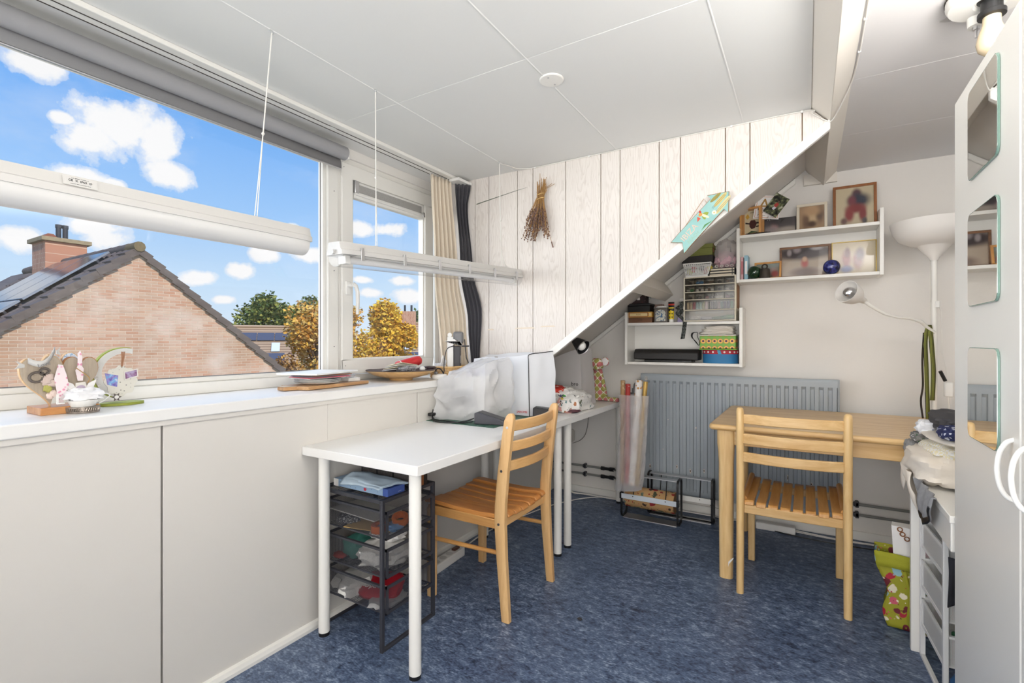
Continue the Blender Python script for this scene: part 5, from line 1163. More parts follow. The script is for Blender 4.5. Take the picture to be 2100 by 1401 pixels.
# clip lamp under the rafter
cl_ = thing('clip_lamp', 'small black clip lamp with white bulb under the rafter', 'lamp', (-1.12, 2.6, 1.15))
ax_ = Vector((.72, -.25, -.45)).normalized(); mq = ax_.to_track_quat('Z', 'Y').to_matrix()
lc = Vector((-1.165, 2.62, 1.155))
MB().lathe([(.015, 0), (.022, .01), (.035, .05), (.045, .085), (.0435, .085), (.033, .05), (.012, .012)], lc, 24, mq, cap=False).build('shade', M_black, cl_, smooth=50)
MB().ball(lc+ax_*.068, .027, 16, 12).build('bulb', mat('opal_bulb', hexc(240, 238, 232), .25), cl_, smooth=60)
MB().tube([lc+mq @ Vector((.046*math.cos(a*PI/10), .046*math.sin(a*PI/10), .088)) for a in range(20)], .0015, 5, closed=True).build('wire_rim', M_alu, cl_)
MB().tube([lc, lc-ax_*.02+Vector((-.01, -.02, .02)), lc+Vector((-.03, -.05, .035))], .008, 8).build('clip_arm', M_black, cl_, smooth=50)
# dried lavender on the panelled wall
M_straw = mat('dry_straw', hexc(176, 136, 84), .85); M_lavb = mat('dry_lavender', hexc(128, 100, 88), .9, var=.3, vscale=80)
lv = thing('dried_lavender', 'bunch of dried lavender hanging upside down on the wood panelling', 'dried flowers', (-1.29, 2.43, 2.0))
rg = random.Random(11); sb = MB(); fb = MB()
for k in range(70):
    a_ = rg.uniform(-1, 1); bq = rg.uniform(0, 1)
    ty0 = Vector((-1.272+a_*.03+rg.uniform(-.008, .008), 2.444-bq*.03, 2.03+rg.uniform(-.05, .035)))
    md = Vector((-1.283+a_*.018, 2.444-bq*.028, 1.955)); e = a_+rg.uniform(-.25, .25); ln = rg.uniform(.10, .245)
    en = Vector((-1.305+e*.075*ln/.2, 2.446-bq*.05, 1.955-ln))
    sb.tube([ty0, md, (md+en)/2+Vector((e*.004, 0, 0)), en], .0013, 4)
    for j in range(rg.randrange(8, 15)):
        t = 1-j*.05; p = md+(en-md)*t; fb.ball(p+Vector((rg.uniform(-.005, .005), rg.uniform(-.006, .004), rg.uniform(-.004, .004))), rg.uniform(.0028, .005), 5, 4)
for p, q2 in (((-1.298, 2.448, 2.02), (-1.299, 2.452, 2.10)), ((-1.262, 2.44, 2.0), (-1.205, 2.45, 2.025)), ((-1.27, 2.44, 2.0), (-1.222, 2.45, 2.03)), ((-1.27, 2.44, 1.85), (-1.215, 2.446, 1.68))): sb.tube([p, q2], .0012, 4)
for j in range(8): fb.ball((-1.222+j*.0012, 2.445, 1.70-j*.004), .004, 5, 4)
sb.build('stems', M_straw, lv)['kind'] = 'stuff'; fb.build('flower_heads', M_lavb, lv, smooth=60)['kind'] = 'stuff'
for z in (1.972, 1.948): MB().tube([(-1.282+.021*math.cos(a*PI/10), 2.428+.017*math.sin(a*PI/10), z+.005*math.sin(a*PI/10+1)) for a in range(20)], .003, 6, closed=True).build('binding', mat('raffia', hexc(198, 162, 104), .9), lv, smooth=60)
# scratches in the cheek wall
sct = MB().prism([(-1.742, 1.987), (-1.45, 2.028), (-1.40, 2.034), (-1.45, 2.031), (-1.742, 1.991)], 2.4557, 2.4562, 'y')
# arrow sign
M_sign = patmat('teal_print', lambda q, co: q.mix(q.n('ShaderNodeTexNoise', i_Vector=co, i_Scale=14.0, i_Detail=4.0).outputs[0], hexc(128, 186, 184), hexc(178, 214, 206)), .6)
sn = thing('arrow_sign', 'teal arrow-shaped beach sign hung at a slant on the panelled wall', 'sign', (-.42, 2.44, 1.7))
so_ = Vector((-.43, 2.444, 1.712)); sxv = Vector((.70, 0, .714)).normalized(); syv = Vector((-.714, 0, .70))
msn = frame_m(so_, sxv, syv)
arrow = [(-.158, .042), (-.105, .044), (.105, .042), (.105, .066), (.175, .001), (.105, -.066), (.105, -.04), (-.105, -.042), (-.158, -.046), (-.125, -.002)]
sg2 = MB().prism(arrow, -.001, .005, 'z', msn).build('board', mat('sign_edge', hexc(150, 118, 78), .8), sn)
MB().prism([(a*.985, c*.955) for a, c in arrow], .0051, .0057, 'z', msn).build('printed_face', M_sign, sn)
text_mb('IBIZA', .040, msn @ Matrix.Translation((-.07, .006, .0062)), .0003).build('lettering', mat('peach_print', hexc(232, 204, 186), .6), sn)
text_mb('BEACH', .022, msn @ Matrix.Translation((-.075, -.024, .0062)), .0003).build('lettering', mat('mint_print', hexc(160, 196, 176), .6), sn)
el = lambda cx, cy, a, c, r=0: [(cx+a*math.cos(t)*math.cos(r)-c*math.sin(t)*math.sin(r), cy+a*math.cos(t)*math.sin(r)+c*math.sin(t)*math.cos(r)) for t in [2*PI*k/20 for k in range(20)]]
for nm, P, c_, z in (('coconut_print', el(.035, -.002, .018, .024, .3)[:11], (150, 166, 60), .0064), ('coconut_print', el(.03, .006, .006, .022, .3), (236, 226, 196), .0066), ('flower_print', el(.066, -.016, .010, .010), (244, 238, 220), .0068), ('flower_centre', el(.066, -.016, .003, .003), (230, 190, 80), .0070),
                     ('fruit_print', el(.022, .026, .009, .008), (226, 150, 70), .0068), ('umbrella_print', [(-.012, .012), (.006, .03), (.01, .012)], (214, 92, 70), .0068), ('strawberry_print', el(.03, .036, .005, .006), (200, 56, 50), .0068),
                     ('palm_print', [(-.03, -.03), (.0, -.022), (.03, -.034), (.01, -.028), (.04, -.038), (.0, -.03)], (84, 140, 74), .0064), ('sand_print', [(-.15, -.042), (.0, -.036), (.0, -.038), (-.105, -.0405)], (230, 232, 222), .0064),
                     ('surfboard_print', el(.125, .004, .04, .010, .04), (214, 196, 124), .0064), ('surfboard_print', el(.115, -.022, .05, .010, .1), (222, 208, 150), .0064), ('surfboard_print', el(.12, .028, .03, .008, -.1), (150, 140, 70), .0064)):
    MB().prism(P, z-.0004, z, 'z', msn).build(nm, mat('print_%d_%d_%d' % c_, hexc(*c_), .6), sn)
for yy in (-.026, -.02, .001, .007): MB().box(.075, yy-.0006, .0066, .155, yy+.0006, .0069, msn).build('stripe_print', M_dgrey, sn)
MB().tube([msn @ Vector((.08, .042, .003)), Vector((-.42, 2.449, 1.822)), msn @ Vector((-.06, .043, .003))], .0012, 5).build('hanging_string', M_straw, sn)
# ================================================================== SHELVES AND THEIR CONTENTS
def photo_mat(name, bg, blobs, ox=0.0, oz=0.0, bg2=None):
    def fn(q, co):
        s = q.n('ShaderNodeSeparateXYZ', i_0=co)
        c = q.mix(q.math('MULTIPLY', q.math('ADD', s.outputs[2], .05-oz), 8.0, clamp=True), hexc(*bg), hexc(*(bg2 or bg)))
        for (cx, cz, rx, rz, col, soft) in blobs:
            a = q.math('DIVIDE', q.math('SUBTRACT', s.outputs[0], cx+ox), rx); b = q.math('DIVIDE', q.math('SUBTRACT', s.outputs[2], cz+oz), rz)
            d = q.math('SQRT', q.math('ADD', q.math('MULTIPLY', a, a), q.math('MULTIPLY', b, b)))
            d = q.math('MULTIPLY', d, .62)
            c = q.mix(q.ramp(d, [(max(0, .7-soft*.45), 1.0), (min(1, .8+soft*.15), 0.0)], 'EASE'), c, hexc(*col))
        return c
    return patmat(name, fn, .25, .5)
def shelf_unit(label, x0, x1, zb, zm, zs, zt):
    t = thing('wall_shelf', label, 'shelf', ((x0+x1)/2, 3.37, zb), 'white wall shelves')
    for x, a in ((x0, zb-.02), (x1-.018, zb-.02)): MB().box(x, 3.272, a, x+.018, 3.449, zt if x > x0 else zs).build('side_panel', M_gloss, t, bevel=.001)
    for z in (zb, zm): MB().box(x0+.018, 3.28, z-.018, x1-.018, 3.449, z).build('shelf_board', M_gloss, t, bevel=.001)
    MB().box(x0+.018, 3.443, zb, x1-.018, 3.449, zm-.018).build('back_panel', M_gloss, t)
    return t
shelf_unit('lower white wall shelf under the roof slope', -1.075, -.338, 1.007, 1.272, 1.345, 1.352)
shelf_unit('upper white wall shelf holding framed photographs', -.372, .352, 1.525, 1.795, 1.84, 1.866)
MB0 = lambda: MB()
# --- lower shelf, bottom board
pr_ = thing('black_printer', 'long black device lying on the lower shelf board', 'device', (-.8, 3.36, 1.007))
MB().prism([(3.30, 1.022), (3.302, 1.07), (3.33, 1.094), (3.43, 1.094), (3.43, 1.022)], -1.022, -.60, 'x').build('body', mat('matte_black', hexc(34, 32, 31), .5), pr_, bevel=.008, seg=3)
MB().box(-.98, 3.299, 1.049, -.66, 3.301, 1.053).build('paper_slot', M_black, pr_)
MB().box(-.945, 3.29, 1.0085, -.64, 3.42, 1.0225).build('foot_tray', M_black, pr_, bevel=.003)
text_mb('hp', .010, frame_m((-.80, 3.2995, 1.035), (1, 0, 0), (0, 0, 1)), .0002) if False else None
bb_ = thing('blue_hat_box', 'oval blue box with red dotted lid on the lower shelf', 'box', (-.475, 3.36, 1.007))
ovl = lambda k: [(-.476+.108*k*math.cos(a), 3.362+.078*k*math.sin(a)) for a in [2*PI*i/40 for i in range(40)]]
MB().prism(ovl(.97), 1.0075, 1.066, 'z').build('box_body', mat('blue_card', hexc(52, 126, 178), .6), bb_, smooth=40)
M_dotr = mat('red_card', hexc(178, 44, 62), .6)
MB().prism(ovl(1), 1.066, 1.0905, 'z').build('box_lid', M_dotr, bb_, smooth=40)
for i in range(40):
    a = 2*PI*i/40
    if math.sin(a) < .25:
        P = Vector((-.476+.1085*math.cos(a), 3.362+.0785*math.sin(a), 1.078)); nrm = Vector((math.cos(a)/.108, math.sin(a)/.078, 0)).normalized()
        if i % 2 == 0: MB().lathe([(.0062, 0), (0, .0008)], P, 12, nrm.to_track_quat('Z', 'Y').to_matrix()).build('white_dot', M_paper, bb_)
MB().prism([(-.478, 1.066), (-.458, 1.066), (-.466, 1.0905), (-.484, 1.0905)], 3.2825, 3.2835, 'y').build('ribbon_tab', mat('cyan_ribbon', hexc(70, 160, 196), .5), bb_)
def sunfl(q, co):
    s = q.n('ShaderNodeSeparateXYZ', i_0=co); c = hexc(118, 178, 62); out = None
    row = None
    u = q.math('SUBTRACT', q.math('FRACT', q.math('DIVIDE', s.outputs[0], .034)), .5)
    z = q.math('SUBTRACT', q.math('FRACT', q.math('DIVIDE', q.math('ADD', s.outputs[2], .0125), .0455)), .5)
    x_ = q.math('MULTIPLY', u, .034); z_ = q.math('MULTIPLY', z, .0455)
    d = q.math('SQRT', q.math('ADD', q.math('MULTIPLY', x_, x_), q.math('MULTIPLY', z_, z_)))
    an = q.math('ARCTAN2', z_, x_); d = q.math('MULTIPLY', d, q.math('ADD', 1.0, q.math('MULTIPLY', q.math('SINE', q.math('MULTIPLY', an, 12.0)), .09)))
    return q.ramp(q.math('DIVIDE', d, .02), [(0, hexc(58, 28, 62)), (.30, hexc(58, 28, 62)), (.34, hexc(206, 84, 110)), (.42, hexc(240, 196, 80)), (.66, hexc(244, 206, 96)), (.70, hexc(214, 92, 60)), (.78, hexc(214, 92, 60)), (.82, c)], 'LINEAR')
gb = thing('sunflower_tin', 'bright green tin printed with sunflowers on top of the blue box', 'tin', (-.484, 3.35, 1.0915))
MB().box(-.594, 3.292, 1.0918, -.374, 3.415, 1.100).build('tin_base', mat('lime_tin', hexc(118, 178, 62), .4), gb, bevel=.003)
MB().box(-.59, 3.295, 1.1002, -.378, 3.412, 1.180).build('tin_body', patmat('sunflower_print', sunfl, .35), gb, bevel=.004)
MB().box(-.592, 3.293, 1.1802, -.376, 3.414, 1.188).build('tin_rim', mat('pale_tin', hexc(222, 220, 210), .4), gb, bevel=.002)
pw_ = thing('white_fabric_stack', 'folded white cloth stuffed on top of the sunflower tin', 'fabric', (-.49, 3.35, 1.188))
for k in range(3): lump((-.495+.008*k, 3.36, 1.199+.017*k), (.105-.008*k, .062, .0125), 50+k, .18, 2.5, 34, 10, 1.189, .6).build('folded_cloth', mat('white_muslin', hexc(222, 216, 206), .9), pw_, smooth=50)
bc_ = thing('black_cable_bundle', 'looped black cord hanging beside the sunflower tin', 'cord', (-.62, 3.33, 1.15))
for k in range(3): MB().tube(smoothpath([(-.612, 3.34, 1.205), (-.635-.004*k, 3.33, 1.200), (-.640-.003*k, 3.325, 1.175), (-.622+.002*k, 3.32, 1.145), (-.600, 3.325, 1.12), (-.598, 3.33, 1.145), (-.612, 3.33, 1.18)]), .0022, 5, closed=True).build('cord_loop', M_black, bc_, smooth=60)
# --- lower shelf, upper board
cg = thing('dark_cigar_box', 'brown wooden cigar box at the bottom of the left stack', 'box', (-.97, 3.36, 1.272))
MB().box(-1.055, 3.293, 1.2725, -.895, 3.42, 1.309).build('box_body', wood('cigar_brown', hexc(92, 60, 40), hexc(124, 84, 58), 'x'), cg, bevel=.002)
text_mb('LA PAZ', .010, frame_m((-.975, 3.2926, 1.291), (1, 0, 0), (0, 0, 1)), .0002).build('lettering', mat('burnt_print', hexc(60, 36, 26), .8), cg)
cg2 = thing('yellow_cigar_box', 'yellow and red banded cigar box above the dark one', 'box', (-.97, 3.36, 1.31))
MB().box(-1.055, 3.293, 1.3095, -.893, 3.42, 1.346).build('box_body', mat('cigar_yellow', hexc(206, 158, 72), .6), cg2, bevel=.002)
MB().box(-1.05, 3.2922, 1.314, -.92, 3.2928, 1.342).build('label', mat('cigar_red', hexc(140, 60, 40), .6), cg2)
MB().box(-1.046, 3.2916, 1.318, -.924, 3.2921, 1.338).build('label', mat('cigar_cream', hexc(226, 206, 150), .6), cg2)
MB().box(-.914, 3.2916, 1.318, -.897, 3.2921, 1.338).build('label', mat('cigar_cream', hexc(226, 206, 150), .6), cg2)
text_mb('AGIO', .014, frame_m((-.985, 3.2913, 1.328), (1, 0, 0), (0, 0, 1)), .0002).build('lettering', mat('cigar_red', hexc(140, 60, 40), .6), cg2)
kb = thing('black_box', 'plain black box on the cigar boxes', 'box', (-.985, 3.36, 1.347))
MB().box(-1.062, 3.3, 1.3465, -.912, 3.42, 1.388).build('box_body', M_black, kb, bevel=.003)
MB().box(-1.065, 3.297, 1.3885, -.909, 3.423, 1.405).build('lid', M_black, kb, bevel=.003)
kb2 = thing('dark_print_box', 'small dark floral box wedged under the rafter', 'box', (-.99, 3.38, 1.406))
MB().box(-1.045, 3.325, 1.4055, -.945, 3.40, 1.472).build('box_body', patmat('dark_flower_paper', floral_fn((58, 42, 42), [(150, 120, 110), (120, 60, 60), (58, 42, 42)], 70, .26), .7), kb2, bevel=.002)
MB().prism([(-1.003, 1.43), (-.985, 1.43), (-.985, 1.445), (-.994, 1.455), (-1.003, 1.445)], 3.3242, 3.3248, 'y').build('house_motif', M_paper, kb2)
pf_ = thing('flowered_card_box', 'small brownish patterned box behind the tin', 'box', (-.88, 3.41, 1.347))
MB().box(-.90, 3.385, 1.3465, -.845, 3.43, 1.40).build('box_body', patmat('taupe_flower_paper', floral_fn((150, 126, 112), [(110, 80, 76), (180, 150, 140)], 70, .3), .7), pf_, bevel=.002)
MB().box(-.90, 3.385, 1.2725, -.83, 3.43, 1.346).build('box_base', mat('taupe_card', hexc(120, 100, 90), .7), pf_)
tn = thing('blue_picture_tin', 'old grey tin with a blue and white picture on the front', 'tin', (-.838, 3.34, 1.272))
MB().box(-.883, 3.30, 1.2725, -.795, 3.37, 1.366).build('tin_body', mat('worn_tin', hexc(112, 106, 100), .4, .5), tn, bevel=.004)
MB().prism([(-.872, 1.28), (-.806, 1.28), (-.806, 1.338), (-.815, 1.352), (-.839, 1.358), (-.863, 1.352), (-.872, 1.338)], 3.2988, 3.2994, 'y').build('picture_panel', patmat('blue_engraving', lambda q, co: q.mix(q.ramp(q.n('ShaderNodeTexNoise', i_Vector=co, i_Scale=90.0, i_Detail=2.0).outputs[0], [(.5, 0.0), (.6, 1.0)]), hexc(206, 206, 192), hexc(96, 116, 140)), .5), tn)
MB().prism([(-.840, 1.31), (-.826, 1.31), (-.828, 1.342)], 3.2982, 3.2987, 'y').build('sail_motif', mat('engraving_blue', hexc(72, 112, 156), .5), tn)
MB().box(-.885, 3.298, 1.366, -.793, 3.372, 1.372).build('tin_lid', mat('tin_lid_grey', hexc(150, 146, 140), .4, .5), tn, bevel=.002)
lump((-.84, 3.33, 1.377), (.035, .025, .007), 61, .4, 3, 18, 8, 1.3725).build('paper_scraps', M_paper, tn, smooth=40)
gl = thing('glue_tube', 'yellow and black glue tube standing on its cap', 'tube', (-.768, 3.295, 1.272))
MB().lathe([(0, 1.2725), (.015, 1.2725), (.015, 1.291), (.013, 1.292)], (-.768, 3.30, 0), 18).build('cap', M_wplas, gl, smooth=30)
b = MB()
for i, (w_, dth, z) in enumerate(((.016, .014, 1.292), (.017, .013, 1.33), (.0185, .008, 1.37), (.0195, .002, 1.395), (.0195, .0015, 1.406))):
    for j in range(16): a = 2*PI*j/16; b.v.append(Vector((-.768+w_*math.cos(a), 3.30+dth*math.sin(a), z)))
for i in range(4):
    for j in range(16): b.f.append((i*16+j, i*16+(j+1) % 16, (i+1)*16+(j+1) % 16, (i+1)*16+j))
b.f.append(tuple(64+j for j in range(16)))
b.build('tube_body', patmat('glue_print', lambda q, co: (lambda s: q.ramp(q.math('DIVIDE', s.outputs[2], .14), [(0, hexc(232, 206, 40)), (.52, hexc(232, 206, 40)), (.53, hexc(30, 28, 28)), (.64, hexc(30, 28, 28)), (.645, hexc(226, 200, 50)), (.70, hexc(30, 28, 28)), (.80, hexc(206, 60, 44)), (.86, hexc(206, 60, 44)), (.87, hexc(30, 28, 28))], 'CONSTANT'))(q.n('ShaderNodeSeparateXYZ', i_0=co)), .35), gl, smooth=50)
for z in (1.305, 1.328): 
    for xx in (-.775, -.760): MB().lathe([(.0045, 0), (0, .0004)], (xx, 3.2855, z), 10, Matrix.Rotation(R(90), 3, 'X')).build('dot_print', M_black, gl)
MB().prism([(-.776, 1.342), (-.768, 1.355), (-.760, 1.342)], 3.2865, 3.287, 'y').build('brand_flash', mat('cap_yellow', hexc(232, 206, 40), .4), gl)
lb = thing('lavender_box', 'small lavender box behind the black ribbon', 'box', (-.712, 3.34, 1.272))
MB().box(-.735, 3.32, 1.2725, -.692, 3.36, 1.286).box(-.733, 3.322, 1.2865, -.694, 3.358, 1.302).build('box_body', mat('lavender_card', hexc(176, 166, 206), .6), lb, bevel=.002)
rbn = thing('black_lace_ribbon', 'dark lace ribbon draped over the shelf edge beside the drawer cabinet', 'ribbon', (-.70, 3.28, 1.272))
M_lace = patmat('dark_lace', lambda q, co: q.mix(q.ramp(q.n('ShaderNodeTexNoise', i_Vector=co, i_Scale=130.0, i_Detail=1.0).outputs[0], [(.48, 0.0), (.54, 1.0)]), hexc(44, 46, 46), hexc(96, 100, 96)), .8)
ribbon(smoothpath([(-.712, 3.30, 1.405), (-.70, 3.29, 1.40), (-.705, 3.285, 1.36), (-.725, 3.282, 1.33), (-.70, 3.279, 1.30), (-.677, 3.271, 1.275), (-.680, 3.27, 1.23), (-.690, 3.27, 1.162)]), .026, (1, 0, .12)).build('ribbon_band', M_lace, rbn, solid=.001, smooth=50)
ribbon(smoothpath([(-.735, 3.31, 1.375), (-.715, 3.30, 1.36), (-.70, 3.295, 1.335), (-.71, 3.29, 1.315)]), .03, (.8, 0, .6)).build('ribbon_knot', M_lace, rbn, solid=.001, smooth=50)
wb2 = thing('white_card_box', 'narrow white card standing behind the ribbon', 'card', (-.715, 3.40, 1.272))
MB().box(-.735, 3.39, 1.2725, -.69, 3.41, 1.435).build('card_body', M_paper, wb2, bevel=.001)
# organiser cabinet
oc = thing('drawer_organiser', 'cream plastic organiser with many small clear drawers on the lower shelf', 'organiser', (-.53, 3.36, 1.272))
ox0, ox1, oz0, oz1, oyf = -.684, -.374, 1.2735, 1.556, 3.268
rows = [1.281, 1.345, 1.411, 1.459, 1.506, 1.552]
b = MB().box(ox0, oyf, oz0, ox0+.008, 3.42, oz1).box(ox1-.008, oyf, oz0, ox1, 3.42, oz1).box(ox0+.008, oyf, oz1-.006, ox1-.008, 3.42, oz1).box(ox0+.008, oyf, oz0, ox1-.008, 3.42, rows[0])
for z in rows[1:-1]: b.box(ox0+.008, oyf, z-.002, ox1-.008, 3.40, z+.003)
b.build('cabinet_frame', M_cream, oc, bevel=.001)
MB().box(ox0+.008, 3.405, oz0+.006, ox1-.008, 3.418, oz1-.006).build('cabinet_back', M_cream, oc)
M_odraw = glassmat('smoky_clear_drawer', (.80, .79, .77), .1, .15)
rg = random.Random(5)
def odrawer(x0, x1, z0, z1, fill):
    d = MB().box(x0, oyf+.003, z0, x1, oyf+.006, z1).box(x0, oyf+.006, z0, x1, 3.395, z0+.0015).box(x0, oyf+.006, z0, x0+.0015, 3.395, z1-.004).box(x1-.0015, oyf+.006, z0, x1, 3.395, z1-.004).build('small_drawer', M_odraw, oc)
    w_ = (x1-x0); MB().box(x0+w_*.22, oyf-.006, z1-.018, x1-w_*.22, oyf+.003, z1-.015).box(x0+w_*.22, oyf-.001, z1-.018, x0+w_*.25, oyf+.003, z1-.004).box(x1-w_*.25, oyf-.001, z1-.018, x1-w_*.22, oyf+.003, z1-.004).build('drawer_pull', M_cplas, d)
    for kk, c_ in enumerate(fill):
        if fill and isinstance(fill[0], tuple):
            n_ = len(fill); xx = x0+.006+(w_-.012)*(kk+.5)/n_; rr = min(.0085, (w_-.012)/n_/2)
            if (z1-z0) > .05: MB().tube([(xx, oyf+.016, z0+.003), (xx, oyf+.016, z1-.012)], rr, 10).build('thread_reel', mat('reel_%d_%d_%d' % c_, hexc(*c_), .7), d, smooth=40)
            else: lump((xx, oyf+.018, z0+.010), (rr*1.5, .008, .008), kk+int(x0*999), .5, 4, 10, 6, z0+.0016).build('small_parts', mat('reel_%d_%d_%d' % c_, hexc(*c_), .5), d)
wr = (ox1-ox0-.018)/5
gr_, bl_, wh_, br_, dk_ = (86, 150, 96), (60, 130, 186), (226, 222, 214), (120, 96, 80), (84, 80, 78)
fills = [[[dk_], [bl_, bl_], [dk_, br_], [dk_], [br_, dk_]], [[wh_, gr_], [wh_, dk_, wh_], [wh_, br_, wh_], [dk_], [wh_, dk_]], [[dk_], [dk_], [(170, 110, 110), dk_], [wh_, wh_], [(150, 110, 130), dk_]]]
for r_ in range(3):
    for c_ in range(5):
        x0 = ox0+.009+wr*c_
        odrawer(x0+.001, x0+wr-.001, rows[4-r_]+.004, rows[5-r_]-.003, fills[r_][c_])
hw = (ox1-ox0-.018)/2
odrawer(ox0+.010, ox0+.009+hw-.002, rows[1]+.004, rows[2]-.003, [(226, 206, 170), (226, 206, 170), (170, 60, 70), (160, 200, 200), (170, 206, 200), (150, 150, 90), (206, 180, 180)])
odrawer(ox0+.009+hw+.001, ox1-.010, rows[1]+.004, rows[2]-.003, [(52, 44, 54), (60, 50, 60), (176, 150, 156), (70, 110, 110), (80, 60, 110), (70, 76, 120), (84, 150, 110)])
odrawer(ox0+.010, ox1-.010, rows[0]+.002, rows[1]-.003, [])
for xx, zz, c_ in ((-.62, 1.298, wh_), (-.55, 1.292, (170, 170, 180)), (-.44, 1.295, (70, 140, 84)), (-.41, 1.30, (96, 160, 100)), (-.48, 1.29, (60, 120, 74))):
    lump((xx, oyf+.035, zz), (.035, .02, .012), int(-xx*77), .4, 3, 16, 8, 1.2845).build('small_parts', mat('reel_%d_%d_%d' % c_, hexc(*c_), .5), oc)
# on the organiser
wt_ = thing('white_tray_lid', 'flat white lid under the perforated basket', 'lid', (-.61, 3.35, 1.557))
MB().box(-.678, 3.29, 1.557, -.54, 3.41, 1.572).build('lid_body', M_wplas, wt_, bevel=.003)
pb = thing('perforated_basket', 'small white perforated basket on top of the organiser', 'basket', (-.60, 3.36, 1.573))
bw = [(-.675, -.535), (-.690, -.515)]
b = MB()
for k in range(9):
    z = 1.5745+.0085*k; t = k/8; xa, xb = -.678-.014*t, -.54+.018*t; ya = 3.295-.004*t
    b.box(xa, ya, z, xb, ya+.002, z+.0035)
for k in range(15):
    t = k/14; b.prism([(-.678+.138*t, 1.5745), (-.678+.138*t+.004, 1.5745), (-.692+.17*t+.004, 1.646), (-.692+.17*t, 1.646)], 3.293, 3.2955, 'y')
b.build('front_lattice', M_wplas, pb)
MB().box(-.678, 3.296, 1.5735, -.54, 3.41, 1.577).build('base', M_wplas, pb)
MB().prism([(-.678, 1.577), (-.692, 1.646), (-.689, 1.646), (-.675, 1.577)], 3.296, 3.41, 'y').prism([(-.54, 1.577), (-.522, 1.646), (-.525, 1.646), (-.543, 1.577)], 3.296, 3.41, 'y').box(-.69, 3.405, 1.577, -.524, 3.41, 1.646).build('walls', M_wplas, pb)
MB().box(-.694, 3.289, 1.644, -.52, 3.294, 1.651).box(-.694, 3.289, 1.644, -.689, 3.414, 1.651).box(-.525, 3.289, 1.644, -.52, 3.414, 1.651).build('rim', M_wplas, pb, bevel=.001)
for k, c_ in enumerate(((206, 196, 60), (206, 80, 90), (232, 230, 226), (60, 60, 64), (206, 100, 110), (226, 206, 90))): lump((-.655+.024*k, 3.33, 1.60+.012*(k % 2)), (.018, .02, .018), 70+k, .4, 3, 14, 8).build('sewing_notions', mat('notion_%d' % k, hexc(*c_), .6), pb)
kx = thing('black_shoe_box', 'black cardboard box on the perforated basket', 'box', (-.61, 3.36, 1.652))
MB().box(-.702, 3.305, 1.6525, -.513, 3.425, 1.697).build('box_body', mat('black_card', hexc(36, 32, 31), .6), kx, bevel=.002)
gx_ = thing('olive_green_box', 'worn olive green lidded box just under the arrow sign', 'box', (-.61, 3.37, 1.698))
M_ol = mat('olive_card', hexc(122, 126, 62), .7, var=.15, vscale=20, stretch=(1, 1, 6))
MB().box(-.692, 3.315, 1.6975, -.517, 3.425, 1.745).build('box_body', M_ol, gx_, bevel=.002)
MB().box(-.695, 3.312, 1.745, -.514, 3.43, 1.771).build('lid', M_ol, gx_, bevel=.002)
MB().box(-.522, 3.35, 1.72, -.513, 3.356, 1.775).build('cord_tie', mat('rust_cord', hexc(130, 70, 50), .8), gx_)
for k in range(3):
    z = 1.557+.0165*k
    nb = thing('black_notebook', ('bottom', 'middle', 'top')[k]+' black notebook with cream pages beside the basket', 'notebook', (-.46, 3.35, z), 'notebooks on the organiser')
    MB().box(-.534+.003*k, 3.292, z+.0005, -.383, 3.42, z+.0025).box(-.534+.003*k, 3.292, z+.013, -.383, 3.42, z+.015).box(-.386, 3.292, z+.0025, -.383, 3.42, z+.013).build('cover', M_black, nb)
    MB().box(-.530+.003*k, 3.294, z+.0026, -.387, 3.418, z+.0129).build('pages', mat('cream_pages', hexc(222, 212, 190), .8), nb)
    MB().box(-.40, 3.2905, z+.0005, -.396, 3.2915, z+.015).build('elastic', M_black, nb)
tb_ = thing('tulle_bag', 'clear bag of pale pink tulle above the notebooks', 'bag', (-.44, 3.36, 1.607))
lump((-.445, 3.362, 1.66), (.062, .05, .05), 81, .28, 2.5, 30, 18, 1.608).build('tulle', mat('pink_tulle', hexc(206, 172, 180), .9), tb_, smooth=40)
lump((-.44, 3.362, 1.705), (.066, .055, .085), 84, .25, 2.3, 30, 18, 1.607).build('bag_film', film('thin_bag_film', (.86, .82, .80), .38, .3), tb_, smooth=30)
for k in range(4): MB().tube([(-.49+.03*k+.008*math.cos(a*PI/6), 3.30, 1.618+.007*math.sin(a*PI/6)) for a in range(12)], .003, 5, closed=True).build('ring_print', mat('pale_ring', hexc(200, 192, 184), .6), tb_)
pn = thing('leaning_board', 'thin brown board edge standing between the shelves', 'board', (-.372, 3.40, 1.28))
MB().box(-.3735, 3.30, 1.353, -.3725, 3.44, 1.50).build('board_sheet', mat('hardboard', hexc(150, 110, 76), .8), pn)
# --- upper shelf frames
def pframe(label, x0, x1, z0, z1, y, lean, fw, fd, fmat, pic, yaw=0.0, mount=None):
    t = thing('picture_frame', label, 'picture frame', ((x0+x1)/2, y, z0), 'framed photographs on the upper shelf')
    w_, h_ = x1-x0, z1-z0; L = wloc(t)
    m = Matrix.Translation(L) @ Matrix.Rotation(yaw, 4, 'Z') @ Matrix.Rotation(R(-lean), 4, 'X')
    for (a, b_, c_, d_) in ((-w_/2, 0, w_/2, fw), (-w_/2, h_-fw, w_/2, h_), (-w_/2, fw, -w_/2+fw, h_-fw), (w_/2-fw, fw, w_/2, h_-fw)):
        MB().box(a, 0, b_, c_, fd, d_, m).build('frame_side', fmat, t, bevel=.0015)
    MB().box(-w_/2+fw*.6, fd*.45, fw*.6, w_/2-fw*.6, fd*.6, h_-fw*.6, m).build('photo', pic, t)
    if mount: MB().box(-w_/2+fw*.7, fd*.42, fw*.7, w_/2-fw*.7, fd*.45, h_-fw*.7, m).build('mount', mount, t)
    MB().box(-w_/2+fw*.8, fd*.36, fw*.8, w_/2-fw*.8, fd*.40, h_-fw*.8, m).build('glass', M_clear, t)
    return t
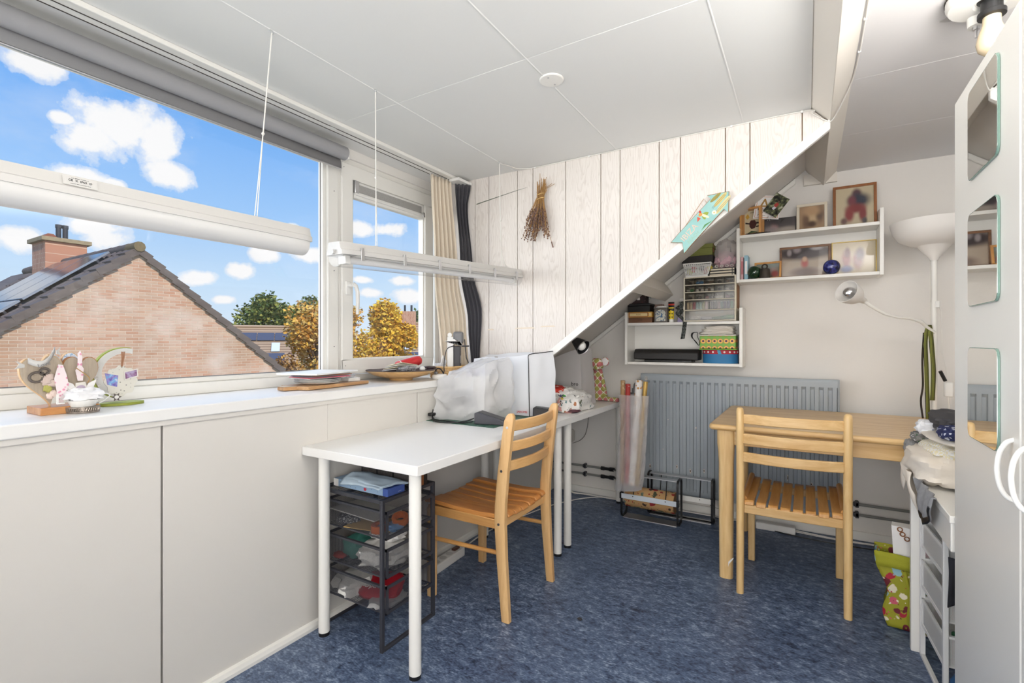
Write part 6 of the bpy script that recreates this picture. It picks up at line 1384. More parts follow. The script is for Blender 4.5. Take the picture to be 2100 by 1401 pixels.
M_oakf = wood('oak_frame', hexc(120, 72, 36), hexc(160, 104, 60), 'z'); M_brf = wood('brown_frame', hexc(92, 66, 48), hexc(140, 98, 66), 'x')
M_goldf = mat('thin_gold_frame', hexc(200, 172, 100), .3, .7); M_cremf = mat('cream_frame', hexc(222, 212, 192), .5); M_pinef = wood('pine_frame', hexc(190, 132, 70), hexc(216, 164, 100), 'z')
beige = (198, 184, 154)
pframe('large brown framed portrait at the right end of the upper shelf', .127, .332, 1.797, 2.04, 3.36, 6, .014, .018, M_oakf, photo_mat('blurred_portrait', beige, [(.01, .19, .022, .028, (96, 66, 72), .9), (.02, .15, .05, .04, (52, 56, 72), .9), (-.012, .15, .02, .03, (120, 60, 70), 1), (.005, .105, .045, .028, (128, 50, 52), .9), (-.025, .07, .022, .04, (136, 54, 56), .9), (.038, .07, .018, .045, (130, 52, 54), .9), (-.05, .035, .016, .02, (110, 80, 74), 1), (.046, .03, .012, .018, (80, 74, 76), 1)]))
pframe('cream framed brownish photo in the middle of the upper shelf', -.055, .10, 1.797, 1.963, 3.36, 7, .015, .014, M_cremf, photo_mat('blurred_sepia', (168, 140, 112), [(.0, .08, .03, .06, (206, 180, 144), 1), (-.03, .06, .018, .05, (120, 96, 80), 1), (.04, .10, .02, .05, (116, 96, 84), 1), (0, .04, .025, .02, (96, 76, 66), 1), (.0, .12, .045, .03, (190, 158, 124), 1)]))
pframe('dark frameless photo lying low on the upper shelf', -.228, -.058, 1.797, 1.898, 3.36, 10, .004, .008, mat('dark_edge', hexc(60, 56, 56), .5), photo_mat('blurred_dark', (98, 92, 94), [(-.03, .04, .02, .03, (176, 140, 140), 1), (-.05, .02, .04, .03, (150, 140, 140), 1), (.04, .02, .06, .022, (170, 160, 150), 1), (.02, .08, .08, .03, (76, 72, 74), 1)]))
pframe('wide brown framed winter photo on the bottom of the upper shelf', -.145, .118, 1.527, 1.718, 3.385, 4, .013, .016, M_brf, photo_mat('blurred_winter', (186, 170, 152), [(.0, .15, .16, .04, (62, 52, 56), .7), (-.08, .155, .012, .02, (160, 150, 150), 1), (-.04, .17, .02, .02, (150, 140, 142), 1), (.06, .175, .03, .015, (176, 170, 172), 1), (0, .085, .018, .03, (180, 90, 84), 1), (0, .11, .012, .015, (206, 170, 140), 1), (.0, .03, .07, .03, (120, 100, 94), .9)]))
pframe('gold edged photo with two figures on the bottom of the upper shelf', .121, .334, 1.527, 1.722, 3.40, 2, .005, .012, M_goldf, photo_mat('blurred_pair', beige, [(-.035, .09, .022, .05, (140, 70, 72), 1), (-.03, .13, .014, .03, (110, 70, 76), 1), (.02, .085, .024, .05, (132, 76, 78), 1), (.03, .12, .02, .035, (104, 84, 94), 1), (-.035, .035, .03, .02, (96, 104, 150), 1)]))
pframe('small pine framed photo leaning behind the green glass ball', -.283, -.135, 1.527, 1.636, 3.35, 12, .011, .014, M_pinef, photo_mat('blurred_greenish', (120, 120, 108), [(.02, .06, .03, .03, (170, 150, 144), 1), (.04, .03, .02, .02, (150, 70, 66), 1), (-.03, .06, .04, .04, (108, 110, 98), 1), (.01, .085, .06, .018, (150, 160, 156), 1)]), R(-4))
bf = thing('deep_box_frame', 'deep pine box frame with a beetle picture at the left of the upper shelf', 'picture frame', (-.295, 3.36, 1.795))
mbf = Matrix.Translation((-.292, 3.335, 1.7962)) @ Matrix.Rotation(R(-16), 4, 'Z')
for (a, b_, c_, d_) in ((-.062, 0, .062, .011), (-.062, .159, .062, .17), (-.062, .011, -.051, .159), (.051, .011, .062, .159)): MB().box(a, -.03, b_, c_, .03, d_, mbf).build('frame_side', M_pinef, bf, bevel=.001)
MB().box(-.051, .018, .011, .051, .022, .159, mbf).build('backing', photo_mat('cream_backing', (216, 204, 170), []), bf)
for P, c_ in (([(-.02, .06), (-.008, .045), (.012, .05), (.022, .075), (.012, .098), (-.012, .10), (-.022, .085)], (72, 34, 30)), ([(-.045, .092), (-.018, .082), (-.02, .076), (-.045, .082)], (40, 30, 28)), ([(.02, .085), (.046, .08), (.046, .074), (.02, .074)], (40, 30, 28)), ([(.018, .06), (.04, .062), (.042, .056), (.018, .053)], (40, 30, 28)), ([(-.035, .02), (-.01, .034), (.02, .026), (.036, .018)], (66, 92, 60)), ([(-.045, .125), (-.03, .142), (-.02, .12), (-.034, .108)], (210, 166, 70))):
    MB().prism(P, .0160, .0172, 'y', mbf).build('cutout', mat('cut_%d_%d_%d' % c_, hexc(*c_), .7), bf)
text_mb('HOE IS', .010, mbf @ frame_m((0, .0165, .146), (1, 0, 0), (0, 0, 1)), .0003).build('lettering', M_black, bf)
gc = thing('greeting_card', 'white greeting card with gold script tilted above the box frame', 'card', (-.20, 3.31, 1.87))
mgc = frame_m((-.205, 3.318, 1.955), (.97, .0, -.16), (.16, 0, .98))
MB().box(-.07, -.07, 0, .07, .07, .0012, mgc).build('card_sheet', M_paper, gc)
for (a, b_, c_, d_) in ((-.063, -.063, .063, -.0605), (-.063, .0605, .063, .063), (-.063, -.0605, -.0605, .0605), (.0605, -.0605, .063, .0605)): MB().box(a, b_, .0013, c_, d_, .0017, mgc).build('gold_border', mat('copper_print', hexc(206, 140, 92), .4), gc)
text_mb('A', .10, mgc @ Matrix.Translation((-.02, .012, .0016)), .0003).build('lettering', mat('gold_script', hexc(170, 130, 66), .4), gc)
MB().tube(smoothpath([mgc @ Vector(p) for p in ((-.05, -.05, .002), (-.03, -.03, .002), (-.035, -.005, .002), (-.015, -.02, .002), (-.03, -.045, .002), (-.005, -.05, .002))]), .001, 5).build('script_flourish', M_dgrey, gc)
pp = thing('tilted_photo', 'unframed snapshot of a person in red stuck over the greeting card', 'photograph', (-.16, 3.29, 1.87))
mpp = frame_m((-.1585, 3.302, 1.9575), (.60, 0, .80), (-.80, 0, .60))
MB().box(-.062, -.042, 0, .062, .042, .001, mpp).build('print', patmat('garden_snapshot', lambda q, co: q.ramp(q.n('ShaderNodeTexNoise', i_Vector=co, i_Scale=38.0, i_Detail=5.0).outputs[0], [(.36, hexc(30, 30, 28)), (.47, hexc(72, 76, 60)), (.54, hexc(120, 126, 84)), (.62, hexc(196, 196, 180))]), .25), pp)
MB().prism([(-.01, -.008), (.012, -.010), (.016, .004), (.0, .012), (-.012, .006)], .0011, .0014, 'z', mpp).build('figure_red', mat('photo_red', hexc(176, 56, 48), .4), pp)
MB().prism([(-.03, -.004), (-.012, -.010), (-.010, .006), (-.026, .010)], .0011, .0014, 'z', mpp).build('figure_white', mat('photo_white', hexc(214, 210, 216), .4), pp)
MB().lathe([(.0055, 0), (0, .0004)], mpp @ Vector((.022, .0, .0012)), 12, mpp.to_3x3()).build('figure_head', mat('photo_brown', hexc(92, 62, 48), .4), pp)
ls = thing('lace_snippet', 'bit of black and white lace lying on the shelf edge', 'lace', (-.21, 3.30, 1.796))
lump((-.25, 3.30, 1.8), (.06, .018, .005), 91, .5, 4, 24, 8, 1.7955).build('lace', mat('black_lace', hexc(50, 48, 48), .9), ls, smooth=40)
b = MB()
for k in range(9): a = 2*PI*k/9; b.tube([(-.195, 3.297, 1.89), (-.195+.02*math.cos(a), 3.295, 1.882+.016*math.sin(a))], .0009, 4)
b.build('wire_flower', M_alu, pp)
for nm, x0, x1, z1, c_ in (('pink spined book at the left end of the upper shelf', -.352, -.338, 1.667, (206, 164, 168)), ('pale blue book beside the pink one', -.333, -.312, 1.675, (150, 190, 206))):
    bk_ = thing('upright_book', nm, 'book', ((x0+x1)/2, 3.37, 1.5255), 'books on the upper shelf')
    MB().box(x0, 3.315, 1.5258, x0+.0018, 3.42, z1).box(x1-.0018, 3.315, 1.5258, x1, 3.42, z1).box(x0+.0018, 3.315, 1.5258, x1-.0018, 3.3175, z1).build('cover', mat('cover_%d' % c_[0], hexc(*c_), .5), bk_)
    MB().box(x0+.0019, 3.318, 1.528, x1-.0019, 3.418, z1-.002).build('pages', mat('cream_pages', hexc(222, 212, 190), .8), bk_)
    MB().box(x0+.004, 3.3142, 1.56, x1-.004, 3.3148, 1.64).build('spine_title', M_paper if x0 > -.34 else mat('spine_red', hexc(170, 70, 76), .5), bk_)
gbl = thing('green_glass_ball', 'dark green glass float standing on the upper shelf', 'glass ball', (-.276, 3.31, 1.525))
MB().ball((-.276, 3.315, 1.5665), .0405, 26, 18).build('ball', mat('dark_green_glass', hexc(16, 52, 26), .08, coat=.6), gbl, smooth=60)
wgt = thing('iron_weight', 'old iron weight with ring handle beside the green ball', 'weight', (-.22, 3.30, 1.525))
M_iron = mat('cast_iron', hexc(74, 66, 60), .65, .5, var=.2, vscale=60)
MB().lathe([(0, 1.5255), (.030, 1.5255), (.028, 1.578), (.024, 1.583), (0, 1.584)], (-.22, 3.305, 0), 20).build('body', M_iron, wgt, smooth=35)
MB().tube([(-.22+.014*math.cos(a*PI/10), 3.305, 1.596+.014*math.sin(a*PI/10)) for a in range(20)], .0042, 8, closed=True).build('ring', M_iron, wgt, smooth=60)
bbl = thing('blue_glass_ball', 'cobalt blue glass float in front of the winter photo', 'glass ball', (.118, 3.30, 1.525))
MB().ball((.118, 3.315, 1.5685), .0425, 26, 18).build('ball', patmat('cobalt_glass', lambda q, co: q.ramp(q.n('ShaderNodeTexNoise', i_Vector=co, i_Scale=45.0, i_Detail=4.0).outputs[0], [(.4, hexc(14, 18, 66)), (.55, hexc(38, 48, 130)), (.7, hexc(92, 104, 170))]), .08, .6, .5), bbl, smooth=60)
# ================================================================== UNDER DESK, FLOOR, RIGHT EDGE
def meshmat(name, col, opac, sc):
    m = bpy.data.materials.new(name); m.use_nodes = True; q = NT(m.node_tree); MATS[name] = m
    co = q.vmath('MULTIPLY', q.n('ShaderNodeTexCoord').outputs['Object'], (1, 1, 1))
    s = q.n('ShaderNodeSeparateXYZ', i_0=co)
    a = q.math('ABSOLUTE', q.math('SINE', q.math('MULTIPLY', q.math('ADD', s.outputs[0], s.outputs[1]), sc))); b = q.math('ABSOLUTE', q.math('SINE', q.math('MULTIPLY', q.math('ADD', s.outputs[2], q.math('MULTIPLY', s.outputs[0], .15)), sc)))
    hole = q.math('GREATER_THAN', q.math('MULTIPLY', a, b), opac)
    pr = q.n('ShaderNodeBsdfPrincipled', i_Roughness=.5); pr.inputs['Base Color'].default_value = (*col, 1); pr.inputs['Metallic'].default_value = .2
    mx = q.n('ShaderNodeMixShader', i_0=hole, i_1=pr.outputs[0], i_2=q.n('ShaderNodeBsdfTransparent').outputs[0])
    q.link(mx.outputs[0], q.n('ShaderNodeOutputMaterial').inputs[0]); return m
M_dkm = mat('charcoal_metal', hexc(66, 67, 74), .45, .3); M_dkmesh = meshmat('charcoal_mesh', hexc(66, 67, 74), .17, 1100)
M_whm = mat('white_powder_metal', hexc(234, 234, 232), .35); M_whmesh = meshmat('white_mesh', hexc(230, 230, 228), .62, 900)
def mesh_drawers(name, label, m, w, dep, top, levels, M_f, M_m, pull):
    t = thing(name, label, 'drawer unit', tuple(m.translation))
    p = .014
    for x in (0, -dep):                                   # front and rear loops
        b = MB()
        for y in (0, w-p): b.box(x-p/2, y, .0, x+p/2, y+p, top, m)
        b.box(x-p/2, p, 0, x+p/2, w-p, .012, m).box(x-p/2, p, top-.012, x+p/2, w-p, top, m)
        b.build('end_frame', M_f, t, bevel=.002)
    for y in (0, w-p): MB().box(-dep+p/2, y, top-.014, -p/2, y+p, top, m).build('top_rail', M_f, t, bevel=.001)
    for sx in (0,):
        for y in (-.0015, w): MB().lathe([(.005, 0), (.004, .0015), (0, .002)], m @ Vector((0, y+(0 if y < 0 else .0), top-.012)), 10, m.to_3x3() @ Matrix.Rotation(R(90) if y < 0 else R(-90), 3, 'X')).build('bolt', M_dgrey, t)
    MB().box(-dep+p/2, p, top-.006, -p/2, w-p, top-.004, m).build('top_mesh', M_m, t)
    for (z0, z1) in levels:
        for y in (p*.2, w-p*1.2+.003): MB().box(-dep+p/2, y, z1-.004, -p/2, y+p*.8, z1+.004, m).build('runner', M_f, t)
        d = MB(); g = .016; x1 = pull
        a0, a1 = -dep+.012, x1; b0, b1 = g, w-g
        for z in (z1-.010,): d.box(a0, b0, z, a1, b0+.004, z1, m).box(a0, b1-.004, z, a1, b1, z1, m).box(a0, b0, z, a0+.004, b1, z1, m)
        d.box(a1-.005, b0, z0, a1, b0+.012, z1, m).box(a1-.005, b1-.012, z0, a1, b1, z1, m).box(a1-.005, b0+.012, z0, a1, b1-.012, z0+.012, m).box(a1-.005, b0+.012, z1-.012, a1, b1-.012, z1, m)
        d.box(a0, b0, z0, a1, b0+.003, z0+.006, m).box(a0, b1-.003, z0, a1, b1, z0+.006, m)
        dr = d.build('drawer', M_f, t)
        MB().box(a0, b0+.001, z0+.004, a1-.005, b0+.002, z1-.008, m).box(a0, b1-.002, z0+.004, a1-.005, b1-.001, z1-.008, m).box(a0+.001, b0+.002, z0+.004, a0+.002, b1-.002, z1-.008, m).box(a0, b0+.002, z0+.002, a1-.005, b1-.002, z0+.003, m).box(a1-.003, b0+.012, z0+.012, a1-.002, b1-.012, z1-.012, m).build('drawer_mesh', M_m, dr)
    return t
MD = Matrix.Translation((-1.338, 1.28, 0))
mesh_drawers('mesh_drawer_unit', 'charcoal metal mesh drawer unit under the white desk', MD, .298, .335, .560, [(.41, .515), (.267, .377), (.135, .24)], M_dkm, M_dkmesh, .012)
bx2 = thing('blue_gift_box', 'flat light blue box lying on the mesh drawer unit', 'box', (-1.5, 1.37, .56))
MB().box(-1.648, 1.322, .5605, -1.372, 1.412, .590).build('box_body', mat('pale_blue_card', hexc(150, 178, 206), .5), bx2, bevel=.001)
MB().box(-1.3718, 1.322, .5605, -1.345, 1.412, .590).build('box_end', mat('royal_blue_card', hexc(66, 92, 164), .5), bx2, bevel=.001)
MB().box(-1.648, 1.3215, .5607, -1.62, 1.3219, .5898).build('box_label', M_paper, bx2)
rg = random.Random(2)
for k in range(9): xx = -1.61+.03*k; MB().lathe([(.0016, 0), (0, .0003)], (xx, 1.3218, .568+.014*rg.random()), 6, Matrix.Rotation(R(90), 3, 'X')).build('star_print', M_dgrey, bx2)
MB().prism([(-1.472, .566), (-1.462, .566), (-1.458, .574), (-1.467, .579), (-1.475, .574)], 1.3214, 1.3219, 'y').build('heart_print', mat('print_red', hexc(196, 60, 76), .5), bx2)
text_mb('-------', .008, frame_m((-1.3445, 1.385, .570), (0, 1, 0), (0, 0, 1)), .0002).build('lettering', M_paper, bx2)
cl2 = thing('blue_cloth', 'folded pale blue cloth lying over the blue box', 'cloth', (-1.48, 1.38, .591))
def clf(u, v):
    x = -1.60+.24*u+.03*v; y = 1.31+.13*v-.02*u
    z = .5925+.014*math.sin(PI*min(1, v*1.1))*(1-.5*u)+.006*mnoise.noise(Vector((u*4, v*4, 2)))
    if v < .12 and u < .55: z -= .018*(1-v/.12)*(1-u/.55)
    return (x, y, max(z, .575 if v < .1 else .5915))
MB().grid(24, 16, clf).grid(24, 16, lambda u, v: tuple(Vector(clf(u, v*.9+.05))+Vector((0, .006, .004)))).build('cloth', mat('pale_blue_cloth', hexc(186, 204, 218), .9), cl2, solid=.002, smooth=60)
bcse = thing('black_accessory_case', 'black hinged case with brass studs at the back of the mesh unit', 'case', (-1.5, 1.52, .56))
M_tweed = mat('speckled_panel', hexc(84, 80, 78), .9, var=.6, vscale=320)
MB().box(-1.655, 1.47, .5605, -1.365, 1.565, .67).build('case_body', M_black, bcse, bevel=.003)
for k in range(3): MB().box(-1.645+.093*k, 1.4685, .57, -1.562+.093*k, 1.4697, .645).build('speckled_panel', M_tweed, bcse)
for k in range(4): MB().lathe([(.003, 0), (0, .002)], (-1.65+.093*k, 1.4693, .655), 8, Matrix.Rotation(R(90), 3, 'X')).build('brass_stud', M_goldf, bcse)
MB().box(-1.64, 1.475, .6702, -1.38, 1.56, .672).build('top_label', mat('tan_label', hexc(150, 128, 98), .7), bcse)
for k, c_ in enumerate(((206, 186, 96), (150, 90, 50), (40, 36, 36))):
    sb_ = thing('small_book', ('yellow', 'brown', 'black')[k]+' spined booklet at the right end of the mesh unit top', 'book', (-1.352, 1.475+.02*k, .5605), 'booklets on the mesh unit')
    MB().box(-1.36, 1.472+.022*k, .5606, -1.337, 1.492+.022*k, .61-.002*k).build('booklet', mat('booklet_%d' % k, hexc(*c_), .5), sb_, bevel=.001)
# contents of the mesh drawers
def item(name, label, cat, mb, material, smooth=45, grp='things in the mesh drawers', **kw):
    vs = mb.v; c = Vector((sum(v.x for v in vs)/len(vs), sum(v.y for v in vs)/len(vs), min(v.z for v in vs)))
    t = thing(name, label, cat, tuple(c), grp)
    mb.build(name+'_body', material, t, smooth=smooth, **kw); return t
tp2 = item('tape_roll', 'orange tape roll in the top mesh drawer', 'tape', MB().lathe([(.022, .4135), (.034, .4135), (.034, .44), (.022, .44), (.022, .4135)], (-1.41, 1.345, 0), 28, cap=False), mat('orange_tape', hexc(206, 104, 44), .4))
item('tape_roll', 'second orange roll behind the first in the top drawer', 'tape', MB().lathe([(.02, 0), (.032, 0), (.032, .024), (.02, .024), (.02, 0)], (-1.375, 1.42, .434), 28, Euler((R(20), R(12), 0)).to_matrix(), cap=False), mat('orange_tape2', hexc(214, 112, 50), .4))
item('paper_sheets', 'loose papers in the top mesh drawer', 'papers', MB().box(-.12, -.08, 0, .10, .1, .004, Matrix.Translation((-1.54, 1.40, .452)) @ Euler((R(-4), R(6), R(8))).to_matrix().to_4x4()), mat('drawer_paper', hexc(206, 204, 198), .7), None)
item('kraft_envelope', 'tan envelope under the tape in the top drawer', 'envelope', MB().box(-.1, -.07, 0, .1, .07, .003, Matrix.Translation((-1.47, 1.38, .418)) @ Matrix.Rotation(R(12), 4, 'Z')), mat('kraft_paper', hexc(190, 158, 100), .8), None)
item('lace_roll', 'grey and white lace bundle in the top drawer', 'lace', lump((-1.59, 1.345, .428), (.055, .03, .015), 101, .4, 3, 24, 10, .414), patmat('grey_lace', lambda q, co: q.mix(q.ramp(q.n('ShaderNodeTexVoronoi', i_Vector=co, i_Scale=140.0).outputs[0], [(.3, 0.0), (.5, 1.0)]), hexc(206, 206, 206), hexc(90, 90, 94)), .9))
item('blue_packet', 'clear packet with blue parts in the top drawer', 'packet', lump((-1.385, 1.38, .425), (.045, .04, .011), 103, .4, 3, 20, 8, .414), mat('blue_packet', hexc(120, 160, 206), .3))
item('white_bag', 'crumpled white paper bag in the middle mesh drawer', 'bag', lump((-1.43, 1.39, .312), (.085, .085, .045), 105, .3, 2.5, 34, 18, .2705, .7), mat('crumpled_white', hexc(222, 220, 216), .8))
item('white_packet', 'folded white packet on top in the middle mesh drawer', 'packet', lump((-1.44, 1.42, .376), (.07, .05, .018), 107, .25, 2.5, 24, 10, None, .6), M_paper)
item('teal_pouch', 'teal pouch at the back of the middle mesh drawer', 'pouch', lump((-1.57, 1.39, .315), (.055, .07, .045), 109, .2, 2, 28, 14, .2705), mat('teal_cloth', hexc(64, 128, 116), .8))
item('red_scrap', 'small red scrap in the middle mesh drawer', 'fabric', lump((-1.62, 1.33, .28), (.03, .02, .010), 110, .3, 3, 16, 8, .2705), mat('scrap_red', hexc(176, 70, 60), .8))
rp_ = thing('red_packet', 'red printed packet in the bottom mesh drawer', 'packet', (-1.43, 1.38, .139), 'things in the mesh drawers')
mrp = Matrix.Translation((-1.44, 1.385, .178)) @ Euler((R(24), R(-4), R(14))).to_matrix().to_4x4()
lump((0, 0, 0), (.085, .062, .020), 111, .12, 2, 30, 14, None, .6)
b = lump((0, 0, 0), (.088, .064, .018), 111, .12, 2, 30, 14, None, .6); b.v = [mrp @ v for v in b.v]; b.build('packet_body', mat('crimson_wrap', hexc(168, 30, 44), .35), rp_, smooth=45)
text_mb('Opti lon', .03, mrp @ Matrix.Translation((-.01, -.02, .0215)), .0004).build('lettering', M_paper, rp_)
item('white_wadding', 'white wadding filling the bottom mesh drawer', 'fabric', lump((-1.57, 1.40, .165), (.085, .095, .035), 113, .35, 2.5, 34, 16, .1385, .7), mat('white_wadding', hexc(216, 214, 210), .9))
item('clear_packet', 'clear plastic sleeve at the front of the bottom mesh drawer', 'packet', lump((-1.385, 1.36, .152), (.05, .075, .014), 115, .3, 2.5, 24, 10, .1385), film('sleeve_film', (.85, .85, .85), .6))
# power strip and cables
ps = thing('power_strip', 'white trailing socket block on the floor under the desk', 'power strip', (-1.56, 1.95, 0))
mps = Matrix.Translation((-1.585, 1.93, 0)) @ Matrix.Rotation(R(93), 4, 'Z')
MB().box(-.17, -.028, .0, .17, .028, .045, mps).build('strip_body', M_wplas, ps, bevel=.005)
for k in range(4): MB().lathe([(.019, 0), (.017, -.002), (0, -.002)], mps @ Vector((-.10+.055*k, 0, .0455)), 18).build('socket', mat('socket_grey', hexc(206, 204, 200), .5), ps)
MB().box(.10, -.012, .045, .145, .012, .056, mps).build('switch', mat('brown_switch', hexc(96, 62, 48), .4), ps, bevel=.003)
MB().tube(smoothpath([mps @ Vector((.17, 0, .02)), (-1.62, 2.2, .012), (-1.64, 2.4, .006), (-1.60, 2.7, .006), (-1.5, 3.1, .006), (-1.3, 3.38, .008), (-1.0, 3.41, .008)]), .0035, 6).build('mains_cord', M_cord_w, ps, smooth=60)
MB().tube(smoothpath([mps @ Vector((-.10, 0, .05)), mps @ Vector((-.11, -.03, .075)), (-1.52, 1.80, .05), (-1.50, 1.77, .01), (-1.55, 1.72, .006)]), .003, 6).build('appliance_cord', M_cord_w, ps, smooth=60)
for (y, dz, yy) in ((1.62, .058, .05), (1.98, .05, .03)):
    hc = thing('cable_loop', 'black cord loop hanging under the desk '+('beside the mesh drawers' if y < 1.8 else 'behind the chair'), 'cord', (-1.62, y, .64), 'cords under the desk')
    MB().tube(smoothpath([(-1.64, y-yy, .70), (-1.635, y-yy*.9, .67), (-1.63, y-yy*.2, .70-dz*1.05), (-1.63, y+yy*.6, .70-dz*.8), (-1.63, y+yy, .70-dz*.2), (-1.64, y+yy*1.02, .70)]), .0032, 6).build('cord_loop', M_black, hc, smooth=60)
wcd = thing('drooping_cable', 'grey cord drooping down the back wall under the far desk', 'cord', (-1.42, 3.43, .3))
MB().tube(smoothpath([(-1.405, 3.44, .70), (-1.41, 3.442, .58), (-1.43, 3.442, .46), (-1.47, 3.442, .40), (-1.54, 3.442, .365)]), .0028, 6).build('cord', mat('grey_cord', hexc(150, 146, 138), .5), wcd, smooth=60)
skt = thing('wall_socket', 'grey rounded socket on the back wall under the far desk', 'socket', (-1.56, 3.44, .42))
MB().prism(round_rect(-1.60, .375, -1.522, .475, .025), 3.425, 3.4495, 'y').build('socket_body', mat('socket_ivory', hexc(206, 202, 192), .5), skt, bevel=.006)
fcd = thing('power_cables', 'loose white cords lying along the skirting behind the dispensers', 'cord', (-.9, 3.4, 0))
for k, dy in enumerate((0, -.012)):
    MB().tube(smoothpath([(-1.62, 3.3, .25-.03*k), (-1.585, 3.33, .12), (-1.52, 3.37+dy, .02), (-1.4, 3.40+dy, .007), (-1.1, 3.40+dy, .007), (-.4, 3.405+dy, .007), (-.1, 3.40+dy*2, .007), (.15, 3.37+dy, .007), (.45, 3.395+dy, .007), (.9, 3.40+dy, .007)], 8), .0035, 6).build('cord', M_cord_w, fcd, smooth=60)
bcd = thing('black_floor_cord', 'thin black cord curving over the floor behind the right chair', 'cord', (.2, 3.3, 0))
MB().tube(smoothpath([(-.30, 3.38, .02), (-.15, 3.32, .006), (.10, 3.29, .006), (.35, 3.31, .006), (.6, 3.36, .006)], 8), .0032, 6).build('cord', M_black, bcd, smooth=60)
pst = thing('extension_block', 'grey white extension block by the skirting under the table', 'power strip', (-.2, 3.36, 0))
MB().box(-.27, 3.322, 0, -.06, 3.375, .042).build('block_body', M_wplas, pst, bevel=.006)
MB().tube(smoothpath([(-.27, 3.35, .02), (-.30, 3.34, .03), (-.315, 3.325, .06)]), .0035, 6).build('lead', M_cord_w, pst)
# wrapping paper dispensers
def dispenser(label, x0, x1, y0, y1, h, bar_mat, roll):
    t = thing('paper_dispenser', label, 'paper dispenser', ((x0+x1)/2, (y0+y1)/2, 0), 'wrapping paper dispensers')
    for x in (x0, x1):
        P = round_rect(y0, .0, y1, h, .035, 5); I = round_rect(y0+.007, .007, y1-.007, h-.007, .03, 5)
        b = MB(); n = len(P)
        for xx in (x-.006, x+.006):
            b.v += [Vector((xx, a, c)) for a, c in P]+[Vector((xx, a, c)) for a, c in I]
        for i in range(n):
            j = (i+1) % n
            b.f += [(i, j, n+j, n+i), (2*n+i, 3*n+i, 3*n+j, 2*n+j), (i, 2*n+i, 2*n+j, j), (n+i, n+j, 3*n+j, 3*n+i)]
        b.build('end_frame', M_black, t, smooth=40)
        MB().box(x-.009, y0-.012, .125, x+.009, y0+.02, .165).build('blade_holder', M_black, t, bevel=.003)
    for ya, z in ((y0+.012, h-.004), (y0+.01, .004), (y1-.06, .004)):
        MB().box(x0+.007, ya-.002, z-.006, x1-.007, ya+.045, z).build('aluminium_rail', M_alu, t, bevel=.001)
    MB().box(x0+.004, y0-.014, .131, x1-.004, y0-.009, .163).build('cutter_blade', bar_mat, t, bevel=.001)
    for xx in (x0+.08, x1-.07): MB().tube([(xx, y0-.006, .15), (xx, y0+.01, .20), (xx, y0+.03, h-.01)], .003, 6).lathe([(.0035, 0), (0, .002)], (xx, y0-.0145, .152), 8, Matrix.Rotation(R(90), 3, 'X')).build('spring_arm', M_black, t)
    MB().tube([(x0, (y0+y1)/2, .13), (x1, (y0+y1)/2, .13)], .006, 8).build('spindle', M_black, t)
    if roll:
        r = roll[0]
        rl = thing('wrapping_paper_roll', roll[2], 'paper roll', ((x0+x1)/2, (y0+y1)/2, .13-r)); yr = y0+.062 if r > .05 else (y0+y1)/2
        MB().tube([(x0+.02, yr, .13), (x1-.025, yr, .13)], r, 30).build('paper_roll', roll[1], rl, smooth=40)
        MB().tube([(x1-.026, yr, .13), (x1-.0245, yr, .13)], r*.97, 30).build('paper_edge', mat('kraft_edge', hexc(150, 118, 84), .9), rl)
    return t
M_kraft = patmat('floral_kraft_paper', floral_fn((188, 150, 102), [(146, 42, 44), (72, 78, 58), (96, 110, 96), (60, 46, 42), (170, 70, 80), (188, 150, 102)], 24, .46), .8)
dispenser('front paper dispenser with floral kraft roll below the radiator', -1.036, -.682, 3.085, 3.20, .285, mat('blue_white_bar', hexc(214, 222, 230), .35), (.066, M_kraft, 'brown floral wrapping paper roll in the front dispenser'))
dispenser('rear paper dispenser with white cutting bar under the radiator', -.905, -.508, 3.238, 3.330, .278, M_wplas, (.012, M_paper, 'nearly empty white paper roll in the rear dispenser'))
# wrapping rolls in a plastic bag
def wroll(label, a, b_, r, material):
    t = thing('gift_wrap_roll', label, 'paper roll', tuple(a), 'gift wrap rolls in the bag')
    a, b_ = Vector(a), Vector(b_); d = (b_-a).normalized()
    MB().tube([a, b_], r, 18, cap=False).tube([b_-d*.002, a], r*.8, 18, cap=False).build('roll_tube', material, t, smooth=50)
    MB().lathe([(r*.8, 0), (r, 0)], b_, 18, d.to_track_quat('Z', 'Y').to_matrix(), cap=False).build('roll_end', mat('roll_end_cream', hexc(206, 196, 176), .8), t)
spk = lambda bg, fg, sc, th: (lambda q, co: q.mix(q.ramp(q.n('ShaderNodeTexVoronoi', i_Vector=co, i_Scale=sc).outputs[0], [(th-.05, 1.0), (th, 0.0)]), hexc(*bg), hexc(*fg)))
ybg = 3.05
wroll('tan gift wrap roll with snowflakes at the left of the bag', (-1.018, ybg, .235), (-1.014, ybg, .895), .0145, patmat('tan_snow_wrap', spk((176, 140, 98), (214, 196, 166), 70, .3), .5))
wroll('red gift wrap roll with white script in the bag', (-.985, ybg, .235), (-.981, ybg, .874), .016, patmat('red_script_wrap', spk((176, 56, 50), (224, 206, 200), 60, .26), .5))
wroll('white gift wrap roll with red and gold triangles in the bag', (-.955, ybg-.004, .235), (-.908, ybg-.004, .902), .0225, patmat('triangle_wrap', spk((232, 228, 224), (196, 140, 70), 42, .33), .5))
wroll('shiny gold gift wrap roll at the right of the bag', (-.921, ybg, .235), (-.867, ybg, .893), .014, mat('gold_foil_wrap', hexc(206, 170, 96), .3, .5, var=.2, vscale=20))
bgg = thing('clear_wrap_bag', 'crumpled clear plastic bag holding the gift wrap rolls by the radiator', 'bag', (-.95, ybg, .2))
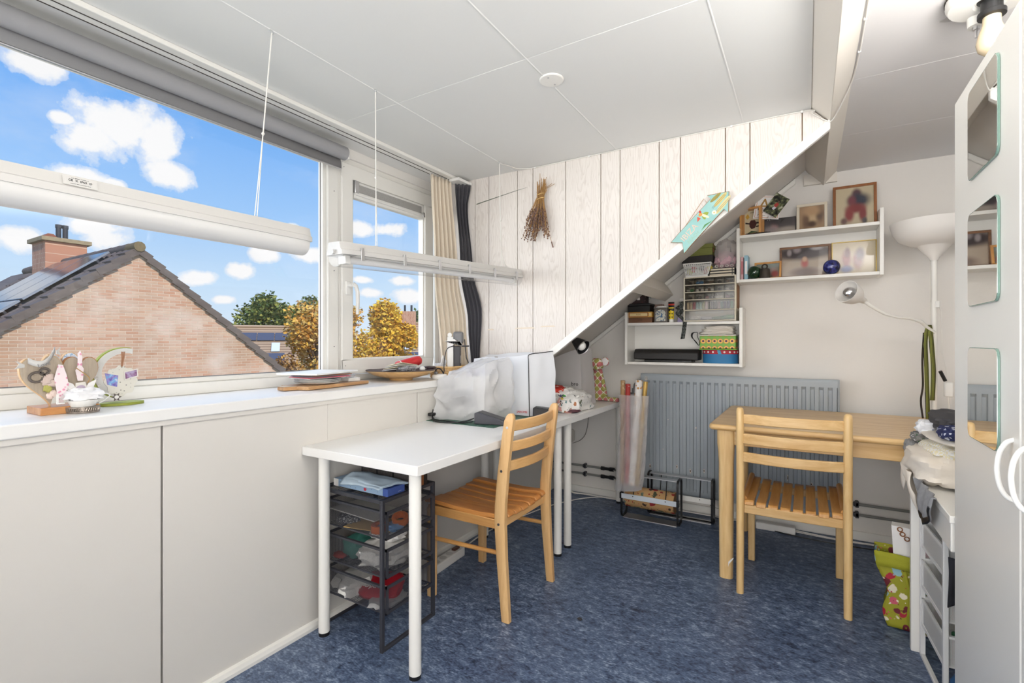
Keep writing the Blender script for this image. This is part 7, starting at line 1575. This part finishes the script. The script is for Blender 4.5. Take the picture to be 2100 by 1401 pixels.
def bagf(u, v):
    a = 2*PI*u; z = .195+.61*v; w_ = .082+.008*v; d_ = .034+.006*v
    cx = -.984+.039*v+.012*math.sin(v*3); f = 1+.12*mnoise.noise(Vector((math.cos(a)*2.4, math.sin(a)*2.4, v*2.2)))+.14*(.5-2*abs(mnoise.noise(Vector((math.cos(a)*3.2+v, math.sin(a)*3.2, v*3.5)))))+.05*math.sin(a*7+v*3)*(1-.3*v)
    zz = z+(.012*math.cos(a) if v < .05 else 0)
    return (cx+w_*f*math.cos(a), ybg+d_*f*math.sin(a), zz)
MB().grid(56, 36, bagf).build('bag_film', film('clear_bag_film', (.86, .85, .86), .46, .18, .2), bgg, smooth=35)
MB().lathe([(0, .192), (1, .196)], (-.995, ybg, 0), 28, ax=.07, ay=.03).build('bag_bottom', film('bag_bottom_film', (.80, .82, .86), .8, .2), bgg)
# green black strap on the floor lamp
M_strap = patmat('lime_black_stripe', lambda q, co: (lambda s: q.mix(q.math('GREATER_THAN', q.math('SINE', q.math('MULTIPLY', q.math('ADD', s.outputs[0], q.math('MULTIPLY', s.outputs[1], .6)), 900.0)), 0.1), hexc(38, 34, 30), hexc(146, 150, 62)))(q.n('ShaderNodeSeparateXYZ', i_0=co)), .7)
sp_ = thing('striped_strap', 'green and black striped strap hung over the floor lamp arm', 'strap', (fx-.01, fy-.03, 1.2))
ribbon(smoothpath([(fx-.012, fy-.03, .845), (fx-.008, fy-.03, 1.0), (fx-.016, fy-.028, 1.15), (fx-.022, fy-.026, 1.222), (fx-.028, fy-.03, 1.226)]), .022, (1, .5, 0)).build('strap_band', M_strap, sp_, solid=.003, smooth=60)
ribbon(smoothpath([(fx-.028, fy-.032, 1.226), (fx-.040, fy-.036, 1.15), (fx-.036, fy-.036, 1.0), (fx-.030, fy-.036, .75)]), .020, (1, .5, 0)).build('strap_band', M_strap, sp_, solid=.003, smooth=60)
MB().tube(smoothpath([(fx-.045, fy-.03, 1.19), (fx-.052, fy-.035, 1.05), (fx-.050, fy-.035, .92), (fx-.058, fy-.035, .84), (fx-.05, fy-.035, .752)]), .0045, 6).build('strap_cord', mat('brown_cord', hexc(50, 40, 32), .8), sp_, smooth=60)
MB().tube([(fx+.02, fy-.02, .995), (fx+.042, fy-.01, .945)], .008, 8).build('strap_buckle', M_black, sp_, smooth=40)
# ceiling lamp
lx, ly = .447, 1.885
cl3 = thing('ceiling_lamp', 'white ceiling lamp base with bare bulb above the wardrobe', 'lamp', (lx, ly, CE))
MB().lathe([(.1, CE-.001), (.1, CE-.022), (.094, CE-.034), (.04, CE-.038), (.036, CE-.03), (0, CE-.03)], (lx, ly, 0), 40).build('base', M_gloss, cl3, smooth=35)
for k in range(40): a = 2*PI*k/40; MB().cbox((0, 0, 0), (.004, .009, .006), Matrix.Translation((lx+.0998*math.cos(a), ly+.0998*math.sin(a), CE-.006)) @ Matrix.Rotation(a, 4, 'Z')).build('vent_slot', M_gap, cl3)
MB().lathe([(.032, CE-.030), (.024, CE-.034), (.024, CE-.062), (.031, CE-.066), (.031, CE-.078), (.02, CE-.08)], (lx, ly, 0), 26).build('socket', M_black, cl3, smooth=30)
MB().lathe([(.02, CE-.078), (.0205, CE-.1), (.03, CE-.128), (.034, CE-.150), (.030, CE-.170), (.018, CE-.182), (0, CE-.186)], (lx, ly, 0), 26).build('bulb', mat('pearl_bulb', hexc(214, 196, 164), .15), cl3, smooth=60)
sxx, syy = lx-.017, ly+.072
MB().lathe([(.022, CE-.03), (.020, CE-.062), (.008, CE-.063)], (sxx, syy, 0), 20).build('screw_post', M_gloss, cl3, smooth=30)
MB().lathe([(.009, CE-.062), (.009, CE-.072), (.004, CE-.073), (.004, CE-.095), (0, CE-.095)], (sxx, syy, 0), 12).build('stud', M_alu, cl3, smooth=30)
rp2 = random.Random(6)
MB().prism([(lx-.062+.028*math.cos(a)*(1.3 if math.cos(a) < 0 else .6)*rp2.uniform(.6, 1.1), ly+.105+.02*math.sin(a)*rp2.uniform(.6, 1.1)) for a in [2*PI*k/14 for k in range(14)]], CE-.0012, CE-.0004, 'z').build('torn_patch', mat('torn_plaster', hexc(206, 204, 202), .9, var=.12, vscale=40), cl3)
# clothes pile on the side table
M_ivory = mat('ivory_cotton', hexc(232, 222, 208), .9, bump=.1, bscale=200)
def cloth_item(label, c, size, seed, material, amp=.3, zmin=None, name='folded_garment', n=40, h=18, pw=.7):
    t = thing(name, label, 'clothing', (c[0], c[1], c[2]-size[2]*.9), 'clothes piled on the side table')
    lump(c, size, seed, amp, 2.3, n, h, zmin, pw).build('garment', material, t, smooth=50); return t
ztp = .6755
cloth_item('ivory crumpled garment hanging over the front of the pile', (.405, 2.16, .728), (.108, .17, .058), 201, M_ivory, .22, ztp)
def hang(u, v):
    y = 2.10+.22*u; z = .705-(.075+.045*math.sin(u*7)+.03*math.sin(u*13))*v; return (.300+.022*(1-abs(2*u-1))*0-.006*math.sin(v*3)-.010*math.sin(u*12+v*2)+.02*v, y, z)
hg = thing('draped_garment', 'ivory cloth hem drooping over the side table edge', 'clothing', (.32, 2.15, .6), 'clothes piled on the side table')
MB().grid(30, 8, hang).build('hem', M_ivory, hg, solid=.003, smooth=60)
def hang2(u, v): y = 1.84+.26*u; z = .69-(.11*math.sin(PI*u)**.7)*v; return (.320-.012*math.sin(PI*v*.8)-.004*math.sin(u*20), y, z)
hg2 = thing('draped_garment', 'grey lace trimmed cloth drooping over the side table edge', 'clothing', (.32, 1.92, .6), 'clothes piled on the side table')
MB().grid(26, 8, hang2).build('hem', mat('grey_jersey', hexc(150, 150, 152), .9, var=.2, vscale=60), hg2, solid=.003, smooth=60)
MB().grid(26, 3, lambda u, v: tuple(Vector(hang2(u*.6+.05, .8+.2*v))+Vector((-.004, 0, -.004)))).build('lace_trim', M_black, hg2, solid=.002, smooth=60)
cloth_item('yellow checked white cloth folded on the ivory garment', (.435, 2.17, .786), (.088, .17, .026), 203, patmat('yellow_check_cloth', lambda q, co: q.mix(q.math('MULTIPLY', q.n('ShaderNodeTexChecker', i_Vector=co, i_Scale=110.0).outputs[1], .55), hexc(240, 238, 234), hexc(232, 214, 140)), .9), .2)
cloth_item('cream folded sheet in the upper part of the clothes pile', (.435, 2.17, .822), (.088, .17, .012), 205, mat('cream_sheet_cloth', hexc(230, 222, 210), .9), .1)
cloth_item('charcoal folded garment on top of the clothes pile', (.455, 2.22, .868), (.082, .16, .036), 207, mat('charcoal_jersey', hexc(74, 72, 74), .9), .2)
cloth_item('blue and white patterned cloth on top near the wardrobe', (.392, 2.06, .853), (.03, .06, .020), 209, patmat('blue_speckle_cloth', spk((50, 56, 96), (206, 210, 222), 60, .35), .9), .25)
cloth_item('white and blue printed cloth poking out at the left of the pile', (.368, 2.27, .838), (.032, .04, .024), 211, patmat('white_blue_spot', spk((236, 236, 238), (56, 66, 130), 22, .16), .9), .3)
cloth_item('grey cloth corner at the back left of the pile', (.335, 2.32, .752), (.026, .03, .026), 213, mat('grey_jersey2', hexc(146, 144, 142), .9), .3)
cloth_item('green and grey patterned cloth at the left of the pile', (.352, 2.30, .797), (.024, .035, .017), 215, patmat('grey_green_print', floral_fn((126, 124, 120), [(70, 110, 74), (220, 216, 214), (126, 124, 120)], 60, .34), .9), .3)
# white mesh drawers under the side table
MW = Matrix.Translation((.358, 2.30, 0)) @ Matrix.Rotation(R(180+3), 4, 'Z')
mesh_drawers('white_mesh_drawer_unit', 'white metal mesh drawer unit full of thread reels at the right edge', MW, .285, .36, .552, [(.40, .495), (.255, .355), (.115, .215)], M_whm, M_whmesh, .004)
tc = [('blue', (60, 120, 160)), ('red', (200, 60, 60)), ('green', (60, 140, 90)), ('mustard', (190, 170, 70)), ('purple', (150, 90, 140)), ('orange', (220, 140, 60)), ('aqua', (90, 180, 170)), ('pale grey', (206, 196, 190)), ('brown', (110, 80, 60)), ('navy', (60, 70, 130)), ('pink', (210, 120, 150)), ('crimson', (176, 40, 60))]
pal = [[4, 2, 7, 0], [1, 6, 5, 9], [10, 6, 3, 8]]
for li, z0 in enumerate((.404, .259, .119)):
    for i in range(4):
        nm_, c_ = tc[pal[li][i]]; P = MW @ Vector((-.042-.052*i, .285-.048, z0)); rr = .021; cc_ = ((40, 110, 70), (90, 40, 90), (60, 90, 150), (200, 70, 40))[i]
        t = thing('thread_reel', '%s thread reel, %s from the left in the %s white mesh drawer' % (nm_, ('first', 'second', 'third', 'fourth')[i], ('top', 'middle', 'bottom')[li]), 'thread reel', tuple(P), 'thread reels in the white mesh drawers')
        MB().lathe([(rr, 0), (rr*1.02, .004), (rr*.8, .008), (rr*.7, .08), (rr*.3, .085)], tuple(P), 14).build('thread', mat('thread_%d_%d_%d' % c_, hexc(*c_), .7), t, smooth=40)
        MB().lathe([(rr*.75, .0805), (rr*.85, .083), (rr*.85, .092), (rr*.3, .093), (0, .088)], tuple(P), 14).build('reel_cap', mat('reel_cap_%d' % i, hexc(*cc_), .4), t, smooth=40)
for i in range(2):
    c_ = ((60, 110, 160), (50, 60, 60))[i]; P = MW @ Vector((-.05-.06*i, .285-.06, .0))
    t = thing('thread_cone', ('blue', 'dark grey')[i]+' thread cone on the floor under the white mesh drawers', 'thread reel', tuple(P), 'thread cones under the white mesh drawers')
    MB().lathe([(.026, .001), (.026, .05), (.014, .075), (0, .076)], tuple(P), 16).build('thread', mat('cone_%d' % i, hexc(*c_), .6), t, smooth=40)
bkc = thing('hanging_black_cloth', 'dark cloth corner hanging in front of the white mesh drawers', 'cloth', (.40, 1.97, .35))
MB().grid(10, 14, lambda u, v: (.372+.09*u+.02*(1-v)*0-.0, 1.985-.01*math.sin(u*5+v*4), .48-.16*v*(1-.35*u) if True else 0)).build('cloth', mat('black_denim', hexc(48, 48, 54), .9), bkc, solid=.003, smooth=60)
# green floral bag with white paper bag
gbx = thing('green_floral_bag', 'lime green floral shopper standing beside the white side table', 'bag', (.40, 2.52, 0))
M_gbag = patmat('lime_rose_print', floral_fn((160, 158, 44), [(176, 44, 62), (206, 96, 112), (236, 226, 200), (112, 40, 50), (150, 190, 200), (160, 158, 44)], 30, .5), .7)
M_lime2 = mat('lime_binding', hexc(168, 168, 44), .8, bump=.3, bscale=300)
mg = Matrix.Translation((.40, 2.50, 0)) @ Matrix.Rotation(R(-8), 4, 'Z')
def bagside(u, v, y, w0, w1, h):
    f = v**1.1; w_ = w0+(w1-w0)*f+.012*math.sin(v*9); return mg @ Vector(((u-.5)*2*w_+.010*mnoise.noise(Vector((u*3, v*4, y*9))), y*(1-.25*v)+.012*mnoise.noise(Vector((u*3, v*3, 5))), .004+h*v))
for y in (-.06, .06): MB().grid(18, 18, lambda u, v: bagside(u, v, y, .115, .155, .285)).build('panel', M_gbag, gbx, solid=.003, smooth=60)
for s in (0, 1): MB().grid(6, 18, lambda u, v: tuple(bagside(s, v, -.06, .115, .155, .285)*(1-u)+bagside(s, v, .06, .115, .155, .285)*u+Vector((.012*math.sin(PI*u)*(1 if s == 0 else -1), 0, 0)))).build('gusset', M_gbag, gbx, solid=.003, smooth=60)
MB().grid(18, 3, lambda u, v: tuple(bagside(u, .80+.2*v, -.0625, .115, .155, .285)+Vector((0, -.006, .004)))).grid(18, 3, lambda u, v: tuple(bagside(u, .80+.2*v, .0625, .115, .155, .285)+Vector((0, .006, .004)))).build('top_band', M_lime2, gbx, solid=.004, smooth=60)
for xx in (-.06, -.04): MB().tube([tuple(bagside(.5+xx*3.2/1, v/10, -.066, .115, .155, .285)) for v in range(0, 9)], .006, 6).build('piping', M_lime2, gbx, smooth=60)
MB().box(-.11, -.055, .003, .11, .055, .006, mg).build('base', M_lime2, gbx)
wpb = thing('white_paper_bag', 'white paper bag with brown scallop print inside the green shopper', 'paper bag', (.40, 2.50, .01))
drape([mg @ Vector(p) for p in ((-.085, -.035, .008), (.1, -.035, .008), (.1, .035, .008), (-.085, .035, .008))], [mg @ Vector(p) for p in ((-.105, -.03, .40), (.1, -.03, .40), (.1, .03, .40), (-.105, .03, .40))], 8, .003, 9, 3).build('bag_paper', M_paper, wpb, smooth=40)
for k in range(12):
    a = R(190+14*k); cxx, czz = .03+.11*math.cos(a), .405+.075*math.sin(a)
    if czz < .398: MB().tube([mg @ Vector((cxx+.008*math.cos(b_*PI/6), -.0365, czz+.008*math.sin(b_*PI/6))) for b_ in range(12)], .0022, 5, closed=True).build('scallop_print', mat('brown_print', hexc(140, 88, 48), .6), wpb)
MB().lathe([(.04, 0), (0, .0006)], mg @ Vector((.01, -.0362, .30)), 24, mg.to_3x3() @ Matrix.Rotation(R(90), 3, 'X')).build('pink_print', mat('pale_pink_print', hexc(232, 206, 208), .7), wpb)
# dust bits on the floor
db = thing('floor_debris', 'tiny dark crumb of debris on the open floor', 'debris', (-.80, 1.86, 0))
lump((-.80, 1.86, .004), (.010, .008, .004), 301, .6, 4, 12, 8, .0005).build('crumb', M_dgrey, db)
